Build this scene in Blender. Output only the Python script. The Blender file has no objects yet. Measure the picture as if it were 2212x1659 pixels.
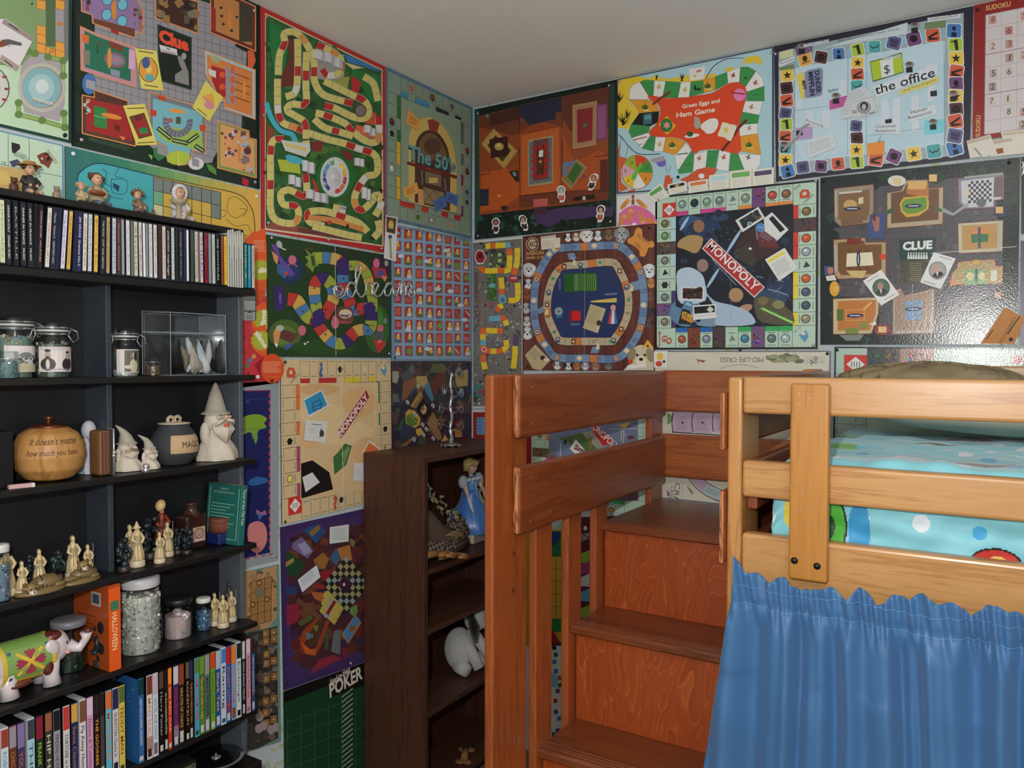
import bpy, math, random
from math import sin, cos, pi, radians, sqrt, atan2
from mathutils import Vector, Matrix

# ---------------------------------------------------------------- camera
SC = bpy.context.scene
CX, CY, CZ = 1.742, -2.503, 1.465
YAW, PIT, ROL, FPX = radians(31.95), radians(-1.655), radians(0.09), 1689.0
FW = Vector((-sin(YAW)*cos(PIT), cos(YAW)*cos(PIT), sin(PIT)))
R0 = Vector((cos(YAW), sin(YAW), 0)); U0 = R0.cross(FW)
RT = R0*cos(ROL)+U0*sin(ROL); UP = -R0*sin(ROL)+U0*cos(ROL)
cam = bpy.data.cameras.new('camera'); camo = bpy.data.objects.new('camera', cam)
SC.collection.objects.link(camo)
cam.sensor_width = 36; cam.lens = 36*FPX/2212; cam.clip_start = .05
M3 = Matrix((RT, UP, -FW)).transposed()
camo.matrix_world = Matrix.Translation((CX, CY, CZ)) @ M3.to_4x4()
SC.camera = camo
# ---------------------------------------------------------------- world, lights, exposure
w = bpy.data.worlds.new('world'); SC.world = w; w.use_nodes = True
w.node_tree.nodes['Background'].inputs[0].default_value = (.5, .55, .6, 1)
w.node_tree.nodes['Background'].inputs[1].default_value = .05

def area(name, loc, target, size, energy, col, shape='DISK', size_y=None):
 l = bpy.data.lights.new(name, 'AREA'); l.shape = shape; l.size = size; l.energy = energy; l.color = col
 if size_y: l.size_y = size_y
 o = bpy.data.objects.new(name, l); SC.collection.objects.link(o); o.location = loc
 o.rotation_euler = (Vector(target)-Vector(loc)).to_track_quat('-Z', 'Y').to_euler()
 return o
FLASH = Vector((CX, CY, CZ)) - RT*.10 + UP*.12 + FW*.01
fl=bpy.data.lights.new('camera_flash_lamp','POINT');fl.energy=66;fl.shadow_soft_size=.02;fl.color=(1,.975,.94)
flo = bpy.data.objects.new('camera_flash_lamp', fl); SC.collection.objects.link(flo); flo.location = FLASH
area('window_daylight', (2.9, -3.72, 1.5), (1.6, 0, 2.0), 1.3, 15, (.88, .94, 1), 'RECTANGLE', 1.1)  # cool soft fill added behind the camera, no window is built there
area('ceiling_lamp', (1.7, -2.2, 2.38), (1.7, -2.2, 0), .3, 4, (1, .95, .88))  # weak overhead fill added for ambient light, no fixture is built
SC.view_settings.view_transform = 'Standard'; SC.view_settings.look = 'None'
SC.view_settings.gamma = 1; SC.view_settings.exposure = 0; SC.view_settings.use_curve_mapping = False
SC.cycles.use_denoising = True; SC.cycles.max_bounces = 6; SC.cycles.diffuse_bounces = 3
SC.cycles.glossy_bounces = 3; SC.cycles.transmission_bounces = 6; SC.cycles.transparent_max_bounces = 8
SC.cycles.caustics_reflective = False; SC.cycles.caustics_refractive = False

# ---------------------------------------------------------------- back-projection of a photo pixel on a plane (axis, value)
def ray(x, y): return FW + RT*((x-1106)/FPX) - UP*((y-829.5)/FPX)
def on(ax, v, x, y):
 d = ray(x, y); t = (v-(CX, CY, CZ)[ax])/d[ax]
 return Vector((CX, CY, CZ)) + d*t
# ---------------------------------------------------------------- helpers
COL = SC.collection
def s2l(c):
 c = max(0., c/255.); return c/12.92 if c <= .04045 else ((c+.055)/1.055)**2.4
def lin(c, g=1.):
 return tuple(min(.95, s2l(x)*g) for x in c[:3])+(1,)
def tag(o, label=None, cat=None, group=None, kind=None):
 if label: o['label'] = label
 if cat: o['category'] = cat
 if group: o['group'] = group
 if kind: o['kind'] = kind
 return o
def empty(name, loc, label=None, cat=None, group=None, rz=0, rx=0):
 o = bpy.data.objects.new(name, None); COL.objects.link(o); o.location = loc
 o.rotation_euler = (rx, 0, rz); o.empty_display_size = .02
 return tag(o, label, cat, group)
def copy_tree(o, parent=None):
 c = o.copy(); COL.objects.link(c)
 if parent: c.parent = parent
 for ch in [x for x in o.children]: copy_tree(ch, c)
 return c
class MB:
 """collects shapes and links them as ONE mesh object; colours are per face"""
 def __init__(s,col=(200,200,200),g=1.):s.v=[];s.f=[];s.c=[];s.m=[];s.col=col;s.g=g;s.mi=0;s.M=None;s.sat=1
 def add(s, vs, fs, col=None, mi=None):
  b = len(s.v)
  for p in vs:
   p = Vector(p); s.v.append(s.M @ p if s.M else p)
  c = col or s.col
  if s.sat != 1: q = .3*c[0]+.55*c[1]+.15*c[2]; c = [q+(x-q)*s.sat for x in c]
  c = lin(c, s.g)
  for f in fs: s.f.append([b+i for i in f]); s.c.append(c); s.m.append(s.mi if mi is None else mi)
  return s
 def box(s, x0, x1, y0, y1, z0, z1, col=None, mi=None):
  v = [(x, y, z) for z in (z0, z1) for y in (y0, y1) for x in (x0, x1)]
  return s.add(v,[(0,2,3,1),(4,5,7,6),(0,1,5,4),(2,6,7,3),(0,4,6,2),(1,3,7,5)],col,mi)
 def tube(s, pts, r, n=8, col=None, caps=True, mi=None):
  pts = [Vector(p) for p in pts]; rs = r if isinstance(r, (list, tuple)) else [r]*len(pts)
  vs = []; fs = []; up = None
  for i, p in enumerate(pts):
   a = pts[max(i-1, 0)]; b = pts[min(i+1, len(pts)-1)]; d = (b-a)
   d = d.normalized() if d.length > 1e-9 else Vector((0, 0, 1))
   if up is None: up = Vector((0, 0, 1)) if abs(d.z) < .9 else Vector((1, 0, 0))
   x = d.cross(up).normalized(); yv = x.cross(d).normalized(); up = yv
   for k in range(n):
    t = 2*pi*k/n; vs.append(p+(x*cos(t)+yv*sin(t))*rs[i])
  for i in range(len(pts)-1):
   for k in range(n):
    k2 = (k+1) % n; fs.append((i*n+k, i*n+k2, (i+1)*n+k2, (i+1)*n+k))
  if caps: fs.append(tuple(reversed(range(n)))); fs.append(tuple(range((len(pts)-1)*n, len(pts)*n)))
  return s.add(vs, fs, col, mi)
 def cyl(s, a, b, r, n=12, col=None, r2=None, mi=None):
  return s.tube([a, b], [r, r if r2 is None else r2], n, col, True, mi)
 def lathe(s, prof, c=(0, 0, 0), n=24, col=None, sx=1, sy=1, mi=None, cols=None):
  c = Vector(c)
  for i in range(len(prof)-1):
   pass
  vs = [];
  for r, z in prof:
   for k in range(n):
    t = 2*pi*k/n; vs.append((c.x+r*cos(t)*sx, c.y+r*sin(t)*sy, c.z+z))
  b = len(s.v); s.add(vs, [], col)
  for i in range(len(prof)-1):
   cc = lin((cols[i] if cols else None) or col or s.col, s.g)
   for k in range(n):
    k2 = (k+1) % n
    s.f.append([b+i*n+k,b+i*n+k2,b+(i+1)*n+k2,b+(i+1)*n+k]);s.c.append(cc);s.m.append(s.mi if mi is None else mi)
  return s
 def ell(s, c, r, col=None, n=12, m=8, R=None, mi=None):
  c = Vector(c); r = (r, r, r) if isinstance(r, (int, float)) else r
  vs = [Vector((0, 0, -r[2]))]
  for j in range(1, m):
   a = -pi/2+pi*j/m
   for k in range(n):
    t = 2*pi*k/n; vs.append(Vector((r[0]*cos(a)*cos(t), r[1]*cos(a)*sin(t), r[2]*sin(a))))
  vs.append(Vector((0, 0, r[2])))
  if R: vs = [R @ v for v in vs]
  fs = [(0, 1+(k+1) % n, 1+k) for k in range(n)]
  for j in range(m-2):
   for k in range(n):
    k2 = (k+1) % n; fs.append((1+j*n+k, 1+j*n+k2, 1+(j+1)*n+k2, 1+(j+1)*n+k))
  e = len(vs)-1; o = 1+(m-2)*n
  fs += [(o+k, o+(k+1) % n, e) for k in range(n)]
  return s.add([v+c for v in vs], fs, col, mi)
 def quad(s, pts, col=None, mi=None): return s.add(pts, [tuple(range(len(pts)))], col, mi)
 def build(s, name, mat, parent=None, smooth=False, bevel=0, seg=2, sub=0, auto=None):
  me = bpy.data.meshes.new(name)
  off = parent.matrix_basis.inverted() if parent else Matrix()
  if parent and parent.parent: off = off @ parent.parent.matrix_basis.inverted()
  me.from_pydata([off @ v for v in s.v], [], s.f)
  for m in (mat if isinstance(mat, (list, tuple)) else [mat]): me.materials.append(m)
  ca = me.color_attributes.new('Col', 'FLOAT_COLOR', 'CORNER'); buf = []
  for p in me.polygons:
   buf.extend(s.c[p.index]*p.loop_total)
  ca.data.foreach_set('color', buf)
  me.polygons.foreach_set('material_index', s.m)
  me.polygons.foreach_set('use_smooth', [bool(smooth)]*len(me.polygons))
  me.update()
  o = bpy.data.objects.new(name, me); COL.objects.link(o)
  if parent: o.parent = parent
  if bevel:
   b = o.modifiers.new('bevel', 'BEVEL'); b.width = bevel; b.segments = seg; b.limit_method = 'ANGLE'
  if sub:
   b = o.modifiers.new('sub', 'SUBSURF'); b.levels = sub; b.render_levels = sub
  if auto:
   me.polygons.foreach_set('use_smooth', [True]*len(me.polygons))
   b = o.modifiers.new('es', 'EDGE_SPLIT'); b.split_angle = radians(auto)
  return o
# ---- materials
def nodes(name):
 m = bpy.data.materials.new(name); m.use_nodes = True; nt = m.node_tree
 return m, nt, nt.nodes['Principled BSDF']
def N(nt, t, **k):
 n = nt.nodes.new(t)
 for a, b in k.items(): setattr(n, a, b)
 return n
MATS = {}
def painted(rough=.5,metal=0.,bump=0.,bscale=300.,coat=0.,spec=.5,mott=0.06,key=None,trans=0.,alpha=1.,sheen=0.,bdist=.002):
 """colour comes from the mesh (per face), slightly mottled by noise"""
 k = (rough, metal, bump, bscale, coat, spec, mott, trans, alpha, sheen, bdist)
 if k in MATS: return MATS[k]
 m, nt, p = nodes(key or 'painted_surface')
 a = N(nt, 'ShaderNodeAttribute', attribute_name='Col'); tc = N(nt, 'ShaderNodeTexCoord')
 no=N(nt,'ShaderNodeTexNoise');no.inputs['Scale'].default_value=90;no.inputs['Detail'].default_value=3
 nt.links.new(tc.outputs['Object'], no.inputs['Vector'])
 mr = N(nt, 'ShaderNodeMapRange'); mr.inputs[3].default_value = 1-mott; mr.inputs[4].default_value = 1+mott
 nt.links.new(no.outputs['Fac'], mr.inputs[0])
 mx=N(nt,'ShaderNodeVectorMath',operation='SCALE');nt.links.new(a.outputs['Color'],mx.inputs[0]);nt.links.new(mr.outputs[0],mx.inputs['Scale'])
 nt.links.new(mx.outputs[0], p.inputs['Base Color'])
 p.inputs['Roughness'].default_value = rough; p.inputs['Metallic'].default_value = metal
 p.inputs['Coat Weight'].default_value = coat; p.inputs['Specular IOR Level'].default_value = spec
 p.inputs['Transmission Weight'].default_value = trans; p.inputs['Alpha'].default_value = alpha
 p.inputs['Sheen Weight'].default_value = sheen
 if bump:
  n2=N(nt,'ShaderNodeTexNoise');n2.inputs['Scale'].default_value=bscale;n2.inputs['Detail'].default_value=2
  nt.links.new(tc.outputs['Object'], n2.inputs['Vector'])
  b=N(nt,'ShaderNodeBump');b.inputs['Strength'].default_value=bump;b.inputs['Distance'].default_value=bdist
  nt.links.new(n2.outputs['Fac'], b.inputs['Height']); nt.links.new(b.outputs[0], p.inputs['Normal'])
 MATS[k] = m; return m
def wood(name, c1, c2, c3, axis='x', sc=1., rough=.35, coat=.3, ring=0., bump=.15, knots=True):
 m, nt, p = nodes(name); tc = N(nt, 'ShaderNodeTexCoord'); mp = N(nt, 'ShaderNodeMapping')
 s = {'x': (1.2, 16, 16), 'y': (16, 1.2, 16), 'z': (16, 16, 1.2)}[axis]
 mp.inputs['Scale'].default_value = [v*sc for v in s]
 nt.links.new(tc.outputs['Object'], mp.inputs[0])
 n1=N(nt,'ShaderNodeTexNoise');n1.inputs['Scale'].default_value=1.;n1.inputs['Detail'].default_value=5;n1.inputs['Distortion'].default_value=.3
 n2=N(nt,'ShaderNodeTexNoise');n2.inputs['Scale'].default_value=9;n2.inputs['Detail'].default_value=4
 nt.links.new(mp.outputs[0], n1.inputs[0]); nt.links.new(mp.outputs[0], n2.inputs[0])
 mul=N(nt,'ShaderNodeMath',operation='MULTIPLY_ADD');mul.inputs[1].default_value=3.5 if not ring else ring
 nt.links.new(n1.outputs['Fac'], mul.inputs[0]); nt.links.new(n2.outputs['Fac'], mul.inputs[2])
 fr=N(nt,'ShaderNodeMath',operation='PINGPONG');fr.inputs[1].default_value=.5;nt.links.new(mul.outputs[0],fr.inputs[0])
 r = N(nt, 'ShaderNodeValToRGB'); e = r.color_ramp.elements
 e[0].position = .0; e[0].color = lin(c1); e[1].position = .5; e[1].color = lin(c3)
 x = e.new(.28); x.color = lin(c2)
 nt.links.new(fr.outputs[0], r.inputs[0])
 n3=N(nt,'ShaderNodeTexNoise');n3.inputs['Scale'].default_value=3;nt.links.new(tc.outputs['Object'],n3.inputs[0])
 mr=N(nt,'ShaderNodeMapRange');mr.inputs[3].default_value=.88;mr.inputs[4].default_value=1.12;nt.links.new(n3.outputs['Fac'],mr.inputs[0])
 vm=N(nt,'ShaderNodeVectorMath',operation='SCALE');nt.links.new(r.outputs[0],vm.inputs[0]);nt.links.new(mr.outputs[0],vm.inputs['Scale'])
 nt.links.new(vm.outputs[0], p.inputs['Base Color'])
 p.inputs['Roughness'].default_value=rough;p.inputs['Coat Weight'].default_value=coat;p.inputs['Coat Roughness'].default_value=.25
 b=N(nt,'ShaderNodeBump');b.inputs['Strength'].default_value=bump;b.inputs['Distance'].default_value=.001
 nt.links.new(n2.outputs['Fac'], b.inputs['Height']); nt.links.new(b.outputs[0], p.inputs['Normal'])
 return m
def metal(name, c, rough=.25):
 m,nt,p=nodes(name);p.inputs['Base Color'].default_value=lin(c);p.inputs['Metallic'].default_value=.7
 n = N(nt, 'ShaderNodeTexNoise'); n.inputs['Scale'].default_value = 60
 mr=N(nt,'ShaderNodeMapRange');mr.inputs[3].default_value=rough*.7;mr.inputs[4].default_value=rough*1.4
 nt.links.new(n.outputs['Fac'], mr.inputs[0]); nt.links.new(mr.outputs[0], p.inputs['Roughness']); return m
def glass(name, c=(245, 250, 250), rough=.02, alpha=.16):
 m = bpy.data.materials.new(name); m.use_nodes = True; nt = m.node_tree; nt.nodes.clear()
 o=N(nt,'ShaderNodeOutputMaterial');t=N(nt,'ShaderNodeBsdfTransparent');g=N(nt,'ShaderNodeBsdfGlossy');mx=N(nt,'ShaderNodeMixShader')
 t.inputs[0].default_value = lin(c); g.inputs['Roughness'].default_value = rough
 lw = N(nt, 'ShaderNodeLayerWeight'); lw.inputs[0].default_value = .35
 ma=N(nt,'ShaderNodeMath',operation='MULTIPLY_ADD');ma.inputs[1].default_value=.35;ma.inputs[2].default_value=alpha*.1
 nt.links.new(lw.outputs['Fresnel'], ma.inputs[0]); nt.links.new(ma.outputs[0], mx.inputs[0])
 nt.links.new(t.outputs[0],mx.inputs[1]);nt.links.new(g.outputs[0],mx.inputs[2]);nt.links.new(mx.outputs[0],o.inputs[0]);return m
MAT=painted(.6);GLOSSY=painted(.22,coat=.4);SATIN=painted(.38);CLOTH=painted(.9,bump=.3,bscale=700,sheen=.2)
PRINT=painted(.3,bump=.05,bscale=220,mott=.05,key='printed_board');PAPER=painted(.55,mott=.02,key='paper_card')
STEEL=metal('polished_steel',(200,200,205),.22);BLACKM=metal('black_bolt',(40,40,42),.4);BRASS=metal('brass',(190,160,110),.3)
GLASS = glass('clear_glass');
# ---- text cut into flat polygons
_tc=bpy.data.curves.new('glyphs','FONT');_to=bpy.data.objects.new('glyphs',_tc);COL.objects.link(_to);_TX={}
def glyphs(t, bold=0.):
 k = (t, bold)
 if k not in _TX:
  _tc.body = t; _tc.resolution_u = 2; _tc.offset = bold; _tc.size = 1
  dg = bpy.context.evaluated_depsgraph_get(); dg.update()
  ev = _to.evaluated_get(dg); me = ev.to_mesh()
  vs=[(v.co.x,v.co.y)for v in me.vertices];fs=[tuple(p.vertices)for p in me.polygons];ev.to_mesh_clear()
  x1=max([v[0]for v in vs]or[1]);x0=min([v[0]for v in vs]or[0]);y1=max([v[1]for v in vs]or[1]);y0=min([v[1]for v in vs]or[0])
  _TX[k] = (vs, fs, (x0, x1, y0, y1))
 return _TX[k]
ALLTEXT = set()
# ---------------------------------------------------------------- the room
RX, RY = 3.6, -3.8
def wallpaper(name, base, leaf, amt):
 m, nt, p = nodes(name); tc = N(nt, 'ShaderNodeTexCoord')
 v=N(nt,'ShaderNodeTexNoise');v.inputs['Scale'].default_value=22;v.inputs['Detail'].default_value=6;v.inputs['Distortion'].default_value=1.5
 nt.links.new(tc.outputs['Object'], v.inputs[0]); r = N(nt, 'ShaderNodeValToRGB')
 r.color_ramp.elements[0].position = .56; r.color_ramp.elements[0].color = lin(base)
 r.color_ramp.elements[1].position = .62+.2*(1-amt); r.color_ramp.elements[1].color = lin(leaf)
 nt.links.new(v.outputs['Fac'],r.inputs[0]);nt.links.new(r.outputs[0],p.inputs['Base Color']);p.inputs['Roughness'].default_value=.75
 return m
def plaster(name, c, sc=160, st=.12):
 m,nt,p=nodes(name);p.inputs['Base Color'].default_value=lin(c);p.inputs['Roughness'].default_value=.85
 n=N(nt,'ShaderNodeTexNoise');n.inputs['Scale'].default_value=sc;n.inputs['Detail'].default_value=3
 tc = N(nt, 'ShaderNodeTexCoord'); nt.links.new(tc.outputs['Object'], n.inputs[0])
 b=N(nt,'ShaderNodeBump');b.inputs['Strength'].default_value=st;b.inputs['Distance'].default_value=.003
 nt.links.new(n.outputs['Fac'],b.inputs['Height']);nt.links.new(b.outputs[0],p.inputs['Normal']);return m
WPB = wallpaper('pale_blue_wallpaper', (196, 208, 216), (170, 186, 130), .8)
WPT = wallpaper('teal_wallpaper', (120, 168, 158), (140, 180, 170), .5)
CEIL = plaster('ceiling_paint', (248, 249, 247))
CARPET = plaster('beige_carpet', (150, 135, 115), 500, .8)
def struct(name, x0, x1, y0, y1, z0, z1, mat):
 o = MB().box(x0, x1, y0, y1, z0, z1).build(name, mat); o['kind'] = 'structure'; return o
struct('floor', -.1, RX+.1, RY-.1, .1, -.1, 0, CARPET)
struct('ceiling', -.1, RX+.1, RY-.1, .1, 2.44, 2.54, CEIL)
wl = MB(); wl.box(-.1, 0, RY-.1, 0, 0, 2.44); wl.build('wall_left', [WPB])['kind'] = 'structure'
struct('wall_right', -.1, RX+.1, 0, .1, 0, 2.44, WPB)
struct('wall_near', -.1, RX+.1, RY-.1, RY, 0, 2.44, plaster('wall_paint', (190, 188, 180)))
struct('wall_far_side', RX, RX+.1, RY, 0, 0, 2.44, plaster('wall_paint_side', (190, 188, 180)))
# ---------------------------------------------------------------- stained pine stairs and loft bed
PX = wood('honey_pine_along_x', (184, 134, 80), (190, 142, 88), (168, 116, 64), 'x')
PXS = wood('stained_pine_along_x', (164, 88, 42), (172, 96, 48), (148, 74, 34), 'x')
PYW = wood('darker_pine_along_y', (132, 66, 32), (140, 72, 36), (118, 56, 26), 'y')  # side boards, a darker brown than the cross boards
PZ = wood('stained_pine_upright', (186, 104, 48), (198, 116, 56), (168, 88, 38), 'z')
TR = wood('darker_pine_tread', (112, 56, 28), (122, 64, 32), (96, 46, 22), 'x', .8, .35)  # treads, the darkest brown of the stair boards
def plywood():
 m,nt,p=nodes('stained_plywood');tc=N(nt,'ShaderNodeTexCoord');mp=N(nt,'ShaderNodeMapping');mp.inputs['Scale'].default_value=(7,1,1.6)
 nt.links.new(tc.outputs['Object'], mp.inputs[0])
 n1=N(nt,'ShaderNodeTexNoise');n1.inputs['Scale'].default_value=1.3;n1.inputs['Detail'].default_value=3;n1.inputs['Distortion'].default_value=1.3
 nt.links.new(mp.outputs[0], n1.inputs[0])
 mu=N(nt,'ShaderNodeMath',operation='MULTIPLY');mu.inputs[1].default_value=14;nt.links.new(n1.outputs['Fac'],mu.inputs[0])
 fr = N(nt, 'ShaderNodeMath', operation='FRACT'); nt.links.new(mu.outputs[0], fr.inputs[0])
 r = N(nt, 'ShaderNodeValToRGB'); e = r.color_ramp.elements
 e[0].position = 0; e[0].color = lin((190, 96, 44)); e[1].position = 1; e[1].color = lin((150, 66, 27))
 a = e.new(.12); a.color = lin((162, 74, 30)); a = e.new(.85); a.color = lin((150, 66, 26))
 nt.links.new(fr.outputs[0], r.inputs[0]); nt.links.new(r.outputs[0], p.inputs['Base Color'])
 p.inputs['Roughness'].default_value = .4; p.inputs['Coat Weight'].default_value = .15
 b=N(nt,'ShaderNodeBump');b.inputs['Strength'].default_value=.1;nt.links.new(fr.outputs[0],b.inputs['Height']);nt.links.new(b.outputs[0],p.inputs['Normal'])
 return m
PLY = plywood()
ENDG = wood('end_grain', (196, 134, 84), (166, 100, 54), (96, 48, 22), 'z', 1.6, .6, 0, ring=16)
def bx(name, par, mat, x0, x1, y0, y1, z0, z1, bev=.004, seg=3):
 return MB().box(x0, x1, y0, y1, z0, z1).build(name, mat, par, bevel=bev, seg=seg)
XP, XI = .7936, .8156      # post inner face, rail board inner face
st=empty('bunk_staircase',(1.0,-.5,0),'stained pine staircase with guard rails rising to the loft bed','staircase')
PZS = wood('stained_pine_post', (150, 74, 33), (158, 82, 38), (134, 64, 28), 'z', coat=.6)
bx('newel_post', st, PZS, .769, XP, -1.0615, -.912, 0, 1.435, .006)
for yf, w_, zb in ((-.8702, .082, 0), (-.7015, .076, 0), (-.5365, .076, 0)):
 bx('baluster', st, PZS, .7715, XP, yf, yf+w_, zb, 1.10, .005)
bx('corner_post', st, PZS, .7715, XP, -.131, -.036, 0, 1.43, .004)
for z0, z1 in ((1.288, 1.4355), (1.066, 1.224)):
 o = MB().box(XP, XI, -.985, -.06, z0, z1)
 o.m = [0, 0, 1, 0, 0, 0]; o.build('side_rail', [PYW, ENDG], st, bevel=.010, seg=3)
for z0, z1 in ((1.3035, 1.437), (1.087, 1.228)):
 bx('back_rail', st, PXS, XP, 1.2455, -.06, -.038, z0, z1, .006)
NY = [-.5069, -.6822, -.8591, -1.036, -1.212]; NZ = [1.0116, .7691, .5131, .265, .02]
for i in range(4):
 y0 = NY[i]; y1 = -.06 if i == 0 else NY[i-1]+.03; z = NZ[i]
 m = MB(); t = .024
 pr = [(y1, z-t), (y0+.004, z-t), (y0, z-t+.004), (y0, z-.006), (y0+.006, z)]
 for k in range(3):g0=y0+.014+k*.012;pr+=[(g0,z),(g0+.0015,z-.0018),(g0+.004,z-.0018),(g0+.0055,z)]
 pr += [(y1, z)]; n = len(pr)
 xa = XP if i else XP; vs = [(xa, a, b) for a, b in pr]+[(1.245, a, b) for a, b in pr]
 m.add(vs,[tuple(range(n)),tuple(reversed(range(n,2*n)))]+[(k,(k+1)%n,n+(k+1)%n,n+k)[::-1]for k in range(n)])
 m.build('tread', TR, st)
 bx('riser', st, PLY, XP+.004, 1.245, y0+.018, y0+.032, NZ[i+1] if i < 3 else .0, z-t, .001, 1)
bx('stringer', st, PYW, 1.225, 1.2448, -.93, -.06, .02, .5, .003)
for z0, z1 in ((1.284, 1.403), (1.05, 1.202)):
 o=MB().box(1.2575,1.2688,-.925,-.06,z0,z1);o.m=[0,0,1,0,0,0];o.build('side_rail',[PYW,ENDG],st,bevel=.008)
for (yy, zz) in ((-.974, 1.02), (-.976, .935)):       # counterbored screw holes in the newel
 MB((96, 50, 22)).cyl((XP-.001, yy, zz), (XP+.0012, yy, zz), .0065, 14).build('screw_plug', MAT, st)
for (yy, zz) in ((-.93, 1.405), (-.93, 1.32), (-.935, 1.195), (-.935, 1.09), (-.84, 1.10)):
 MB().cyl((XI-.001, yy, zz), (XI+.001, yy, zz), .0018, 8).build('nail_head', STEEL, st)

bed = empty('loft_bed', (2.0, -.5, 0), 'honey pine loft bed with plank guard rails along the front', 'bed')
YB = -.9076; PZB = wood('honey_pine_upright', (186, 132, 74), (194, 140, 82), (168, 114, 60), 'z')
bx('corner_post', bed, PZB, 1.269, 1.299, YB, -.772, 0, 1.4335, .006)
bx('corner_post', bed, PZ, 1.2692, 1.299, -.19, -.06, 0, 1.444, .004)
bx('corner_post', bed, PZ, 2.70, 2.735, YB, -.772, 0, 1.4335, .006)
bx('corner_post', bed, PZ, 2.70, 2.735, -.19, -.06, 0, 1.444, .006)
for z0, z1 in ((1.3602, 1.4345), (1.190, 1.264), (.93, 1.1162)):
 bx('front_rail', bed, PX, 1.2995, 2.70, YB, YB+.034, z0, z1, .007)
bx('back_rail', bed, PX, 1.699, 2.70, -.075, -.04, 1.37, 1.4545, .005)
bx('back_rail', bed, PX, 1.299, 2.70, -.075, -.04, .93, 1.10, .005)
for z0, z1 in ((1.355, 1.4385), (1.16, 1.262), (.93, 1.10)):
 bx('end_rail', bed, PYW, 1.2995, 1.322, YB+.036, -.08, z0, z1, .004)
bx('rail_upright',bed,wood('pine_upright_board',(174,116,48),(182,124,54),(160,102,40),'z',.7),1.398,1.4695,YB-.025,YB-.0005,1.042,1.423,.005)
for xx, zz in ((1.4097, 1.0791), (1.4516, 1.0741)):
 b = MB(); b.M = Matrix.Translation((xx, YB-.025, zz)) @ Matrix.Rotation(pi/2, 4, 'X')
 b.lathe([(0,.004),(.004,.0036),(.0068,.001),(.0068,-.001)],(0,0,0),16).build('bolt',BLACKM,bed,True)
for xx,zz in((1.415,1.403),(1.416,1.383),(1.434,1.395),(1.412,1.235),(1.438,1.228),(1.422,1.21),(1.42,1.18),(1.434,1.15)):
 b = MB(); b.cyl((xx, YB-.026, zz), (xx, YB-.024, zz), .0016, 8).build('nail_head', STEEL, bed)
bx('slat_base', bed, PX, 1.323, 2.69, YB+.036, -.08, 1.03, 1.055, 0)

# ---------------------------------------------------------------- dark bookcase by the corner
DW = wood('dark_walnut_veneer', (70, 40, 27), (80, 46, 31), (58, 32, 22), 'z', 1.5, .5, .0, bump=.05)
DWY = wood('dark_walnut_shelf', (74, 44, 31), (84, 52, 36), (60, 35, 25), 'y', 1.5, .5, .0, bump=.05)
bc=empty('brown_bookcase',(.13,-.31,0),'tall dark brown veneer bookcase with open shelves in the corner','bookcase')
YN, YF, XF = -.6294, -.055, .258
bx('side_panel', bc, DW, .0105, XF, YN, YN+.019, 0, 1.172, .001, 1)
bx('side_panel', bc, DW, .0105, XF, YF-.019, YF, 0, 1.172, .001, 1)
bx('top_panel', bc, DWY, .0105, XF-.002, YN+.019, YF-.019, 1.153, 1.1715, .0008, 1)
bx('back_panel', bc, DW, .011, .015, YN+.019, YF-.019, .02, 1.153, 0)
for z, dx in ((.8165, .012), (.636, .0), (.372, .006), (.10, .006)):
 bx('shelf', bc, DWY, .0155, XF-dx, YN+.0195, YF-.0195, z-.017, z, .001, 1)

# ---------------------------------------------------------------- black media shelf
def blackwood(name, c=(26, 26, 28)):
 m, nt, p = nodes(name); p.inputs['Roughness'].default_value = .42
 tc=N(nt,'ShaderNodeTexCoord');mp=N(nt,'ShaderNodeMapping');mp.inputs['Scale'].default_value=(60,6,60)
 n=N(nt,'ShaderNodeTexNoise');n.inputs['Scale'].default_value=4;nt.links.new(tc.outputs['Object'],mp.inputs[0]);nt.links.new(mp.outputs[0],n.inputs[0])
 r=N(nt,'ShaderNodeValToRGB');r.color_ramp.elements[0].color=lin([x*.7 for x in c]);r.color_ramp.elements[1].color=lin([x*1.3 for x in c])
 nt.links.new(n.outputs['Fac'], r.inputs[0]); nt.links.new(r.outputs[0], p.inputs['Base Color']); return m
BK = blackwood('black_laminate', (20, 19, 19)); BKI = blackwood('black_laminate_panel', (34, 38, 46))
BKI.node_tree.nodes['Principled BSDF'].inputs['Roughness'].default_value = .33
BKS=blackwood('laminate_end_panel',(84,91,100));BKD=blackwood('laminate_divider_panel',(50,56,66));BKB=blackwood('black_backing',(20,21,25))  # end panels and dividers set greyer than the shelf boards
ms=empty('media_shelf',(.07,-1.6,0),'tall black laminate media shelf with protruding shelf boards','shelf')
YE = -1.175; YW = -2.3
SZ = [1.430, 1.218, 1.004, .803, .578]
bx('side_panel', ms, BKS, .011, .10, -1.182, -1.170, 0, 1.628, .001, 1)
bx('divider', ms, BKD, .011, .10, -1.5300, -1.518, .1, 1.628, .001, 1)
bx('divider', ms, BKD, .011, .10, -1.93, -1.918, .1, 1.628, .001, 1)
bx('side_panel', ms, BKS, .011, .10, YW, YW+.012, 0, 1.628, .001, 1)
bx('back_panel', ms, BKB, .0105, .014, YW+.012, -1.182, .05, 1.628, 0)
for z in SZ+[.30, .05]:
 bx('shelf_board', ms, BK, .0145, .15, YW, -1.172, z-.013, z, .0015, 1)
bx('top_board', ms, BK, .0105, .15, YW, -1.170, 1.628, 1.645, .0015, 1)
cr = empty('wall_shelf', (.07, -1.6, 1.77), 'slim black wall shelf above the row of music cases', 'shelf')
bx('shelf_board', cr, BK, .0105, .150, YW, -1.205, 1.775, 1.789, .0015, 1)
for yy in (-1.35, -1.95): bx('bracket', cr, BK, .0105, .10, yy-.006, yy+.006, 1.745, 1.775, .001, 1)
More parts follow.
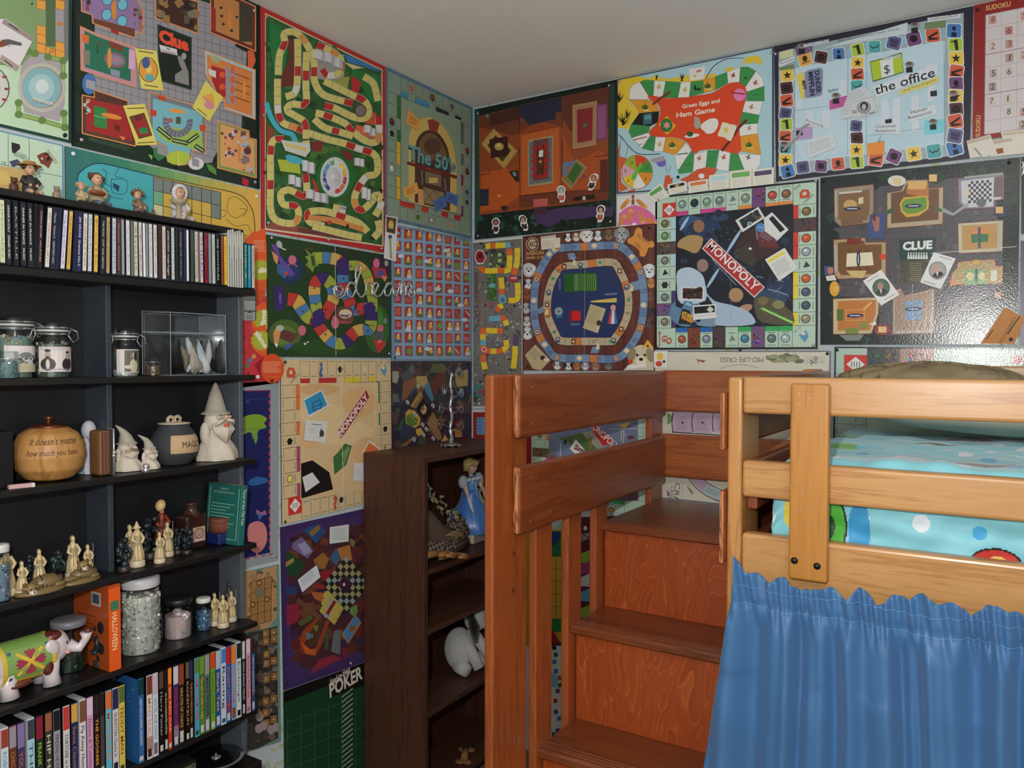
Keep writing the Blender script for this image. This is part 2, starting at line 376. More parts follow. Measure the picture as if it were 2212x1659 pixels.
# ---------------------------------------------------------------- flat printed things pinned to the walls
GR, GL = 1.27, 1.25
LEV = 6e-6
def lerp(a, b, t): return (a[0]+(b[0]-a[0])*t, a[1]+(b[1]-a[1])*t)
def catmull(P, n=6, closed=False):
 out = []; m = len(P); R_ = range(m if closed else m-1)
 for i in R_:
  p0=P[(i-1)%m]if closed or i>0 else P[0];p1=P[i];p2=P[(i+1)%m];p3=P[(i+2)%m]if closed or i+2<m else P[-1]
  for k in range(n):
   t=k/n;out.append(tuple(.5*((2*p1[j])+(-p0[j]+p2[j])*t+(2*p0[j]-5*p1[j]+4*p2[j]-p3[j])*t*t+(-p0[j]+3*p1[j]-3*p2[j]+p3[j])*t**3)for j in(0,1)))
 if not closed: out.append(P[-1])
 return out
def clipq(P, Q):
 """keep the piece of polygon P inside the convex outline Q"""
 ar = sum(Q[i][0]*Q[(i+1) % 4][1]-Q[(i+1) % 4][0]*Q[i][1] for i in range(4)); sg = 1 if ar > 0 else -1
 for i in range(4):
  a, b = Q[i], Q[(i+1) % 4]; f = lambda p: sg*((b[0]-a[0])*(p[1]-a[1])-(b[1]-a[1])*(p[0]-a[0]))
  out = []
  for j in range(len(P)):
   p, q = P[j-1], P[j]; fp, fq = f(p), f(q)
   if (fp >= 0) != (fq >= 0): t = fp/(fp-fq); out.append((p[0]+(q[0]-p[0])*t, p[1]+(q[1]-p[1])*t))
   if fq >= 0: out.append(q)
  P = out
  if len(P) < 3: return []
 return P
class Flat:
 """a thin printed board or card lying on a wall; drawn in a measuring frame, kept in wall coordinates"""
 def __init__(s, wall, quad, col, th=.0035, off=.0005, g=None, h=None, edge=None):
  s.wall=wall;s.g=g or(GR if wall=='R' else GL);s.off=off;s.th=th;s.lv=1;s.fr=(0,0,1)
  s.rnd = random.Random(int(quad[0][0]*7+quad[0][1]))
  q = [s.W(*p, raw=True) for p in quad]
  if h: q = [q[0], q[1], (q[1][0], q[1][1]-h), (q[0][0], q[0][1]-h)]
  s.q = q; s.mb = MB(g=s.g); s.mb.sat = .86
  ed = edge or tuple(x*.5 for x in col)
  n = len(q); F = [s.P(p, 0) for p in q]+[s.P(p, th) for p in q]
  s.mb.add(F, [tuple(range(n, 2*n))[::1 if wall == 'L' else 1]], col)
  s.mb.add(F, [tuple(range(n))]+[(k, (k+1) % n, n+(k+1) % n, n+k) for k in range(n)], ed)
  s.uvm = False; s.clip = list(q) if len(q) == 4 else None
 def W(s, x, y, raw=False):
  if raw: X, Y = x, y
  elif s.uvm:
   q = s.q; a = lerp(q[0], q[1], x); b = lerp(q[3], q[2], x); return lerp(a, b, y)
  else: X = s.fr[0]+x/s.fr[2]; Y = s.fr[1]+y/s.fr[2]
  p = on(1, 0, X, Y) if s.wall == 'R' else on(0, 0, X, Y)
  return (p.x, p.z) if s.wall == 'R' else (p.y, p.z)
 def P(s, w_, d): return (w_[0], -s.off-d, w_[1]) if s.wall == 'R' else (s.off+d, w_[0], w_[1])
 def z(s, x, y, sc): s.fr = (x, y, sc); s.uvm = False; return s
 def uv(s): s.uvm = True; return s
 def wp(s, pts, col):
  s.lv += 1; s.face(pts, s.th+s.lv*LEV, col)
 def face(s, pts, d, col):
  if s.clip: pts = clipq(pts, s.clip)
  if len(pts) > 2: s.mb.add([s.P(p, d) for p in pts], [tuple(range(len(pts)))], col)
 def p(s, pts, col): s.wp([s.W(*a) for a in pts], col); return s
 def r(s, x0, y0, x1, y1, col): return s.p([(x0, y0), (x1, y0), (x1, y1), (x0, y1)], col)
 def e(s, cx, cy, rx, ry, col, ang=0, n=20):
  c, d = cos(radians(ang)), sin(radians(ang))
  return s.p([(cx+rx*cos(2*pi*k/n)*c-ry*sin(2*pi*k/n)*d,cy+rx*cos(2*pi*k/n)*d+ry*sin(2*pi*k/n)*c)for k in range(n)],col)
 def l(s, pts, w_, col, closed=False):
  if closed: pts = list(pts)+[pts[0]]
  s.lv += 1; d = s.th+s.lv*LEV
  for i_, (a, b) in enumerate(zip(pts, pts[1:])):
   d += LEV*.23 if i_ < 40 else 0
   dx,dy=b[0]-a[0],b[1]-a[1];L=math.hypot(dx,dy)or 1;nx,ny=-dy/L*w_/2,dx/L*w_/2;ex,ey=dx/L*w_*.3,dy/L*w_*.3
   s.face([s.W(*t)for t in((a[0]-ex+nx,a[1]-ey+ny),(b[0]+ex+nx,b[1]+ey+ny),(b[0]+ex-nx,b[1]+ey-ny),(a[0]-ex-nx,a[1]-ey-ny))],d,col)
  s.lv += min(len(pts), 40)*.23; return s
 def t(s, tx, x0, y0, x1, y1, col, h=None, bold=0., it=0.):
  vs,fs,bb=glyphs(tx,bold);a=s.W(x0,y0);b=s.W(x1,y1);dx,dy=b[0]-a[0],b[1]-a[1];L=math.hypot(dx,dy)
  k = L/max(bb[1]-bb[0], 1e-6); dx /= L; dy /= L
  ux, uy = (-dy, dx)
  if h:
   hh=s.W(x0,y0);h2=s.W(x0+(y1-y0)/math.hypot(x1-x0,y1-y0)*h,y0-(x1-x0)/math.hypot(x1-x0,y1-y0)*h)
   ky = math.hypot(h2[0]-hh[0], h2[1]-hh[1])/max(bb[3]-min(bb[2], 0), .3)
   if k>ky*1.5:k0=k;k=ky*1.1;a=(a[0]+dx*(k0-k)*(bb[1]-bb[0])/2,a[1]+dy*(k0-k)*(bb[1]-bb[0])/2)
  else: ky = k
  s.lv += 1; d = s.th+s.lv*LEV
  o=[(a[0]+((v[0]-bb[0])*k+v[1]*ky*it)*dx+v[1]*ky*ux,a[1]+((v[0]-bb[0])*k+v[1]*ky*it)*dy+v[1]*ky*uy)for v in vs]
  s.mb.add([s.P(v, d) for v in o], fs, col); return s
 def star(s, cx, cy, r, col, n=5, k=.42, ang=-90):
  return s.p([(cx+(r if i%2==0 else r*k)*cos(radians(ang)+pi*i/n),cy+(r if i%2==0 else r*k)*sin(radians(ang)+pi*i/n))for i in range(2*n)],col)
 def rim(s, col, w_=.012):
  s.uv();s.r(0,0,1,w_,col);s.r(0,1-w_,1,1,col);s.r(0,0,w_,1,col);s.r(1-w_,0,1,1,col);return s
 def grid(s, P4, nx, ny, w_, col):
  for i in range(nx+1): s.l([lerp(P4[0], P4[1], i/nx), lerp(P4[3], P4[2], i/nx)], w_, col)
  for j in range(ny+1): s.l([lerp(P4[0], P4[3], j/ny), lerp(P4[1], P4[2], j/ny)], w_, col)
  return s
 def cell(s, P4, u0, v0, u1, v1, col):
  f = lambda u, v: lerp(lerp(P4[0], P4[1], u), lerp(P4[3], P4[2], u), v)
  return s.p([f(u0, v0), f(u1, v0), f(u1, v1), f(u0, v1)], col)
 def clutter(s, P4, n, pal, sz, asp=1., rot=None):
  R_ = s.rnd
  for _ in range(n):
   u, v = R_.random(), R_.random(); c = lerp(lerp(P4[0], P4[1], u), lerp(P4[3], P4[2], u), v)
   a=R_.random()*6.28 if rot is None else radians(rot);q=sz*(.5+R_.random());m=R_.choice((3,4,4,5,6))
   s.p([(c[0]+q*cos(2*pi*k/m)*cos(a)*asp-q*sin(2*pi*k/m)*sin(a),c[1]+q*cos(2*pi*k/m)*sin(a)*asp+q*sin(2*pi*k/m)*cos(a))for k in range(m)],R_.choice(pal))
  return s
 def track(s, P, w_, cols, n, lc=(60, 60, 50), lw=1., closed=False, outline=None, sm=6):
  C = catmull(P, sm, closed)
  if closed: C.append(C[0])
  L = [0]
  for a, b in zip(C, C[1:]): L.append(L[-1]+math.hypot(b[0]-a[0], b[1]-a[1]))
  def at(d):
   d = max(0, min(L[-1], d)); i = 0
   while i < len(L)-2 and L[i+1] < d: i += 1
   t=(d-L[i])/max(L[i+1]-L[i],1e-6);a,b=C[i],C[i+1];dx,dy=b[0]-a[0],b[1]-a[1];q=math.hypot(dx,dy)or 1
   e = 2.; i2 = i
   return lerp(a, b, t), (-dy/q, dx/q)
  def edge(d, o):
   c,nn=at(d);_,n1=at(d-w_*.15);_,n2=at(d+w_*.15);nx,ny=n1[0]+n2[0],n1[1]+n2[1];q=math.hypot(nx,ny)or 1
   return (c[0]+nx/q*o, c[1]+ny/q*o)
  if outline:
   m = n*3; s.lv += 1
   for j in range(m):
    a, b = L[-1]*j/m, L[-1]*(j+1)/m
    s.face([s.W(*q)for q in(edge(a,w_/2+lw*2),edge(b,w_/2+lw*2),edge(b,-w_/2-lw*2),edge(a,-w_/2-lw*2))],s.th+s.lv*LEV,outline)
  s.lv += 1
  for i in range(n):
   for j in range(3):
    a, b = L[-1]*(i+j/3)/n, L[-1]*(i+(j+1)/3)/n
    s.face([s.W(*q)for q in(edge(a,w_/2),edge(b,w_/2),edge(b,-w_/2),edge(a,-w_/2))],s.th+s.lv*LEV,cols[i%len(cols)])
  if lw:
   for i in range(n+(0 if closed else 1)):
    a = L[-1]*i/n; s.l([edge(a, w_/2), edge(a, -w_/2)], lw, lc)
  return s
 def lines(s, P4, n, col, w_=1.2, dens=.8):
  """rows of small print"""
  for j in range(n):
   v = (j+.5)/n; u1 = 1-s.rnd.random()*(1-dens)*2*.5; u0 = .0
   while u0 < u1-.04:
    q = min(u1, u0+.08+s.rnd.random()*.2)
    s.l([lerp(lerp(P4[0],P4[1],u0),lerp(P4[3],P4[2],u0),v),lerp(lerp(P4[0],P4[1],q),lerp(P4[3],P4[2],q),v)],w_,col);u0=q+.03
  return s
 def done(s, name, label, cat, pins=(), mat=None, group=None):
  o = s.mb.build(name, mat or PRINT); tag(o, label, cat, group)
  for i, (x, y, c) in enumerate(pins):
   w_=s.W(x,y,raw=True);m=MB(c,1.);a=Vector(s.P(w_,s.th+.0012));nrm=Vector((0,-1,0))if s.wall=='R' else Vector((1,0,0))
   R_ = Matrix.Rotation(pi/2, 3, 'X' if s.wall == 'R' else 'Y')
   m.ell(a+nrm*.001, (.0048, .0048, .0032), R=R_, n=12, m=6)
   m.build('push_pin', STEEL if c[0] > 150 and c[0] < 235 else GLOSSY, o, True)
  return s
SIL = (200, 200, 205); BLKP = (20, 20, 24); WHTP = (236, 238, 240)
def mono(A, bg, ln, strips, icons=None, cf=.132, sf=.24, corners=None, lw=.0022):
 """the ring of squares round a property-trading board"""
 A.uv(); A.r(0, 0, 1, cf, bg); A.r(0, 1-cf, 1, 1, bg); A.r(0, cf, cf, 1-cf, bg); A.r(1-cf, cf, 1, 1-cf, bg)
 cw = (1-2*cf)/9; sw = cf*sf
 for i in range(9):
  a, b = cf+cw*i, cf+cw*(i+1)
  for side in range(4):
   c = strips[side][i] if strips[side] else None
   ic = icons[side][i] if icons and icons[side] else None
   if side == 0: R_ = (a, cf-sw, b, cf); I = ((a+b)/2, cf*.42)
   elif side == 1: R_ = (1-cf, a, 1-cf+sw, b); I = (1-cf*.42, (a+b)/2)
   elif side == 2: R_ = (a, 1-cf, b, 1-cf+sw); I = ((a+b)/2, 1-cf*.42)
   else: R_ = (cf-sw, a, cf, b); I = (cf*.42, (a+b)/2)
   if c: A.r(*R_, c)
   if ic:
    if ic[0] == 'f':
     q=ic[1];A.r(a,0,b,cf,q)if side==0 else A.r(1-cf,a,1,b,q)if side==1 else A.r(a,1-cf,b,1,q)if side==2 else A.r(0,a,cf,b,q)
     for _ in range(9):
      dx, dy = A.rnd.uniform(-.36, .36)*cw, A.rnd.uniform(-.8, .8)*cw*.5
      A.e(I[0]+dx,I[1]+dy,cw*.12,cw*.1,tuple(max(0,min(255,k*A.rnd.choice((.5,.7,1.5))))for k in q),n=6)
    elif ic[0]=='o':A.e(*I,cw*.34,cw*.34,tuple(k*.55 for k in ic[1]));A.e(*I,cw*.28,cw*.28,ic[1]);A.e(I[0]-cw*.05,I[1]-cw*.08,cw*.14,cw*.1,tuple(min(255,k*1.4)for k in ic[1]),n=8)
    elif ic[0]=='t':A.p([(I[0]-cw*.2,I[1]+cw*.2),(I[0]+cw*.3,I[1]+cw*.1),(I[0],I[1]-cw*.3)],ic[1])
    elif ic[0] == 'x':   # dark small engine-like mark
     A.r(I[0]-cw*.2,I[1]-cw*.25,I[0]+cw*.2,I[1]+cw*.25,ic[1]);A.r(I[0]-cw*.3,I[1]-cw*.1,I[0]+cw*.3,I[1]+cw*.05,ic[1])
   g = tuple(k*.45 for k in bg)
   if not (ic and ic[0] == 'f'):
    if side in (0, 2):
     y = (cf*.08 if side == 0 else 1-cf*.1); A.l([(a+cw*.2, y), (b-cw*.2, y)], .003, g)
     y = (cf*.68 if side == 0 else 1-cf*.7); A.l([(a+cw*.22, y), (b-cw*.22, y)], .0035, g)
    else:
     x = (1-cf*.1 if side == 1 else cf*.1); A.l([(x, a+cw*.2), (x, b-cw*.2)], .003, g)
     x = (1-cf*.7 if side == 1 else cf*.68); A.l([(x, a+cw*.22), (x, b-cw*.22)], .0035, g)
 for i in range(10):
  a = cf+cw*i
  A.l([(a,0),(a,cf)],lw,ln);A.l([(a,1-cf),(a,1)],lw,ln);A.l([(0,a),(cf,a)],lw,ln);A.l([(1-cf,a),(1,a)],lw,ln)
 A.l([(cf, cf), (1-cf, cf), (1-cf, 1-cf), (cf, 1-cf)], lw, ln, True)
 for k, c in enumerate(corners or []):
  x0, y0 = [(0, 0), (1-cf, 0), (1-cf, 1-cf), (0, 1-cf)][k]; m = cf
  if c=='jail':A.r(x0+.3*m,y0+.3*m if k==0 else y0,x0+m,y0+m if k==0 else y0+.7*m,(215,50,40));cx,cy=x0+.65*m,(y0+.65*m if k==0 else y0+.35*m);A.p([(cx,cy-.28*m),(cx+.28*m,cy),(cx,cy+.28*m),(cx-.28*m,cy)],(225,228,222));[A.l([(cx-.12*m+q*.08*m,cy-.1*m),(cx-.12*m+q*.08*m,cy+.1*m)],.004,(70,70,72))for q in range(4)]
  elif c=='park':cx,cy=x0+.5*m,y0+.5*m;A.p([(cx-.2*m,cy+.2*m),(cx-.22*m,cy-.05*m),(cx-.1*m,cy-.2*m),(cx+.15*m,cy-.18*m),(cx+.25*m,cy+.02*m),(cx+.2*m,cy+.22*m)],(205,75,50));A.e(cx,cy,.09*m,.09*m,bg);A.t('FREE',x0+.1*m,y0+.3*m,x0+.34*m,y0+.1*m,g,h=.012);A.t('PARKING',x0+.5*m,y0+.95*m,x0+.92*m,y0+.6*m,g,h=.012)
  elif c=='police':cx,cy=x0+.5*m,y0+.5*m;A.p([(cx-.22*m,cy-.05*m),(cx+.1*m,cy-.28*m),(cx+.22*m,cy),(cx+.05*m,cy+.28*m)],(70,150,190));A.e(cx-.02*m,cy-.12*m,.1*m,.07*m,(225,200,180));A.t('GO TO',x0+.1*m,y0+.35*m,x0+.4*m,y0+.1*m,g,h=.012)
  elif c=='go':A.t('GO',x0+.22*m,y0+.62*m,x0+.72*m,y0+.85*m,(200,60,50),h=.045,bold=.03);A.l([(x0+.15*m,y0+.9*m),(x0+.15*m,y0+.25*m)],.006,(200,60,50));A.p([(x0+.08*m,y0+.3*m),(x0+.22*m,y0+.3*m),(x0+.15*m,y0+.12*m)],(200,60,50))
def B4(x0, y0, x1, y1): return [(x0, y0), (x1, y0), (x1, y1), (x0, y1)]

def card(wall, z, pts, col, name, label, cat, art=None, off=.0066, group=None, th=.0005, g=None):
 """a card or paper lying over a board; pts in the measuring frame z = (x, y, scale)"""
 A = Flat(wall, [(z[0]+x/z[2], z[1]+y/z[2]) for x, y in pts], col, th, off, g); A.z(*z)
 if art: art(A)
 return A.done(name, label, cat, (), PAPER, group)
ZB,ZC,ZD,ZE,ZF,ZG,ZH,ZI,ZJ,ZK=(540,0,3.19),(540,480,4.148),(530,760,1.8469),(1020,150,4.483),(1320,100,4.608),(1660,0,4.007),(1020,480,5.185),(1400,370,3.6075),(1740,340,3.386),(0,260,3.95)
ZA,ZL,ZM,ZN,ZO,ZP,ZQ=(0,0,3.95),(600,1090,4.045),(840,770,7.54),(1040,780,3.95),(1140,1100,2.967),(270,1360,5.55),(0,1200,3.568)
# ================= right-hand wall
# --- dark mansion board
A=Flat('R',[(1026.2,237),(1332.3,172.5),(1331,489),(1026.7,518)],(14,30,26),edge=(12,14,14));A.z(1020,150,4.483)
for k in range(34): A.e(*[(70+k*40, 1640-k*12)][0], 22, 15, (22, 62, 48) if k % 2 else (10, 26, 20), n=9)
A.p([(30,400),(72,395),(75,1410),(45,1600),(30,1560)],(34,70,58));A.p([(1335,150),(1385,130),(1385,1400),(1330,1260)],(30,62,52))
A.clutter(B4(60, 1420, 1370, 1600), 80, [(26, 66, 58), (20, 50, 44), (12, 30, 26), (30, 80, 70)], 22)
A.p([(590,1390),(820,1350),(1000,1330),(1370,1330),(1370,1420),(900,1460),(750,1530),(640,1490)],(66,48,92))
A.clutter([(860, 1470), (1330, 1440), (1330, 1490), (860, 1520)], 14, [(8, 18, 14)], 20)
A.p([(72, 450), (1330, 175), (1325, 1262), (78, 1412)], (150, 66, 26))
for pts,c in[([(78,450),(465,360),(465,620),(380,640),(78,560)],(110,50,30)),([(182,440),(462,365),(462,490),(182,548)],(74,34,26)),([(465,352),(878,262),(878,560),(640,500),(465,620)],(120,56,30)),
               ([(470,355),(870,268),(870,412),(815,415),(815,485),(555,545),(500,470),(470,470)],(30,40,66)),([(885,262),(1330,170),(1330,560),(1220,640),(960,600),(885,480)],(98,48,34)),
               ([(885,620),(1000,900),(1240,780),(1325,860),(1325,1180),(1000,1220),(885,1130)],(176,76,28)),([(480,640),(850,560),(860,1180),(480,1225)],(196,88,30)),([(90,1000),(460,950),(460,1230),(300,1360),(90,1380)],(190,80,26)),
               ([(465,1232),(820,1180),(1320,1160),(1320,1262),(465,1345)],(112,50,30)),([(1245,880),(1322,870),(1322,1190),(1245,1195)],(92,36,28)),([(80,1160),(168,1160),(165,1320),(80,1325)],(36,42,66))]:A.p(pts,c)
for i in range(14): A.l([(78+i*96, 440-i*19), (78+i*96, 1405-i*11)], 1.5, (110, 48, 24))
for j in range(11): A.l([(75, 520+j*86), (1328, 300+j*92)], 1.5, (110, 48, 24))
A.l([(465,350),(465,630)],5,(20,12,12));A.l([(878,262),(878,550)],5,(20,12,12));A.l([(878,690),(878,1030)],5,(20,12,12));A.l([(465,760),(465,1100)],5,(20,12,12));A.l([(350,975),(465,960)],5,(20,12,12));A.l([(465,1228),(830,1185)],7,(24,14,12));A.l([(1190,850),(1325,832)],6,(20,12,12));A.l([(80,1025),(180,1008)],6,(24,14,12))
for o,i_,c1,c2,c3 in[([(92,725),(215,572),(448,795),(318,970)],.2,(150,130,80),(190,140,60),(44,66,36)),([(546,690),(790,640),(790,1105),(548,1140)],.0,(160,140,100),(98,108,118),None),([(978,350),(1215,308),(1205,735),(980,775)],.0,(170,130,90),(165,120,80),None),([(870,1065),(1018,870),(1115,955),(965,1158)],.0,(150,145,100),(130,110,60),None)]:
 cx=sum(q[0]for q in o)/4;cy=sum(q[1]for q in o)/4;A.p(o,c1);A.p([lerp(q,(cx,cy),.09)for q in o],c2)
 if c3: A.p([lerp(q, (cx, cy), .35) for q in o], c3)
A.p([(600,690),(745,668),(745,1060),(600,1085)],(110,60,60));A.p([(632,745),(705,735),(705,1020),(632,1030)],(86,40,26));A.p([(655,790),(696,782),(692,848),(652,852)],(215,215,205));A.star(668,895,22,(220,140,50))
for x,y in[(612,770),(608,835),(606,893),(606,965),(610,1030),(668,758),(728,748),(733,812),(733,880),(732,945),(722,1018),(668,1040)]:A.p([(x-26,y-10),(x-2,y-28),(x+26,y-8),(x+20,y+24),(x-20,y+24)],(172,34,34))
A.p([(1020,395),(1175,368),(1168,690),(1025,715)],(140,34,44));A.star(1095,545,26,(40,130,50),5,.6);A.p([(1212,345),(1318,335),(1310,680),(1208,700)],(128,60,108));A.p([(1225,365),(1300,355),(1292,660),(1222,672)],(146,78,126))
A.p([(175,680),(350,650),(360,830),(190,865)],(62,22,22));A.e(268,750,45,38,(170,150,80));A.e(262,740,22,16,(215,190,110));A.star(153,455,18,(60,140,180),4,.7);A.star(668,560,26,(180,40,30),5,.6);A.star(268,1225,20,(210,150,40),5,.6);A.star(1090,1038,22,(110,60,120),5,.6)
A.p([(930,1040),(1010,905),(1075,955),(985,1110)],(52,100,40));A.p([(882,905),(1000,885),(990,935),(930,950),(925,1030),(882,1030)],(96,118,160));A.p([(360,990),(455,975),(460,1085),(430,1090)],(50,34,22));A.p([(395,1000),(425,995),(440,1030),(410,1038)],(110,140,160))
A.p([(600,1262),(740,1250),(735,1322),(602,1335)],(190,90,84));A.p([(605,1340),(735,1330),(730,1400),(610,1412)],(70,36,60));A.p([(990,1240),(1185,1210),(1200,1255),(990,1275)],(34,26,18));A.r(1075,1232,1105,1268,(190,185,170));A.e(320,1345,34,26,(60,34,22))
A.done('game_board','dark game board of a candlelit mansion with orange floors','game board',[(1034,246,SIL),(1317,186,SIL),(1034,510,SIL),(1320,479,SIL),(1139,219,BLKP),(1198,207,BLKP),(1307,184,BLKP)])
# die-cut bust cards on it
def bust(cx, cy, hh, lean, hair, skin, body, label):
 def pt(a, b): return (cx+a*hh*.32-lean*b, cy+b*hh*.5)
 out=[pt(x,y)for x,y in[(0,-1),(.6,-.85),(.85,-.45),(.6,-.05),(.75,.3),(.6,.75),(.3,1),(-.4,1),(-.3,.75),(-.75,.35),(-.6,-.05),(-.85,-.45),(-.55,-.85)]]
 def art(A):
  A.p([pt(x*.62, y*.82) for x, y in [(-.8, .15), (.8, .15), (.8, .8), (0, 1), (-.8, .7)]], body)
  a=pt(0,-.42);A.e(*a,hh*.2,hh*.21,hair);A.e(a[0],a[1]+hh*.04,hh*.12,hh*.16,skin);A.r(a[0]-hh*.07,a[1],a[0]-hh*.03,a[1]+3,(40,30,30));A.r(a[0]+hh*.03,a[1],a[0]+hh*.07,a[1]+3,(40,30,30))
  A.p([pt(-.12, .1), pt(.12, .1), pt(0, .5)], skin)
 card('R', ZE, out, (222, 222, 218), 'character_card', label, 'card', art)
bust(238,1515,155,0,(96,44,44),(150,100,90),(46,26,28),'white-edged bust cutout in dark red, lowest left on the dark mansion board')
bust(508,1488,155,-18,(60,44,36),(180,150,125),(30,28,28),'white-edged bust cutout with a brown hat beside the dark red one')
bust(1250,1397,170,10,(26,24,26),(200,150,120),(170,80,60),'white-edged bust cutout with big black hair at the lower right of the mansion board')
bust(872,1208,165,-4,(130,140,150),(180,180,175),(190,80,70),'white-edged bust cutout with a pale grey face on the orange floor')
bust(1175,1092,165,25,(170,84,60),(180,130,105),(28,24,28),'white-edged red-haired bust cutout in a black suit near the blue sofa')
# --- red and green trail board
A=Flat('R',[(1333.5,172.7),(1672,102),(1672,392),(1333.5,419)],(164,206,220),edge=(30,50,90));A.z(*ZF)
YEL = (228, 196, 40)
A.p([(66,340),(250,300),(400,325),(430,290),(560,330),(720,300),(860,290),(1050,275),(1050,330),(760,360),(300,350),(200,430),(190,560),(280,640),(270,700),(200,780),(180,830),(66,810)],YEL)
for c0,n_,L_,a0 in[((70,560),7,130,-75),((110,790),9,150,-80),((150,720),6,110,-70),((700,350),5,90,-80),((450,335),4,60,-75)]:
 for k in range(n_):
  a=radians(a0+(k-n_/2)*-14);x,y=c0;A.p([(x-7+k*3,y),(x+L_*(.6+.4*((k*7)%5)/5)*cos(a),y+L_*sin(a)),(x+9+k*3,y)],(24,22,20))
A.p([(1295,200),(1350,110),(1480,95),(1510,170),(1490,190),(1430,160),(1400,180),(1350,165)],YEL);A.p([(1130,240),(1190,205),(1240,225),(1160,262)],YEL)
A.l(catmull([(950,325),(1020,210),(1130,140),(1240,122),(1330,128)]),9,(60,70,120));A.l(catmull([(962,325),(1030,215),(1135,148),(1240,128),(1330,132)]),4,(235,240,240))
# red lake
A.p(catmull([(380,490),(560,520),(760,500),(1000,470),(1160,380),(1280,362),(1350,420),(1340,560),(1290,740),(1290,860),(1305,960),(1290,1050),(1230,1070),(1060,1030),(900,1040),(850,1070),(820,1060),(760,960),(640,910),(480,905),(400,890),(385,850),(450,780),(490,680),(480,590),(400,540)],4,True),(232,66,24))
GN, WH, OR = (52, 148, 72), (226, 226, 230), (228, 150, 30)
def sq(pts, c): A.p(pts, c); A.l(pts, 2, (70, 80, 60), True)
for pts,c in[([(185,530),(190,440),(220,385),(290,358),(372,490),(370,535)],WH),([(290,358),(345,338),(432,345),(425,495),(375,490)],GN),([(437,345),(548,352),(517,510),(425,497)],WH),([(550,352),(700,362),(668,516),(517,515)],GN),([(700,362),(798,358),(782,510),(670,515)],WH),([(798,358),(922,342),(922,470),(782,505)],GN),
               ([(922,335),(1042,308),(1042,440),(924,470)],OR),([(1042,305),(1158,262),(1168,370),(1045,440)],GN),([(1158,262),(1290,215),(1280,360),(1168,370)],WH),([(1290,212),(1370,210),(1445,250),(1340,412),(1282,360)],GN),([(1447,252),(1510,320),(1528,400),(1355,458),(1340,412)],WH),([(1528,400),(1530,548),(1350,545),(1355,458)],GN),
               ([(1512,552),(1480,688),(1310,655),(1340,550)],WH),([(1480,690),(1465,770),(1280,782),(1310,660)],GN),([(1462,772),(1462,872),(1285,898),(1280,785)],WH),([(1462,872),(1495,1082),(1300,1050),(1290,900)],OR),([(1495,1085),(1485,1190),(1440,1240),(1330,1232),(1270,1075)],WH),([(1268,1075),(1328,1235),(1180,1245),(1195,1065)],GN),
               ([(1190,1065),(1172,1245),(1050,1232),(1082,1035)],WH),([(1078,1035),(1045,1215),(948,1208),(968,1040)],GN),([(965,1040),(945,1212),(820,1255),(832,1080)],WH),([(832,1085),(815,1255),(680,1272),(670,1240),(810,1040)],GN),([(802,1035),(675,1235),(650,1190),(642,1085),(752,965)],WH),([(750,960),(640,1085),(525,1050),(552,905),(660,915)],OR),
               ([(550,908),(520,1052),(432,1050),(450,905)],WH),([(446,905),(430,1048),(315,1020),(398,892)],GN),([(395,888),(312,1018),(215,915),(378,862)],WH),([(378,860),(210,912),(182,850),(205,780),(395,800)],GN),([(395,798),(210,780),(285,672),(485,652),(470,760)],(22,24,24)),([(485,650),(280,670),(265,620),(210,560),(190,535),(372,538),(400,545),(470,590)],OR)]:sq(pts,c)
A.p([(328, 680), (412, 668), (412, 775), (325, 785)], (50, 110, 116)); A.r(338, 690, 402, 730, (90, 150, 156))
for x,y in[(342,610),(965,400),(612,985),(1375,985)]:A.e(x,y,32,24,(50,96,30));A.l([(x,y-60),(x+5,y-20)],4,(60,60,30));A.e(x-15,y-8,14,10,(90,130,50));A.r(x-20,y+25,x+45,y+38,(210,210,120))
for x,y,c in[(480,410,(190,170,60)),(740,440,(200,180,60)),(1220,295,(150,60,50)),(490,980,(190,170,60)),(880,1120,(190,100,70)),(1125,1110,(200,60,40)),(1370,1110,(90,100,110)),(1440,370,(160,70,60)),(1400,610,(190,110,90)),(1380,820,(150,150,150))]:A.star(x,y,32,c,4,.35,20);A.e(x+8,y-20,9,9,c)
A.p([(830,395),(850,395),(850,425),(875,425),(875,410),(902,432),(875,450),(872,440),(830,440)],(20,26,20));A.p([(1325,310),(1362,318),(1340,335)],(20,26,20))
for x0,y0,x1,y1 in[(232,935,358,905),(280,985,320,975),(372,945,420,940),(1410,495,1470,485),(665,1080,768,1068),(740,1185,800,1178),(970,1120,1030,1115)]:A.l([(x0,y0),(x1,y1)],10 if x0 in(232,665)else 6,(190,50,50)if x0==232 else(40,100,50))
A.l([(425,580),(500,520),(590,460)],22,(120,50,24));A.l([(1110,1040),(1200,930),(1270,820),(1350,740)],24,(100,34,20))
A.t('Green Eggs and',610,640,1195,545,(238,226,205),bold=.025,h=52);A.t('Ham Game',655,715,1040,655,(238,226,205),bold=.025,h=50)
A.p([(565,695),(650,800),(560,888),(478,780)],(232,170,30));A.e(558,790,60,68,(40,120,50));A.star(560,790,44,(220,150,140),6,.5)
A.p(catmull([(905,780),(990,725),(1060,730),(1070,790),(1030,860),(960,875),(935,850),(900,820)],3,True),(224,224,220));A.p([(835,700),(885,720),(905,800),(860,830),(830,800)],(170,160,150));A.e(812,895,75,20,(230,225,215),-8);A.e(790,878,32,26,(40,90,40))
A.p(catmull([(1115,760),(1190,780),(1255,795),(1235,860),(1195,950),(1130,910),(1065,895),(1090,830)],2,True),(226,216,190));A.e(1150,840,22,30,(214,200,90))
A.e(1285, 488, 62, 62, (232, 120, 190)); A.l([(1200, 465), (1330, 480)], 16, (180, 50, 70))
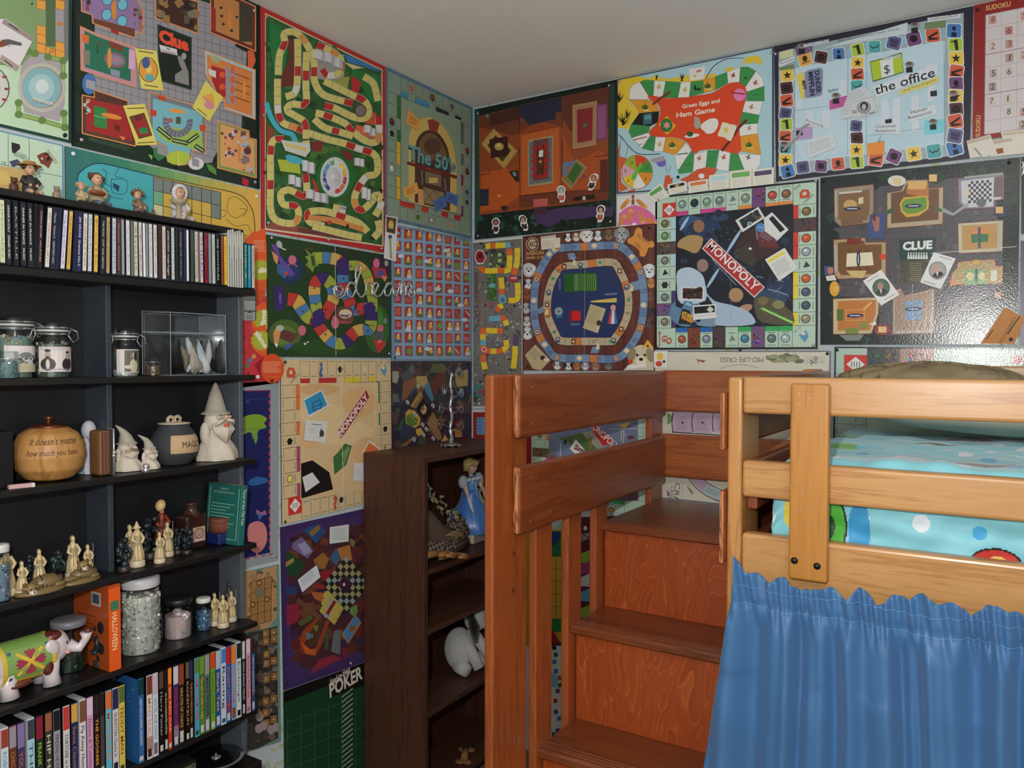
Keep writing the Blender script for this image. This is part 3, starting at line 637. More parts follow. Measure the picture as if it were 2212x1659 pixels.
A.p([(780,230),(942,205),(930,330),(790,348)],(222,222,220));A.p([(850,250),(900,230),(905,255),(860,270)],(214,120,120));A.star(840,300,22,(200,190,70))
A.p([(66,1060),(95,980),(105,960),(85,1100),(160,1120),(100,1240),(110,1360),(180,1420),(66,1465)],(214,92,40))
A.l(catmull([(80,880),(120,920),(170,985),(250,1060),(340,1080),(490,1075)]),7,(50,50,70));A.l(catmull([(120,905),(70,1040),(140,1120),(175,990)]),3,(60,40,40))
for k,c in enumerate([(228,140,30),(60,150,60),(232,60,30),(150,176,40),(214,160,180),(236,190,30),(226,226,224)]):
 a0=55+k*-51.4;A.p([(265,1255)]+[(265+152*cos(radians(a0-q*12.86)+radians(0)),1255+167*sin(radians(a0-q*12.86)))for q in range(5)],c)
A.l([(265+153*cos(2*pi*k/36), 1255+168*sin(2*pi*k/36)) for k in range(36)], 6, (170, 110, 50), True)
for s_,x,y in[('1',300,1160),('2',358,1228),('3',338,1340),('4',165,1358),('5',140,1262),('6',205,1178)]:A.t(s_,x,y,x+20,y-2,(30,30,30),h=34)
A.p([(215,1290),(255,1240),(300,1150),(318,1190),(280,1250),(250,1330),(205,1330)],(80,190,60))
A.e(505,1158,48,46,(110,96,200));A.p([(395,1130),(530,1095),(540,1140),(430,1165)],(170,150,160));A.l([(560,1260),(550,1180)],4,(60,90,130));A.l([(575,1260),(600,1200)],4,(60,90,130))
for pts in[[(525,1420),(545,1290),(590,1285),(600,1320),(620,1310),(615,1360),(560,1410)],[(690,1330),(760,1300),(860,1230),(960,1205),(1070,1225),(1020,1290),(960,1330),(760,1360)],[(180,1440),(250,1420),(240,1450),(170,1462)]]:A.p(pts,(214,80,40))
A.e(905, 1295, 30, 26, (235, 225, 215)); A.e(672, 1305, 16, 16, (20, 20, 30))
A.rim((34, 44, 84), .008)
A.done('game_board','light blue and yellow game board with a red lake ringed by green and white squares','game board',[(1340,178,SIL),(1668,115,SIL),(1339,412,SIL),(1493,139,(150,150,152))])
# deed cards tucked under it
for k,(pts,c,lab)in enumerate([([(365,1470),(500,1365),(590,1500),(430,1560)],(80,170,80),'small tilted deed card with a green band, leftmost under the red lake board'),([(570,1380),(750,1345),(770,1440),(585,1490)],(24,24,26),'small deed card with a black picture, second from the left in the row'),
  ([(780,1355),(970,1325),(978,1440),(780,1470)],(226,120,60),'small deed card with an orange band between the black and pale blue ones'),([(985,1290),(1185,1265),(1185,1420),(985,1440)],(176,216,228),'small deed card with a pale blue band in the middle of the row'),
  ([(1190,1250),(1410,1225),(1410,1400),(1190,1425)],(110,180,90),'small deed card with a green band, upright beside the purple one'),([(1415,1238),(1628,1212),(1628,1375),(1415,1400)],(84,70,110),'small deed card with a dark purple band, rightmost of the row')]):
 def art(A, pts=pts, c=c, k=k):
  A.uv(); A.r(.1, .12, .9, .4, c); A.lines(B4(.15, .45, .85, .95), 5, (130, 130, 130), .012)
  if k == 1: A.star(.5, .27, .2, (190, 160, 90))
 card('R', ZF, pts, (222, 220, 208), 'deed_card', lab, 'card', art, .0066+k*.0007)

# --- office board
A=Flat('R',[(1672.8,101),(2103,14),(2095,343),(1677,393)],(40,36,56),edge=(16,16,30));A.z(*ZG)
SKY = (176, 208, 224)
A.p([(90,455),(1690,115),(1690,1340),(92,1530)],(150,172,182));A.p([(228,590),(1520,350),(1520,1260),(228,1410)],SKY)
A.p([(230,590),(1530,360),(1525,560),(680,640),(680,900),(1040,830),(1060,1060),(860,1180),(700,1300),(300,1400),(232,1180)],(184,212,228))
for(x,y,wd,hh,l_)in[(240,860,60,90,'W'),(1370,560,60,120,'U'),(1080,860,60,300,'W'),(1240,840,60,300,'W'),(620,700,55,140,'W'),(330,960,60,160,'W'),(470,960,60,150,'W'),(980,880,60,200,'W'),(1380,640,60,240,'W')]:A.p([(x,y),(x+wd,y-8),(x+wd,y+hh-8),(x,y+hh)],(204,214,228))
for a,b in[((228,590),(1520,350)),((228,960),(690,900)),((690,500),(685,1330)),((850,480),(850,1300)),((1520,350),(1525,1300)),((230,590),(228,1420)),((860,1180),(1520,1090))]:A.l([a,b],3,(90,130,160))
for k in range(9):A.p([(238+k*150,570-k*30),(240+k*150,500-k*30),(300+k*150,488-k*30),(300+k*150,560-k*30)],(120,190,208))
ST_,PM,RDL,NV,LG,GL_,BR_,TE,BL_=(232,192,70),(118,70,128),(214,90,62),(96,96,150),(168,196,58),(90,44,52),(214,90,62),(70,166,172),(66,120,190)
def tok(x, y, s_, col, kind, ang=0):
 c, d = cos(radians(ang)), sin(radians(ang)); f = lambda a, b: (x+a*c*s_-b*d*s_*.96, y+a*d*s_+b*c*s_*.96)
 o = []
 for qx, qy, a0 in [(1, 1, 0), (-1, 1, 90), (-1, -1, 180), (1, -1, 270)]:
  for k in range(3): t = radians(a0+k*45); o.append((qx*.72+.28*cos(t), qy*.72+.28*sin(t)))
 A.p([f(a,b)for a,b in o],(212,222,224));A.p([f(a*.9,b*.9)for a,b in o],col);dk=tuple(k*.22 for k in col)
 if kind == 's': A.star(x, y, s_*.62, dk, 5, .42, -90+ang)
 elif kind=='b':A.p([f(-.2,-.7),f(.3,-.75),f(.35,.7),f(-.05,.75)],dk);A.p([f(-.6,-.6),f(-.1,-.6),f(-.1,-.45),f(-.5,-.35)],dk)
 elif kind=='v':A.p([f(-.7,.1),f(.6,-.5),f(.7,-.25),f(-.3,.25),f(.65,.4),f(.6,.6),f(-.6,.6)],dk)
 elif kind == 'p': A.e(x, y, s_*.5, s_*.45, dk); A.e(x-s_*.2, y-s_*.3, s_*.2, s_*.15, dk)
 elif kind=='c':A.p([f(-.6,-.5),f(.6,-.6),f(.5,.6),f(-.5,.5)],dk if 0 else tuple(k*.7 for k in col));A.l([f(-.5,-.3),f(0,.0),f(.5,-.3)],s_*.08,dk);A.l([f(-.4,.4),f(.4,.3)],s_*.08,dk)
 elif kind=='f':A.e(x,y,s_*.6,s_*.5,dk);A.e(x-s_*.22,y-s_*.1,s_*.12,s_*.1,col);A.e(x+s_*.22,y-s_*.1,s_*.12,s_*.1,col);A.e(x,y+s_*.25,s_*.1,s_*.08,col)
 elif kind == 'g': A.l([f(-.6, -.2), f(-.2, .25), f(.1, 0), f(.4, .1), f(.6, -.3)], s_*.13, dk)
 elif kind=='m':A.e(x,y-s_*.3,s_*.26,s_*.28,dk);A.p([f(-.3,.2),f(.3,.2),f(.35,.8),f(-.35,.8)],dk)
 elif kind == 'w': A.e(x, y-s_*.1, s_*.35, s_*.42, dk); A.l([f(-.5, .5), f(.5, .4)], s_*.12, dk)
for a in[(165,655,60,ST_,'s',-6),(160,765,60,GL_,'f',-8),(160,875,60,RDL,'v',-8),(150,985,58,NV,'c',8),(157,1080,58,LG,'b',-4),(148,1185,58,RDL,'v',3),(150,1280,58,TE,'g',5),(150,1390,60,ST_,'s',4),(168,1485,62,BL_,'m',-15),(300,1450,60,NV,'c',-8),(457,1440,58,PM,'p',4),(605,1420,60,RDL,'w',-6),(768,1405,62,LG,'b',-4),(932,1380,66,RDL,'v',8),(1088,1357,66,PM,'p',24),(1258,1335,66,ST_,'s',-10),(1435,1312,68,TE,'g',-8),(1612,1285,72,BL_,'m',-18),
          (318,518,62,(232,160,70),'w',-14),(458,500,60,GL_,'f',10),(610,470,56,BL_,'m',-3),(775,435,60,LG,'b',-10),(920,410,58,TE,'g',-4),(1088,375,66,NV,'c',14),(1258,340,68,PM,'p',-14),(1425,312,66,RDL,'v',-6),(1607,272,68,BL_,'m',2),(775,548,58,ST_,'s',4),(772,648,60,RDL,'v',-4),(768,750,58,TE,'g',-3),(1620,395,66,LG,'b',-4),(1625,510,68,ST_,'s',-2),(1628,625,66,RDL,'v',8),(1625,730,66,PM,'w',-4),(1622,840,68,ST_,'s',3),(1625,950,64,GL_,'f',-4),(1618,1055,68,RDL,'v',-10),(1615,1180,70,NV,'c',10),(762,1095,56,NV,'c',6),(768,1200,58,GL_,'f',-4),(765,1302,60,ST_,'s',3)]:tok(*a)
A.p([(240,650),(305,630),(345,850),(290,862)],(220,204,80));A.p([(318,630),(345,612),(455,590),(475,612),(468,820),(445,835),(335,855),(315,840)],(130,136,176))
A.t('DUNDER',402,622,400+20,815,(30,30,70),h=44,bold=.04);A.t('MIFFLIN',348,632,366,838,(30,30,70),h=44,bold=.04);A.t('MIFF',285,650,312,840,(60,50,20),h=30,bold=.04)
A.p([(532,870),(685,830),(680,920),(532,955)],(200,80,160));A.p([(235,1110),(385,1100),(382,1200),(240,1222)],(180,150,204));A.p([(855,1245),(1008,1225),(1005,1335),(858,1350)],(236,140,50));A.p([(1352,1050),(1515,1035),(1515,1150),(1350,1172)],(110,208,222))
A.p([(228,410),(385,400),(385,450),(250,490)],(120,90,130));A.p([(880,540),(1155,460),(1172,630),(905,715)],(50,60,40));A.p([(885,545),(1152,468),(1168,625),(908,705)],(170,200,40));A.p([(965,530),(1075,500),(1090,650),(985,680)],(214,220,222));A.p([(1155,500),(1165,540),(1090,560),(1085,530)],(170,200,40))
A.t('$', 1005, 645, 1055, 632, (40, 46, 70), h=80)
for x,y in[(290,450),(585,880),(1220,610),(1430,815),(1265,270),(1425,1105),(1600,860),(1040,1060),(270,1155),(140,1300)]:A.p([(x-28,y-20),(x+28,y-28),(x+30,y+20),(x-26,y+24)],(28,30,44));A.e(x+3,y-48 if x not in(1040,270,1430)else y-20,40 if x not in(1040,270,1430)else 1,24,(140,136,134));A.e(x,y-58 if x not in(1040,270,1430)else y-20,24 if x not in(1040,270,1430)else 1,14,(96,80,74))
A.l([(130, 1305), (260, 1190), (300, 1110), (400, 1050)], 22, (150, 146, 146))
A.p([(305,388),(525,345),(525,372),(312,415)],(206,214,220));A.t("Michael's Office",320,405,518,365,(60,66,90),h=22)
A.p([(450,430),(1205,200),(1205,300),(470,425)],(196,208,214));A.t('Game Board created by Dwight Schrute',600,370,1135,262,(70,76,100),h=26)
A.p([(1378,160),(1665,125),(1662,160),(1380,198)],(206,214,220));A.t('Conference Room',1392,186,1640,150,(60,66,90),h=24);A.p([(1355,205),(1535,180),(1532,240),(1355,262)],(110,134,90))
A.p([(100,455),(215,425),(218,490),(105,522)],(206,208,160));A.p([(92,545),(228,490),(232,530),(95,590)],(210,216,222));A.t('Reception',105,565,225,520,(60,66,90),h=22);A.p([(95,590),(225,560),(225,600),(100,615)],(110,134,96))
A.p([(990,508),(1140,478),(1142,500),(992,530)],(206,214,220));A.t('Petty Cash',995,525,1138,495,(50,56,80),h=20)
A.p([(905,760),(1460,560),(1468,640),(940,850)],(208,216,224));A.t('the office',930,825,1445,665,(34,34,50),h=78,bold=.01)
A.p([(1130,790),(1470,665),(1482,705),(1420,740),(1130,830)],(214,204,110));A.t('dvd board game',1170,800,1455,700,(110,100,50),h=26)
A.t('Sales',520,808,605,785,(50,56,80),h=26);A.p([(315,1015),(510,1075),(490,1125),(292,1050)],(206,214,224));A.t('Accounting',318,1048,475,1105,(40,46,66),h=26)
A.p([(1215,970),(1440,910),(1455,990),(1210,1065)],(206,214,224));A.t('Human',1235,995,1375,955,(40,46,66),h=30);A.t('Resources',1215,1040,1415,985,(40,46,66),h=30)
A.p([(925,1085),(1140,1060),(1135,1165),(920,1160)],(206,214,224));A.t('Customer',928,1112,1110,1105,(40,46,66),h=28);A.t('Relations',930,1150,1098,1145,(40,46,66),h=28)
A.l([(975,1180),(955,1240),(1000,1215)],3,(70,70,80));A.l([(955,1240),(950,1212)],3,(70,70,80))
A.done('game_board','pale blue game board with black border and tilted icon tiles under the ceiling','game board',[(1676,118,SIL)])
for k,(pts,lab)in enumerate([([(640,960),(700,800),(820,750),(900,830),(760,1040)],'grey play banknote, back of the fanned stack'),([(640,1040),(660,900),(850,830),(965,880),(960,950)],'grey play banknote, middle of the fanned stack'),([(695,890),(920,820),(962,970),(735,1050)],'grey play banknote with a portrait, front of the fanned stack')]):
 def art(A, pts=pts, k=k):
  A.z(*ZG)
  if k==2:A.l([(712,900),(910,840),(945,960),(748,1030)],4,(150,154,160),True);A.e(830,938,62,56,(150,152,158));A.e(832,925,34,38,(44,46,54));A.e(830,932,18,26,(180,182,186));A.l([(735,970),(765,962)],6,(60,62,70));A.l([(738,985),(768,977)],6,(60,62,70));A.l([(880,990),(920,978)],6,(60,62,70))
  else:A.lines([(pts[1][0],pts[1][1]+10),(pts[2][0],pts[2][1]+20),(pts[3][0]-20,pts[3][1]),(pts[0][0]+20,pts[0][1]-30)],5,(150,154,160),4)
 card('R', ZG, pts, (196, 204, 210), 'play_banknote', lab, 'card', art, .0066+k*.0007)
card('R',ZG,[(330,1235),(560,1150),(598,1275),(355,1375)],(204,212,220),'paper_note','small white typed note at the lower left of the pale blue board','paper',lambda A:A.lines([(350,1245),(560,1175),(580,1260),(370,1345)],5,(140,146,156),4))
# --- number puzzle board
A = Flat('R', [(2104, 13), (2440, -62), (2425, 262), (2101, 305)], (150, 28, 24), edge=(70, 14, 12)); A.z(*ZG)
A.p([(1880, 135), (3100, -110), (3080, 990), (1868, 1168)], (204, 196, 200))
for i in range(10):A.l([(1880+i*138,135-i*27),(1868+i*138,1168-i*20)],6 if i%3==0 else 2,(150,110,120))
for j in range(10): A.l([(1880, 135+j*114.7), (3100, -110+j*122)], 6 if j % 3 == 0 else 2, (150, 110, 120))
A.t('SUDOKU',1880,98,2095,58,(214,160,96),h=44,bold=.03);A.t('SUDOKU',1832,1185,1836,1000,(214,160,96),h=42,bold=.03)
for s_,x,y,c,b in[('8',1940,175,(140,50,40),(200,150,140)),('6',2080,270,(140,40,30),(186,130,124)),('2',1940,405,(150,60,50),(205,190,180)),('3',2082,385,(140,50,40),(190,150,140)),('1',2085,505,(60,40,40),(176,146,134)),('5',1945,640,(50,40,44),(190,170,160)),('6',2080,625,(50,40,44),(200,186,176)),('2',1938,755,(50,40,44),(170,150,140)),('7',1930,880,(90,60,60),(205,190,180)),('1',2070,860,(90,50,50),(205,190,180)),('8',2078,970,(60,50,50),(204,192,184)),('5',2210,970,(60,50,50),(190,150,140)),('2',2200,1080,(60,50,50),(180,160,150)),('9',2215,140,(60,50,50),(200,150,140)),('7',2215,480,(60,50,50),(200,160,150))]:
 A.p([(x-34, y-32), (x+34, y-40), (x+34, y+34), (x-34, y+40)], b); A.t(s_, x-15, y+26, x+17, y+22, c, h=52)
A.done('game_board','red-bordered number puzzle board at the upper right corner of the photo','game board',[(2112,22,BLKP)])
for k,(pts,lab,c)in enumerate([([(2010,1150),(2330,1110),(2330,1290),(2060,1330)],'cream card with a candlestick picture, back of the overlapping row',1),([(1840,1240),(2200,1180),(2330,1320),(1860,1370)],'cream card with a reddish weapon picture, middle of the overlapping row',2),([(1715,1225),(1920,1170),(1985,1345),(1745,1375)],'cream card with a grey blade picture, leftmost of the overlapping row',3)]):
 def art(A, c=c, pts=pts):
  if c==1:A.p([(2055,1205),(2085,1205),(2085,1240),(2110,1330),(2090,1335),(2065,1245)],(140,100,80));A.p([(2025,1160),(2300,1125),(2300,1150),(2030,1180)],(196,178,158))
  if c==2:A.p([(1885,1310),(2030,1285),(2035,1330),(1890,1355)],(150,84,50));A.p([(1870,1330),(1900,1310),(1930,1350),(1900,1362)],(90,40,30));A.p([(1845,1245),(2100,1200),(2110,1225),(1850,1275)],(190,172,156))
  if c==3:A.p([(1775,1290),(1795,1288),(1850,1350),(1835,1358)],(140,150,166));A.p([(1720,1228),(1915,1178),(1920,1205),(1725,1255)],(190,172,156))
 card('R', ZG, pts, (214, 208, 196), 'playing_card', lab, 'card', art, .0066+k*.0007)
# --- city map board
CITY=[(120,118,116),(150,146,140),(84,84,86),(70,60,62),(170,166,160),(96,110,70),(60,84,50),(130,96,90),(96,70,80),(50,50,54)]
A = Flat('R', [(1023.5, 521.5), (1131.5, 512), (1131, 880), (1024, 882)], (110, 108, 106)); A.z(*ZH)
A.clutter(B4(30, 180, 570, 2000), 330, CITY, 15); A.clutter(B4(30, 180, 570, 2000), 200, CITY[:6], 8)
A.p([(40,560),(75,560),(85,1180),(45,1180)],(96,84,82));A.clutter([(45,700),(85,700),(85,1190),(45,1190)],40,[(70,66,66),(150,146,140),(140,84,60)],9)
A.p([(180,580),(275,590),(280,880),(180,870)],(52,100,40));A.clutter(B4(180,590,275,870),40,[(70,130,50),(36,80,36),(90,150,60)],13);A.p([(190,710),(230,680),(275,700),(260,735),(215,735)],(90,170,190))
YL, OG, LB = (226, 196, 30), (230, 96, 34), (90, 170, 200)
for P_,n_,cs in[([(160,275),(240,268),(330,262),(440,258)],5,[YL,OG,YL,YL,LB]),([(515,290),(518,380),(510,470),(478,590)],4,[YL,YL,YL,OG]),([(435,300),(432,400),(425,520),(400,545),(320,540),(220,548),(130,540),(110,500)],8,[OG,YL,YL,YL,OG,YL,YL,OG,YL]),
                  ([(335,620),(345,740),(345,820),(370,870)],4,[YL,YL,OG,LB]),([(520,680),(525,800),(510,870),(420,880)],4,[YL]),([(360,930),(320,950),(290,1005)],2,[YL,OG]),([(200,1085),(290,1080),(370,1080),(400,1160)],4,[LB,LB,OG,YL]),
                  ([(110,1215),(200,1215),(280,1218),(355,1218)],4,[OG,YL,YL,OG]),([(138,1190),(135,1290),(140,1420),(150,1440)],4,[OG,YL,LB,OG]),([(150,1440),(240,1445),(330,1440),(395,1400),(390,1320)],5,[OG,YL,OG,YL,YL]),([(140,1480),(140,1560),(160,1650)],2,[OG,YL]),([(495,1385),(490,1500),(475,1640)],2,[YL])]:A.track(P_,62,cs,n_,(120,110,40),2)
A.p([(205,305),(385,305),(385,500),(205,500)],(80,84,70));A.clutter(B4(215,310,385,500),30,[(130,100,110),(60,80,50),(90,60,70),(150,200,90),(40,50,40)],16);A.r(300,350,342,385,(150,196,110));A.r(300,415,342,452,(150,196,90))
A.p([(40,410),(50,345),(80,310),(135,318),(172,400),(140,470),(70,475)],(216,196,200));A.p([(50,405),(60,350),(85,322),(130,330),(160,400),(135,455),(75,455)],(150,34,34));A.e(105,380,24,26,(60,20,26));A.p([(425,605),(530,610),(525,665),(430,670)],(180,40,60));A.r(445,615,510,640,(214,150,170));A.p([(360,610),(415,625),(385,680)],(60,74,90))
A.e(355,870,44,44,LB);A.e(355,872,24,28,(86,96,120));A.e(148,1425,34,32,(230,150,130));A.e(148,1425,14,14,(170,60,50));A.p([(175,1270),(355,1270),(350,1400),(178,1400)],(104,102,104));A.clutter(B4(180,1275,350,1395),40,CITY[:5],10)
A.p([(470,1250),(540,1270),(520,1390),(470,1380)],(90,60,110));A.l([(130,860),(145,960),(140,1180)],9,(170,110,70));A.p([(205,905),(240,895),(245,930),(215,940)],(200,60,50));A.p([(30,1800),(110,1820),(110,1960),(30,1980)],(60,120,120));A.t('CITY',60,2010,62,1900,(20,20,20),h=40,bold=.05);A.star(100,1900,30,(190,50,60),8,.6)
A.rim((196, 196, 190), .012)
A.done('game_board','game board printed with an aerial city map and a yellow and orange path','game board',[(1037,872,WHTP)])

# --- dog club board
MR = (100, 48, 42)
A = Flat('R', [(1131.9, 511), (1417, 483), (1417, 810), (1131, 810)], MR, h=.497); A.z(*ZH)
for i in range(15):A.p([(590+i*100,160-i*9.6),(620+i*100,157-i*9.6),(620+i*100,2100),(590+i*100,2100)],(88,40,36)if i%2 else(112,56,46))
for j in range(9): A.l([(582, 330+j*170), (2055, 190+j*190)], 5, (130, 70, 60))
def dog(x, y, r, c, ear, muz=(30, 26, 24)):
 A.e(x,y+r*.1,r,r*1.15,c);A.e(x-r*.85,y-r*.1,r*.35,r*.7,ear,15);A.e(x+r*.85,y-r*.1,r*.35,r*.7,ear,-15)
 A.e(x,y+r*.45,r*.45,r*.4,tuple(min(240,k*1.15)for k in c));A.e(x,y+r*.3,r*.2,r*.15,muz);A.e(x-r*.35,y-r*.1,r*.12,r*.12,muz);A.e(x+r*.35,y-r*.1,r*.12,r*.12,muz)
for a in[(1080,170,42,(214,214,210),(30,30,30)),(1170,165,42,(200,190,180),(140,90,60)),(1290,150,66,(222,220,216),(200,196,190)),(1415,150,50,(205,208,212),(60,66,76)),(1535,140,54,(120,96,72),(90,70,54)),(1680,130,70,(160,162,170),(130,132,140)),(1665,200,44,(176,178,184),(120,122,130)),
          (640,530,70,(190,190,192),(206,206,206)),(635,690,50,(196,196,200),(40,40,46)),(615,800,56,(140,70,36),(110,50,28)),(610,960,52,(170,168,166),(60,56,56)),(620,1110,52,(180,178,176),(96,90,90)),(625,1240,62,(200,204,206),(90,100,96)),
          (1990,540,70,(214,216,222),(196,200,206)),(2010,680,48,(190,130,70),(160,100,50)),(2000,830,46,(120,76,60),(90,56,46)),(1995,1000,48,(60,56,60),(34,32,34)),(1985,1130,50,(90,74,70),(60,46,44)),
          (960,1600,44,(200,200,198),(90,90,96)),(1085,1610,44,(190,190,190),(30,30,30)),(1180,1610,40,(170,110,70),(140,80,50)),(1275,1610,40,(190,190,196),(120,130,150)),(1390,1610,44,(160,120,96),(130,90,70)),(1535,1600,46,(110,112,114),(80,80,84))]:dog(*a)
OUT=[(960,300),(1290,275),(1620,265),(1760,350),(1890,560),(1930,850),(1890,1180),(1770,1400),(1620,1525),(1300,1525),(960,1515),(850,1410),(740,1230),(700,960),(730,640),(850,400)]
B1, B2, TB, ORB = (112, 140, 180), (96, 124, 168), (186, 168, 136), (206, 120, 56)
A.track(OUT, 84, [B1, B2, B1, ORB, B1, B1, B2, B1], 48, (40, 56, 90), 3, True, (40, 50, 80), 5)
INN=[(1040,500),(1290,470),(1570,450),(1650,530),(1735,720),(1760,920),(1720,1120),(1600,1310),(1560,1335),(1300,1335),(1010,1330),(940,1250),(860,1060),(850,880),(890,690),(960,560)]
A.track(INN, 84, [TB, TB, TB, ORB, TB, TB], 34, (60, 50, 46), 3, True, (50, 40, 40), 5)
A.p(catmull([(1035,535),(1290,515),(1545,505),(1620,590),(1690,760),(1705,930),(1670,1100),(1590,1240),(1545,1285),(1290,1288),(1040,1285),(970,1200),(905,1030),(895,880),(935,700),(990,590)],4,True),(34,52,104))
def ringpts(P_, n_):
 C = catmull(P_, 8, True); m = len(C); return [C[int(m*k/n_)] for k in range(n_)]
for k, (x, y) in enumerate(ringpts(OUT, 24)):
 if k%3==0:A.e(x,y,34,34,(120,60,50));A.e(x,y,26,26,(196,180,156));A.e(x,y,12,12,(130,80,60))
 elif k%3==1:A.l([(x-26,y-12),(x+26,y-10)],5,(44,60,100));A.l([(x-22,y+8),(x+20,y+10)],5,(44,60,100))
 else: A.p([(x-36, y), (x-14, y-30), (x+14, y-30), (x+34, y), (x, y+32)], (224, 204, 160))
for k, (x, y) in enumerate(ringpts(INN, 20)):
 if k % 4 == 0: A.r(x-26, y-30, x+26, y+28, (110, 60, 44)); A.e(x, y, 14, 16, (210, 190, 160))
 elif k%4==1:A.e(x,y,28,26,(60,96,140));A.p([(x-20,y+10),(x+20,y+10),(x+24,y+38),(x-24,y+38)],(50,80,120));A.e(x,y,14,14,(200,180,150))
 elif k % 4 == 2: A.star(x, y, 26, (60, 150, 90), 8, .6)
 else:A.l([(x-26,y-12),(x+26,y-10)],5,(80,66,60));A.l([(x-22,y+8),(x+20,y+10)],5,(80,66,60))
for pts in[[(1075,352),(1150,345),(1182,412),(1095,425)],[(1780,680),(1945,630),(1965,740),(1800,770)],[(742,975),(808,940),(808,1010),(755,1030)],[(1360,1395),(1450,1390),(1420,1465),(1330,1468)]]:A.p(pts,B1)
for x,y in[(1135,430),(1780,720),(830,985),(1400,1370)]:A.p([(x-10,y-40),(x+35,y+10),(x+30,y+55),(x-10,y+50),(x+8,y+5)],(214,206,180))
A.e(685,248,72,80,(176,150,116));A.e(685,248,62,70,MR);A.e(685,248,48,56,(196,176,146));A.t('AKC',645,278,728,275,(96,50,40),h=62,bold=.03)
A.t('AMERICAN',612,375,810,360,(206,160,96),h=38,bold=.02);A.t('KENNEL CLUB',612,418,808,405,(206,160,96),h=30,bold=.02)
A.p([(778,165),(945,142),(950,180),(995,172),(995,285),(785,312)],(214,206,190));A.t('REGISTRATION',795,188,935,170,(60,50,44),h=22);A.lines(B4(800,205,900,290),4,(120,120,140),4);A.p([(905,215),(925,240),(935,300),(960,330),(915,335),(895,280)],(224,190,160))
A.e(1980, 900, 1, 1, MR)
A.p([(1035, 575), (1380, 568), (1412, 620), (1412, 755), (1380, 772), (1040, 785)], (28, 92, 34))
for k in range(11):A.l([(1160+k*23,585),(1162+k*23,765)],7+k*.6,(90,140,60)if k>1 else(140,190,140))
A.t('ACTIVITY', 1, 1, 2, 1, MR) if 0 else None
A.t('SEESAW',1115,1155,1215,1152,(150,170,200),h=22);A.t('TIRE JUMP',1492,820,1632,812,(190,200,210),h=24);A.t('GATHER',1000,755,1002,630,(150,170,200),h=20)
A.p([(1338,885),(1490,865),(1625,850),(1628,898),(1480,900),(1340,898)],(220,200,80));A.l([(1490,880),(1620,872)],6,(150,130,40))
A.p([(1112,992),(1222,995),(1228,1100),(1098,1108),(1100,1000)],(214,30,34));A.p([(1100,1000),(1130,992),(1125,1105),(1098,1108)],(150,20,26))
A.e(980,1000,48,50,(110,140,160));A.e(980,1000,32,34,(150,170,176));A.e(980,1000,16,16,(120,100,80));A.p([(950,1040),(1010,1040),(1020,1080),(985,1065),(955,1085)],(50,110,170))
A.e(1588,960,30,34,(214,150,140));A.p([(1560,990),(1578,990),(1562,1138),(1525,1140)],(190,60,80));A.p([(1578,990),(1600,990),(1605,1140),(1562,1140)],(214,206,214));A.p([(1600,990),(1615,985),(1640,1135),(1605,1140)],(60,110,180))
A.l([(1275, 80), (1270, 900), (1262, 1560)], 3, (190, 170, 150))
A.p([(1975,1400),(1700,1659),(2040,1659),(2035,1390)],(196,190,170));dog(1900,1500,120,(206,190,160),(150,132,100));A.p([(1910,1410),(1975,1315),(2035,1400),(2010,1420),(1975,1370),(1930,1420)],(232,170,40));A.p([(1745,1605),(1960,1578),(1962,1620),(1745,1645)],(224,222,220));A.e(1782,1565,28,24,(214,60,40))
A.rim((80, 30, 30), .004)
A.done('game_board','maroon game board with a blue oval ring and dog faces around it','game board',[(1140,516,BLKP),(1405,493,BLKP),(1141,792,BLKP)])
def bone(A):
 A.t('ACTIVITY',1850,155,1985,265,(90,60,30),h=36);A.t('CARD',1822,245,1890,312,(90,60,30),h=36)
card('R',ZH,catmull([(1840,80),(1880,65),(1915,95),(1920,160),(1980,215),(2030,215),(2050,260),(2025,290),(1985,290),(1955,370),(1920,390),(1885,370),(1880,320),(1800,255),(1760,240),(1750,195),(1790,170),(1820,150)],3,True),(220,140,56),'bone_card','orange bone-shaped card at the top right of the maroon dog board','card',bone)
card('R',ZH,[(1335,918),(1508,972),(1415,1245),(1248,1185)],(186,170,126),'playing_card','tan text card tilted on the blue centre of the dog board','card',lambda A:(A.lines([(1345,945),(1470,985),(1420,1150),(1285,1130)],8,(110,100,80),4),A.e(1430,1130,28,30,(60,40,30)),A.e(1420,1200,20,30,(220,190,170))))
card('R',ZH,[(718,1370),(888,1545),(780,1659),(690,1640),(602,1490)],(186,170,126),'playing_card','tan text card at the lower left corner of the dog board','card',lambda A:(A.lines([(705,1410),(790,1490),(730,1560),(640,1480)],6,(110,100,80),4),A.e(800,1520,28,26,(60,40,30)),A.e(840,1540,30,20,(220,200,190))))
# --- tiger board
A = Flat('R', [(1334, 424.5), (1420, 416), (1420, 484), (1335, 491)], (214, 214, 216)); A.z(*ZE)
A.p(catmull([(1425,1400),(1500,1340),(1600,1320),(1700,1360),(1765,1420),(1765,1495),(1420,1510)],4),(226,100,160))
for x,y,a in[(1480,1310,-50),(1640,1300,40),(1530,1420,-75),(1640,1430,70),(1450,1470,-60),(1730,1470,30)]:
 A.e(x,y,62,22,(222,140,60),a);A.e(x+50*cos(radians(a)),y+50*sin(radians(a)),24,20,(228,160,70))
 for k in range(4):t=radians(a);c=-40+k*24;A.l([(x+c*cos(t)-14*sin(t),y+c*sin(t)+14*cos(t)),(x+c*cos(t)+14*sin(t),y+c*sin(t)-14*cos(t))],4,(150,80,40))
A.e(1562,1235,14,22,(150,80,60));A.e(1562,1285,16,30,(150,80,60));A.l([(1545,1320),(1562,1290),(1580,1320)],5,(150,80,60));A.e(1575,1500,22,14,(225,225,225))
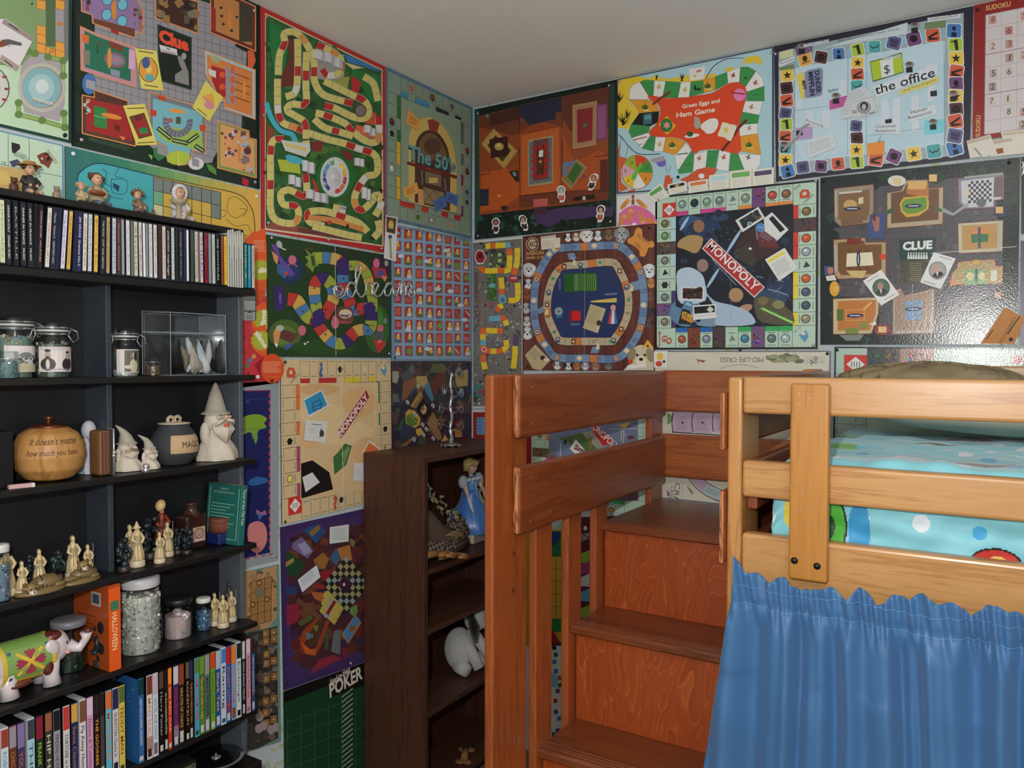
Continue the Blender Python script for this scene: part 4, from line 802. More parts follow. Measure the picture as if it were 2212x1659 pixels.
A.done('game_board', 'small pink and white game board with orange tigers between larger boards', 'game board')

# --- space-themed property board
MT = (176, 206, 186)
A = Flat('R', [(1416.6, 425.4), (1768.7, 388), (1766.5, 753.9), (1416, 755.3)], (16, 20, 30))
A.mbq=None;q0=list(A.q);A.uv();A.q=[A.W(*p)for p in[(.012,.012),(.988,.012),(.988,.988),(.012,.988)]]
LBL,PUR,MAG,ORG,REDD,YLW,GRN,BLU=(170,206,224),(70,56,110),(206,60,140),(230,134,56),(214,50,44),(226,206,40),(40,170,80),(40,100,190)
f_ = lambda c: ('f', c); o_ = lambda c: ('o', c); tt = lambda c: ('t', c)
mono(A,MT,(40,70,60),[[MAG,None,MAG,MAG,None,ORG,None,ORG,ORG],[REDD,None,REDD,REDD,None,YLW,YLW,None,YLW],[BLU,None,BLU,None,None,GRN,None,GRN,GRN],[LBL,LBL,None,LBL,None,None,PUR,None,PUR]],
     [[o_((120,150,150)),o_((30,50,60)),o_((120,150,130)),o_((110,130,130)),tt((110,120,130)),o_((130,140,130)),f_((110,66,120)),o_((180,70,50)),o_((130,84,60))],[o_((120,96,60)),f_((80,56,60)),o_((206,76,40)),o_((150,160,170)),tt((50,56,64)),o_((200,84,40)),o_((70,80,110)),o_((60,76,100)),o_((140,130,100))],
      [o_((160,84,50)),f_((130,60,40)),o_((120,130,150)),f_((70,60,60)),tt((120,126,134)),o_((60,120,150)),f_((110,76,120)),o_((90,110,110)),o_((150,180,190))],[o_((110,110,60)),o_((96,140,80)),f_((90,66,60)),o_((110,116,110)),tt((34,38,44)),('x',(40,40,44)),o_((110,116,120)),f_((110,84,120)),o_((120,116,100))]],
     corners=['jail', 'park', 'police', 'go'])
A.z(*ZI)
A.p([(228, 352), (1135, 255), (1132, 1198), (226, 1218)], (18, 22, 40))
for cx,cy,rx,ry,c in[(420,450,190,120,(30,54,96)),(330,400,110,70,(44,80,130)),(560,360,90,40,(40,64,104)),(300,1100,160,140,(90,130,170)),(480,1140,200,90,(120,146,176)),(700,1150,140,70,(96,120,150)),(1030,900,130,160,(28,50,90)),(960,1000,150,110,(40,66,104)),(640,780,150,110,(24,34,64))]:A.e(cx,cy,rx*.8,ry*.8,c)
A.clutter([(240,360),(1120,262),(1120,1190),(240,1205)],60,[(30,46,80),(14,18,34),(44,66,104),(24,34,60)],34)
# plain nebula-like patches stand in for the printed picture
A.e(400,430,44,50,(150,104,78));A.e(430,735,44,50,(150,120,110));A.e(690,965,56,56,(176,132,92));A.e(760,1070,60,30,(180,134,106),-20)
A.p(catmull([(250,540),(330,500),(420,510),(430,560),(380,640),(290,610),(235,590)],3,True),(176,140,84))
A.p(catmull([(235,780),(330,750),(420,800),(450,880),(450,1010),(260,1030),(230,900)],3,True),(176,200,222))
A.p(catmull([(450,940),(520,1010),(640,1040),(760,1080),(820,1130),(820,1195),(540,1200),(540,1100)],3,True),(160,186,214))
A.p([(665,640),(740,480),(830,440),(980,500),(1030,600),(960,660),(880,690),(820,745)],(60,34,40));A.p([(850,450),(980,500),(1020,600),(870,590)],(110,40,44));A.p([(670,640),(790,560),(850,690),(810,750),(720,690)],(60,56,48));A.e(800,605,12,10,(220,230,240))
A.p(catmull([(830,1000),(900,980),(1010,1000),(1080,1060),(1130,1110),(1130,1195),(960,1190),(860,1150)],3,True),(84,80,56));A.e(900,1010,40,34,(120,100,60));A.e(1020,1040,46,34,(130,130,80))
for k in range(3):A.l([(890+k*6,1068+k*4),(1128,1180)],22-k*8,[(90,170,60),(120,200,80),(180,226,140)][k])
for k in range(70): A.e(A.rnd.uniform(240, 1120), A.rnd.uniform(360, 1190), 3, 3, (170, 190, 215), n=5)
for a,b in[((610,640),(740,450)),((460,910),(560,760)),((262,470),(315,350))]:A.e((a[0]+b[0])/2,(a[1]+b[1])/2,12,math.hypot(a[0]-b[0],a[1]-b[1])/2,(150,190,226),32)
A.l([(940,920),(1000,935),(1090,965)],8,(140,150,170));A.l([(980,950),(1040,905)],6,(120,130,150));A.l([(850,820),(900,830)],6,(130,150,180));A.l([(1000,850),(1060,860)],6,(120,130,150))
A.p([(496,522),(915,905),(832,988),(425,605)],(214,196,200));A.p([(498,534),(903,906),(831,975),(437,604)],(188,38,44));A.t('MONOPOLY',458,592,830,938,(226,226,230),h=72,bold=.02)
A.t('Property Trading Game from Parker', 500, 690, 690, 892, (190, 190, 200), h=14)
A.p([(290,1010),(350,1020),(355,1080),(275,1040)],(70,130,170));A.t('JEDI',285,1030,350,1060,(200,214,224),h=24,bold=.03)
A.p([(270,1070),(330,1085),(365,1195),(240,1190)],(40,34,34));A.t('STAR',265,1118,350,1150,(232,170,40),h=32,bold=.06);A.t('WARS',258,1145,350,1185,(232,150,30),h=32,bold=.06)
A.l([(650, 830), (652, 1380)], 2, (150, 160, 176))
A.q = q0
A.done('game_board','mint-bordered property board with a dark blue space picture and a red diagonal banner','game board',[(1424,432,SIL),(1763,392,SIL),(1758,746,SIL),(1423,748,SIL),(1600,756,BLKP)])
for k,(pts,lab,art)in enumerate([([(685,385),(865,280),(915,365),(740,478)],'white-edged photo card tilted at the top of the space picture',lambda A:(A.p([(712,385),(858,300),(890,362),(748,450)],(34,44,60)),A.clutter([(720,385),(855,305),(885,360),(750,445)],26,[(150,180,190),(60,76,90),(120,76,50),(20,26,36)],12))),
  ([(905,370),(970,322),(1100,458),(1010,540),(915,470)],'white-edged card with a dark picture over a blue card, top right of the space picture',lambda A:A.p([(945,372),(975,348),(1070,455),(1035,480)],(16,20,26))),
  ([(915,690),(1068,598),(1170,755),(1025,858)],'cream deed card with a yellow band on the right of the space picture',lambda A:(A.p([(942,690),(1062,622),(1074,640),(950,716)],(236,214,40)),A.lines([(968,725),(1080,660),(1140,750),(1020,820)],8,(130,130,124),3))),
  ([(265,900),(445,905),(438,1010),(255,1005)],'white-edged photo card with a brown picture, lower left of the space picture',lambda A:(A.p([(278,912),(432,916),(427,996),(274,992)],(56,34,34)),A.clutter(B4(280,915,425,990),16,[(150,80,40),(90,40,36),(30,22,26)],16))),
  ([(352,1048),(534,1035),(538,1142),(358,1160)],'white-edged card with a black picture below the brown one',lambda A:(A.p([(362,1058),(524,1046),(526,1098),(366,1112)],(14,16,18)),A.p([(487,1052),(520,1078),(490,1102),(460,1080)],(180,206,186)),A.l([(385,1130),(510,1120)],4,(170,170,170))))]):
 card('R', ZI, pts, (214, 216, 216), 'photo_card', lab, 'card', art)
card('R',ZI,[(840,430),(880,400),(1060,490),(1040,520),(965,582),(850,530)],(110,124,160),'card_box','pale blue folded card under the dark picture card','card',lambda A:(A.e(880,440,36,36,(60,130,200)),A.l([(860,440),(900,440)],4,(190,220,240)),A.lines([(905,420),(1000,470),(960,560),(870,510)],6,(150,160,190),4)),.0060)
GLB = painted(.2, bump=.35, bscale=210, mott=.04, spec=.5, key='glossy_board', bdist=.0008)
# --- dark green mansion board
A=Flat('R',[(1772.5,384.3),(2203.7,340),(2197.7,744),(1772.5,744.6)],(16,34,34),edge=(20,24,28));A.z(*ZJ)
A.clutter([(120,160),(1565,20),(1545,1360),(115,1360)],150,[(14,40,36),(22,62,58),(10,26,26),(30,80,74),(18,48,34)],34)
ST = (78, 76, 84)
A.p([(205,520),(250,560),(250,1020),(540,1025),(540,1300),(640,1300),(945,1280),(1440,940),(1440,700),(1390,300),(1180,150),(1070,155),(900,180),(700,205),(545,215),(500,260),(500,480)],ST)
for i in range(26): A.l([(250+i*46, 230+((i*13) % 5)), (245+i*46, 1290)], 1.5, (54, 52, 58))
for j in range(24): A.l([(210, 250+j*46), (1440, 190+j*46)], 1.5, (54, 52, 58))
A.clutter([(250,260),(1390,180),(1390,900),(250,1250)],60,[(92,90,98),(66,64,72),(104,100,104)],22)
def room(P_, wall, floor, ins=.16, ln=(140, 50, 40)):
 cx=sum(q[0]for q in P_)/len(P_);cy=sum(q[1]for q in P_)/len(P_);A.p(P_,wall);Q=[lerp(q,(cx,cy),ins*1.25)for q in P_];A.p(Q,floor);A.l(P_,5,ln,True)
 for a, b in zip(P_, Q): A.l([a, b], 2, tuple(k*.6 for k in wall))
 return Q
room([(212,232),(500,200),(500,395),(475,480),(260,508),(215,468)],(150,136,116),(130,90,54));A.e(330,350,50,38,(200,160,90));A.p([(390,300),(425,290),(425,340),(390,345)],(216,196,150));A.p([(262,460),(330,440),(400,450),(430,480),(262,505)],(120,90,60));A.l([(225,250),(225,430)],16,(170,166,150));A.l([(250,265),(410,250)],14,(200,196,186))
room([(598,262),(700,245),(722,200),(740,170),(895,165),(900,230),(1010,220),(1005,490),(598,522)],(176,160,130),(110,70,40),.12)
A.p([(740,220),(900,200),(905,300),(740,270)],(190,110,50));A.p([(750,180),(890,178),(880,235),(750,235)],(220,170,90));A.p([(690,340),(720,295),(890,280),(905,330),(900,380),(830,430),(740,440),(700,400)],(214,160,50));A.p([(705,340),(730,310),(880,292),(890,330),(885,375),(820,410),(745,415),(712,390)],(96,150,50));A.l([(600,405),(640,385)],30,(50,90,50))
Q=room([(1115,160),(1450,122),(1450,310),(1385,318),(1385,370),(1170,380),(1120,335)],(128,124,150),(190,190,200),.1)
for i in range(9):
 for j in range(8):
  if(i+j)%2:x,y=1190+i*19,180+j*20-i*1.5;A.p([(x,y),(x+19,y-2),(x+19,y+18),(x,y+20)],(30,34,50))
A.e(1285,335,36,30,(90,96,96));A.e(1178,260,22,26,(206,190,170));A.p([(1380,150),(1445,140),(1445,290),(1375,295)],(100,84,80));A.l([(1165,150),(1440,120)],12,(150,160,150));A.p([(1005,370),(1080,410),(1190,330),(1195,355),(1080,430),(1000,400)],(150,156,156));A.p([(960,360),(1005,385),(990,405),(950,380)],(50,110,70))
room([(208,605),(440,590),(445,625),(592,620),(590,875),(240,892),(212,850)],(176,150,110),(120,76,36),.13);A.p([(305,705),(490,695),(500,790),(300,802)],(222,214,180));A.r(305,595,410,640,(130,40,26));A.r(545,710,590,748,(220,60,34));A.l([(222,650),(225,830)],22,(166,170,160))
for x in (330, 395, 455): A.e(x, 680, 22, 12, (110, 60, 30)); A.e(x, 815, 22, 12, (110, 60, 30))
A.p([(300, 830), (350, 880), (420, 885), (450, 830)], (206, 180, 110))
Q=room([(1115,485),(1445,462),(1440,690),(1120,705)],(190,184,160),(190,140,70),.14);A.p([(1212,565),(1338,558),(1335,620),(1215,628)],(40,120,60));A.p([(1230,530),(1320,520),(1340,560),(1210,565)],(224,130,60));A.l([(1272,520),(1272,660)],22,(70,84,110));A.l([(1420,480),(1415,680)],30,(176,170,150))
room([(1115,765),(1385,745),(1390,795),(1445,795),(1440,925),(1060,935),(1070,850),(1110,810)],(190,150,100),(176,150,96),.1);A.p([(1165,825),(1315,815),(1320,930),(1170,935)],(120,170,110));A.r(1355,825,1400,900,(210,206,190));A.e(1205,870,26,30,(216,200,140));A.e(1290,870,24,30,(216,200,140));A.l([(1250,820),(1250,910)],16,(60,76,100));A.p([(1055,900),(1100,880),(1110,930),(1060,945)],(216,130,70));A.r(1225,752,1270,780,(220,160,60))
room([(205,1035),(495,1025),(540,1030),(535,1150),(485,1290),(205,1295)],(196,180,140),(196,116,44),.13);A.l([(300,1120),(430,1110),(435,1190),(302,1195)],5,(226,160,70),True);A.r(232,1110,280,1195,(90,110,36));A.p([(295,1250),(395,1245),(390,1290),(295,1292)],(120,140,50));A.e(430,1230,26,26,(120,140,50));A.p([(420,1110),(480,1055),(488,1065),(430,1125)],(226,170,80));A.p([(460,1220),(520,1200),(520,1230)],(226,220,200))
room([(640,975),(700,960),(730,1010),(945,960),(940,1285),(640,1295)],(170,160,150),(160,130,110),.1);A.p([(730,1055),(855,1045),(852,1185),(732,1190)],(110,150,190))
A.p([(250,1300),(430,1295),(400,1340),(300,1342)],(120,130,124));A.e(670,175,66,40,(206,210,206));A.r(645,155,703,205,(224,190,130));A.e(955,150,60,42,(30,56,34));A.r(905,128,962,180,(224,180,110));A.e(215,962,36,56,(224,160,40));A.e(565,1260,64,40,(150,40,50));A.r(535,1238,595,1282,(224,190,120));A.e(1430,400,50,48,(34,36,80));A.r(1392,365,1445,412,(224,170,90));A.r(205,945,250,985,(228,170,60));A.r(1385,985,1430,1030,(190,130,110))
A.p([(475,420),(590,415),(570,600),(455,590)],(56,76,140));A.p([(500,430),(545,440),(540,540),(510,545),(490,470)],(170,100,84));A.p([(480,430),(520,415),(510,480)],(80,40,60));A.p([(140,795),(210,800),(205,860),(145,862)],(76,80,140));A.e(185,830,22,26,(190,120,90));A.p([(150,870),(215,860),(230,900),(160,905)],(214,206,206))
A.p([(690,605),(955,588),(945,750),(690,755)],(22,62,58));A.p([(700,755),(900,750),(880,910),(700,915)],(70,66,54))
for k in range(9): A.l([(765, 780+k*16), (845, 776+k*16)], 7, (124, 112, 84))
A.t('CLUE', 712, 680, 928, 668, (224, 230, 232), h=64, bold=.05)
for k in range(8):x=755+k*19;A.e(x,704,5,7,(205,216,216));A.p([(x-9,745),(x-5,712),(x+5,712),(x+9,745)],(205,216,216))
for x,y in[(345,378),(790,358),(365,1158),(790,1110)]:A.e(x,y,62,15,(34,44,90),-2);A.l([(x-34,y),(x+34,y)],7,(200,206,214))
A.e(390, 745, 14, 60, (34, 44, 90)); A.l([(390, 715), (390, 775)], 6, (200, 206, 214))
A.l([(920, 705), (1540, 655)], 4, (200, 206, 206)); A.l([(785, 930), (788, 1340)], 3, (190, 196, 196))
A.done('game_board','dark green board of mansion rooms with CLUE printed across its stone middle','game board',[(2180,352,BLKP),(1779,392,BLKP)],GLB)
for pts,lab,c1,c2 in[([(422,905),(555,822),(690,1005),(556,1085)],'white character card with a green oval portrait, left of the two on the mansion board',(80,110,96),(176,134,112)),([(940,695),(1100,742),(992,965),(838,915)],'white character card with a pale oval portrait, right of the two on the mansion board',(170,166,170),(206,160,140))]:
 def art(A, pts=pts, c1=c1, c2=c2):
  cx=sum(q[0]for q in pts)/4;cy=sum(q[1]for q in pts)/4;A.e(cx,cy,64,66,tuple(k*.7 for k in c1));A.e(cx,cy,58,60,c1);A.p([(cx-40,cy+40),(cx-10,cy+5),(cx+30,cy+10),(cx+45,cy+30),(cx,cy+58)],(60,56,56));A.e(cx-6,cy-12,22,28,c2);A.p([(cx-12,cy+12),(cx+6,cy+12),(cx,cy+50)],(214,210,206))
  a,b=lerp(pts[0],pts[1],.2),lerp(pts[0],pts[1],.75);A.l([(a[0]+8,a[1]+22),(b[0]+8,b[1]+22)],6,(150,150,156));a,b=lerp(pts[3],pts[2],.25),lerp(pts[3],pts[2],.8);A.l([(a[0]-8,a[1]-22),(b[0]-8,b[1]-22)],6,(150,150,156))
 card('R', ZJ, pts, (222, 222, 224), 'character_card', lab, 'card', art)
card('R',ZJ,[(1455,1098),(1605,1175),(1530,1365),(1280,1362)],(190,120,50),'envelope','orange-brown envelope stamped CONFIDENTIAL pinned at the right edge','envelope',lambda A:(A.l([(1565,1165),(1480,1290)],9,(50,36,20)),A.l([(1325,1330),(1370,1265)],7,(60,40,20)),A.t('CONFIDENTIAL',1520,1165,1410,1358,(90,60,26),h=24),A.e(1502,1332,17,15,(16,16,18))))
# --- purple strip at the edge of the frame
A=Flat('R',[(2205,520),(2500,540),(2500,660),(2204,745)],(70,56,96));A.done('game_board','purple board cut off by the right edge of the photo','game board')
A=Flat('R',[(2206,340),(2500,300),(2500,530),(2206,505)],(20,26,24));A.z(*ZJ);A.t('X',1580,80,1605,78,(220,220,220),h=50,bold=.06);A.t('A',1580,130,1605,128,(220,220,220),h=50,bold=.06);A.done('game_board','black board with white letters cut off by the right edge, above the purple one','game board')
# --- cream board on crises of life
CR = (206, 204, 186)
A = Flat('R', [(1415, 758), (1795, 758), (1795, 1150), (1415, 1110)], CR, h=.497, edge=(80, 80, 80)); A.z(*ZI)
A.t('MID-LIFE CRISIS',900,1448,562,1450,(90,92,84),h=40);A.clutter(B4(930,1430,1200,1480),26,[(120,130,90),(150,156,120),(100,110,80)],16,2.2,0);A.l([(450,1410),(800,1440)],2,(170,168,160));A.p([(368,1462),(455,1475),(430,1492)],(150,90,60));A.p([(385,1475),(400,1478),(400,1505)],(150,90,60))
A.r(1215,1440,1380,1500,(190,188,178));A.t('AP',1275,1518,1340,1480,(90,90,90),h=48);A.l(catmull([(560,1540),(640,1515),(750,1508),(860,1530)]),3,(90,92,90))
A.z(*ZN); A.p([(1590, 440), (1660, 490), (1600, 540), (1590, 540)], (110, 150, 90));
for k,x in enumerate([1640,1810,1985]):A.p([(x,430),(x+160,440),(x+155,620),(x-5,605)],(186,160,190));A.lines(B4(x+25,470,x+130,590),8,(120,100,130),3);A.e(x+80,525,9,9,(30,26,30));A.l(catmull([(x-2,440),(x-10,520),(x-4,600)]),8,(44,36,44))
A.l([(1632, 605), (2060, 632)], 8, (44, 36, 44))
A.l([(1590,1010),(1720,1030),(1715,1170)],2,(140,140,140));A.t('CRI',1660,1030,1645,1160,(90,96,100),h=44,it=.15);A.t('CRISIS',1620,1060,1600,1175,(90,96,100),h=34,it=.15)
A.p(catmull([(1780,1000),(1850,1080),(1950,1150),(2060,1200),(2080,1120),(1990,1070),(1900,1010)],4),(186,156,186));A.p([(1930,1050),(2080,1110),(2050,1190),(1890,1120)],(170,200,206));A.lines([(1940,1070),(2050,1120),(2030,1170),(1900,1110)],7,(110,120,130),3)
A.l(catmull([(1770,1000),(1840,1085),(1950,1160),(2070,1210)]),6,(50,44,50));A.l(catmull([(1900,1010),(1990,1070),(2090,1110)]),5,(50,44,50));A.p([(1757,1068),(1768,1066),(1815,1120),(1800,1135)],(150,120,100));A.p([(1590,1090),(1612,1140),(1590,1150)],(150,60,100))
A.rim((100, 100, 104), .006)
A.done('game_board','cream board with lilac squares and upside-down crisis lettering behind the staircase','game board',[(1788,764,BLKP)])
card('R',ZI,[(50,1402),(158,1402),(156,1530),(52,1530)],(218,218,216),'picture_card','small white card with a yellow and red smudge at the corner of the cream board','card',lambda A:(A.e(100,1445,26,32,(226,190,60)),A.e(90,1500,26,22,(206,60,40)),A.e(130,1483,11,11,(20,20,22))))
# --- mint board behind the bed
A = Flat('R', [(1803.5, 749), (2300, 752), (2300, 1200), (1803, 1200)], MT, h=.497, edge=(20, 30, 30))
mono(A,(170,200,186),(50,80,70),[[(200,80,150),None,None,None,None,None,None,None,None],None,None,None],[[f_((60,76,76)),f_((90,76,76)),f_((170,130,120)),f_((190,140,150)),None,None,None,None,None],None,None,None],corners=['jail','park'],cf=.16)
A.z(*ZJ);A.p([(1520,1460),(1560,1440),(1590,1480),(1560,1520),(1520,1500)],(206,90,84));A.rim((30,44,50),.008)
A.done('game_board','mint property board low behind the bed, catching the flash glare','game board',[(1809,756,BLKP)],GLB)
# --- town property board behind the stairs
A=Flat('R',[(1151.4,884),(1395.7,884),(1395.7,1100),(1151.4,1100)],(120,128,150),h=.36,edge=(20,30,30));q0=list(A.q)
A.z(*ZN); W1 = A.W(1085, 1340); z0 = W1[1]; zt = z0+.497*(A.q[1][0]-A.q[0][0])/.497
A.q = [(q0[0][0], z0+.43), (q0[1][0], z0+.43), (q0[1][0], z0), (q0[0][0], z0)]
mono(A,MT,(40,60,60),[None,[REDD,REDD,None,REDD,None,YLW,None,YLW,YLW],[GRN]*9,[ORG,None,ORG,None,None,MAG,None,MAG,MAG]],[None,None,[o_((190,150,60)),o_((220,190,60)),f_((214,160,50)),o_((90,140,170)),o_((160,90,60)),o_((110,140,90)),None,o_((200,120,60)),None],[o_((110,110,90)),('x',(40,60,120)),o_((150,120,60)),None,f_((110,100,60)),None,None,None,None]],cf=.17)
A.z(*ZN)
A.p([(580,600),(1340,440),(1340,690),(1060,1300),(580,1300)],(112,124,160));A.p([(660,660),(820,620),(940,600),(1060,690),(980,780),(880,800),(760,700)],(78,110,62));A.p([(860,610),(960,590),(1140,690),(1000,760)],(150,146,130));A.l([(1200,580),(1200,680)],6,(206,204,160));A.l([(1100,578),(1340,575)],4,(205,206,210));A.l([(1140,500),(1240,640)],4,(190,190,180));A.p([(1180,540),(1280,520),(1225,578)],(226,180,60));A.p([(920,650),(945,648),(950,750),(925,760)],(130,110,40));A.l([(1222,560),(1218,700)],8,(190,190,184));A.e(720,690,14,20,(50,60,50));A.r(580,740,640,800,(110,120,140));A.r(585,800,640,860,(130,80,60));A.l([(680,700),(680,820)],7,(190,200,206));A.e(1280,650,30,16,(110,60,60))
A.p([(905,520),(985,540),(1150,700),(1040,720)],(200,36,44));A.t('MONOPOLY',915,545,1150,760,(220,216,220),h=58,bold=.02);A.p([(810,665),(760,745),(815,800),(900,775)],(226,226,226));A.t('Simp',790,745,900,800,(110,30,50),h=60,bold=.04,it=.2)
A.p([(1165, 1180), (1340, 1100), (1345, 1190), (1165, 1190)], (110, 80, 96)); A.q = q0
A.done('game_board','property board with a blue-grey town map seen through the stair guard rails','game board')
# --- boards glimpsed between the uprights
A = Flat('R', [(1120, 1146), (1238, 1142), (1238, 1392), (1120, 1396)], (190, 150, 30)); A.z(*ZO)
A.p([(100,140),(216,140),(216,220),(155,240)],(30,60,130));A.p([(155,245),(216,190),(216,310),(155,300)],(30,110,60));A.p([(60,300),(216,300),(216,700),(60,700)],(196,150,34));A.r(60,700,216,780,(30,120,60));A.p([(150,750),(218,860),(100,865)],(170,30,40));A.l([(60,866),(218,864)],10,(40,30,60))
for k in range(10): A.l([(100, 300+k*80), (218, 302+k*80)], 3, (60, 60, 30))
A.l([(184,140),(184,860)],3,(60,60,30));A.done('game_board','yellow, green and blue gridded board glimpsed between the stair uprights','game board')
A=Flat('R',[(1250,1117),(1400,1112),(1400,1345),(1250,1345)],(92,34,56));A.z(*ZO);A.t('PLANT',345,205,400,190,(214,206,210),h=26);A.t('DR TALE',345,180,400,165,(214,206,210),h=20);A.e(372,120,12,14,(214,206,210))
for y,c in[(270,(140,180,40)),(340,(170,60,130)),(420,(200,206,206)),(515,(80,170,200)),(620,(140,180,40))]:A.p([(330,y+20),(400,y-10),(400,y+75),(330,y+70)],c)
A.done('game_board','maroon board with bright coloured wedges glimpsed between the stair uprights','game board')
A = Flat('R', [(1120, 1396), (1250, 1394), (1250, 1650), (1120, 1655)], (206, 206, 208)); A.z(*ZO)
for k,(x,y)in enumerate([(172,885),(182,930),(173,975),(183,1035),(205,1078),(208,1125),(195,1162),(180,1225),(183,1295),(203,1338),(195,1415),(170,1440)]):A.p([(x-14,y-10),(x+10,y-16),(x+16,y+12),(x-10,y+17)],[(30,30,40),(30,96,56),(60,110,180),(50,100,190),(196,60,50),(40,100,60),(90,60,110),(190,50,40),(80,60,120),(50,110,190),(90,60,110),(30,100,60)][k])
A.e(170,1095,30,45,(120,176,206));A.done('game_board','white board with a chain of little coloured squares glimpsed between the uprights','game board')
A = Flat('R', [(1020.5, 886), (1152, 884), (1152, 1110), (1021, 1112)], (150, 34, 34)); A.z(*ZM)
A.p([(1440, 990), (1600, 990), (1600, 1270), (1440, 1270)], (90, 140, 190))
for k in range(5): A.l([(1455, 1015+k*52), (1520, 1015+k*52)], 8, (30, 40, 70))
A.rim((190,196,196),.02);A.done('game_board','red board with a blue list panel between the newel post and the room corner','game board')
# ================= left-hand wall
# --- fountain board
A=Flat('L',[(-150,-215),(152.5,-100),(152,310),(-150,240)],(176,204,168),edge=(20,50,44));A.z(*ZA)
A.p([(-200,-400),(600,-200),(600,530),(400,470),(260,560),(0,560),(-200,500)],(120,150,96));A.p([(380,-200),(470,-180),(465,400),(385,400)],(78,104,66));A.p([(535,-100),(600,-80),(590,530),(540,500)],(110,114,112));A.p([(465,60),(535,70),(535,360),(465,350)],(150,146,156))
for x,y in[(302,-80),(305,0),(305,215),(305,290),(305,370),(385,400),(465,415),(465,355),(465,0),(462,-80)]:A.p([(x,y),(x+76,y+18),(x+76,y+92),(x,y+74)],(224,150,50));A.l([(x,y),(x+76,y+18),(x+76,y+92),(x,y+74)],3,(150,70,40),True)
A.p([(468,200),(500,180),(500,195),(530,200),(530,222),(500,220),(500,236)],(200,120,40));A.e(432,435,20,18,(150,90,40));A.e(432,435,12,11,(224,150,50));A.l([(418,450),(402,462)],7,(150,90,40))
A.p([(210,520),(300,450),(400,480),(540,520),(540,620),(545,880),(500,1040),(200,960),(150,760),(170,580)],(160,152,158));A.e(350,750,205,210,(176,172,160),-8,28);A.e(350,750,172,178,(150,130,120),-8,28);A.e(345,750,165,170,(120,168,178),-8,28);A.e(345,750,110,116,(150,186,192),-8,24);A.e(350,740,56,62,(190,206,206),-8,20)
A.p([(265,835),(440,878),(448,905),(270,862)],(196,200,190));A.t('FOUNTAIN',440,886,268,842,(60,56,50),h=26)
for P_ in[[(150,880),(150,980),(350,1030),(545,1090),(535,970)],[(400,490),(530,520),(530,650)],[(230,440),(290,460)]]:
 A.l(P_,40,(110,140,70));A.l(P_,22,(140,168,90));[A.e(x,y,34,32,(96,128,62))or A.e(x,y,24,22,(140,166,90))for x,y in P_]
for r,c in[(330,(90,90,90)),(318,(190,192,186)),(250,(150,140,130))]:A.e(-255,760,r,210*r/330+40,c,0,30)
for x,y in[(30,660),(48,762),(28,852)]:A.p([(x-20,y-12),(x+20,y-8),(x+18,y+14),(x-20,y+10)],(150,60,56))
A.e(264,36,9,9,(20,30,30));A.e(546,1157,20,20,(16,30,30));A.uv();A.r(0,.985,1,1,(20,60,52));A.r(.975,0,1,1,(18,56,50))
A.done('game_board','pale green garden board with a round stone fountain at the upper left corner','game board')
card('L',ZA,[(-120,180),(30,165),(275,330),(130,610),(-120,470)],(206,200,204),'playing_card','white card with an old flintlock pistol picture over the garden board','card',lambda A:(A.p([(20,165),(275,330),(255,360),(0,205)],(150,130,126)),A.p([(0,470),(150,570),(130,610),(-20,520)],(160,140,134)),A.p([(0,345),(60,340),(170,372),(170,398),(70,385),(30,400),(0,410)],(90,84,80)),A.p([(-40,360),(20,350),(30,385),(-10,410),(-50,420)],(130,60,34)),A.l([(50,385),(60,402),(80,395)],4,(90,90,90)),A.l([(60,210),(140,262)],8,(40,34,34)),A.l([(25,520),(90,575)],8,(40,34,34))))
# --- dog property board
A=Flat('L',[(-150,247),(135,314),(138,620),(-150,620)],(92,140,170),edge=(60,100,130));A.z(*ZA)
A.p([(-300, 1060), (520, 1248), (525, 2200), (-300, 2200)], (178, 204, 178))
A.l([(60,1140),(62,1420)],4,(30,40,70));A.l([(240,1180),(243,1450)],4,(30,40,70));A.l([(-100,1385),(520,1510)],4,(30,40,70));A.p([(-100,1400),(240,1455),(240,1700),(-100,1700)],(190,156,90));A.e(20,1520,60,60,(206,170,90))
A.p([(90,1215),(160,1235),(165,1270),(120,1310),(95,1305),(90,1260)],(40,30,34));A.t('DOBERMAN',235,1350,110,1305,(40,44,60),h=26);A.t('PINSCHER',215,1322,100,1285,(60,60,70),h=20);A.t('BO',40,1385,0,1375,(40,44,60),h=26)
A.p([(305,1330),(345,1310),(380,1300),(445,1365),(405,1440),(370,1410),(340,1400)],(120,62,40));A.p([(370,1310),(400,1305),(425,1360),(395,1380)],(34,24,24));A.e(388,1338,12,12,(190,50,50));A.e(350,1355,8,8,(220,220,220));A.t('KENNEL',485,1385,400,1275,(140,60,50),h=30);A.t('GO TO',355,1440,290,1385,(60,60,60),h=24);A.t('IER',340,1520,340,1480,(50,60,70),h=22);A.p([(70,1380),(140,1360),(180,1400),(100,1430)],(70,66,96))
A.e(472,1268,24,20,(190,210,196));A.done('game_board','mint dog-themed property board low behind the straw-hatted figurine','game board')
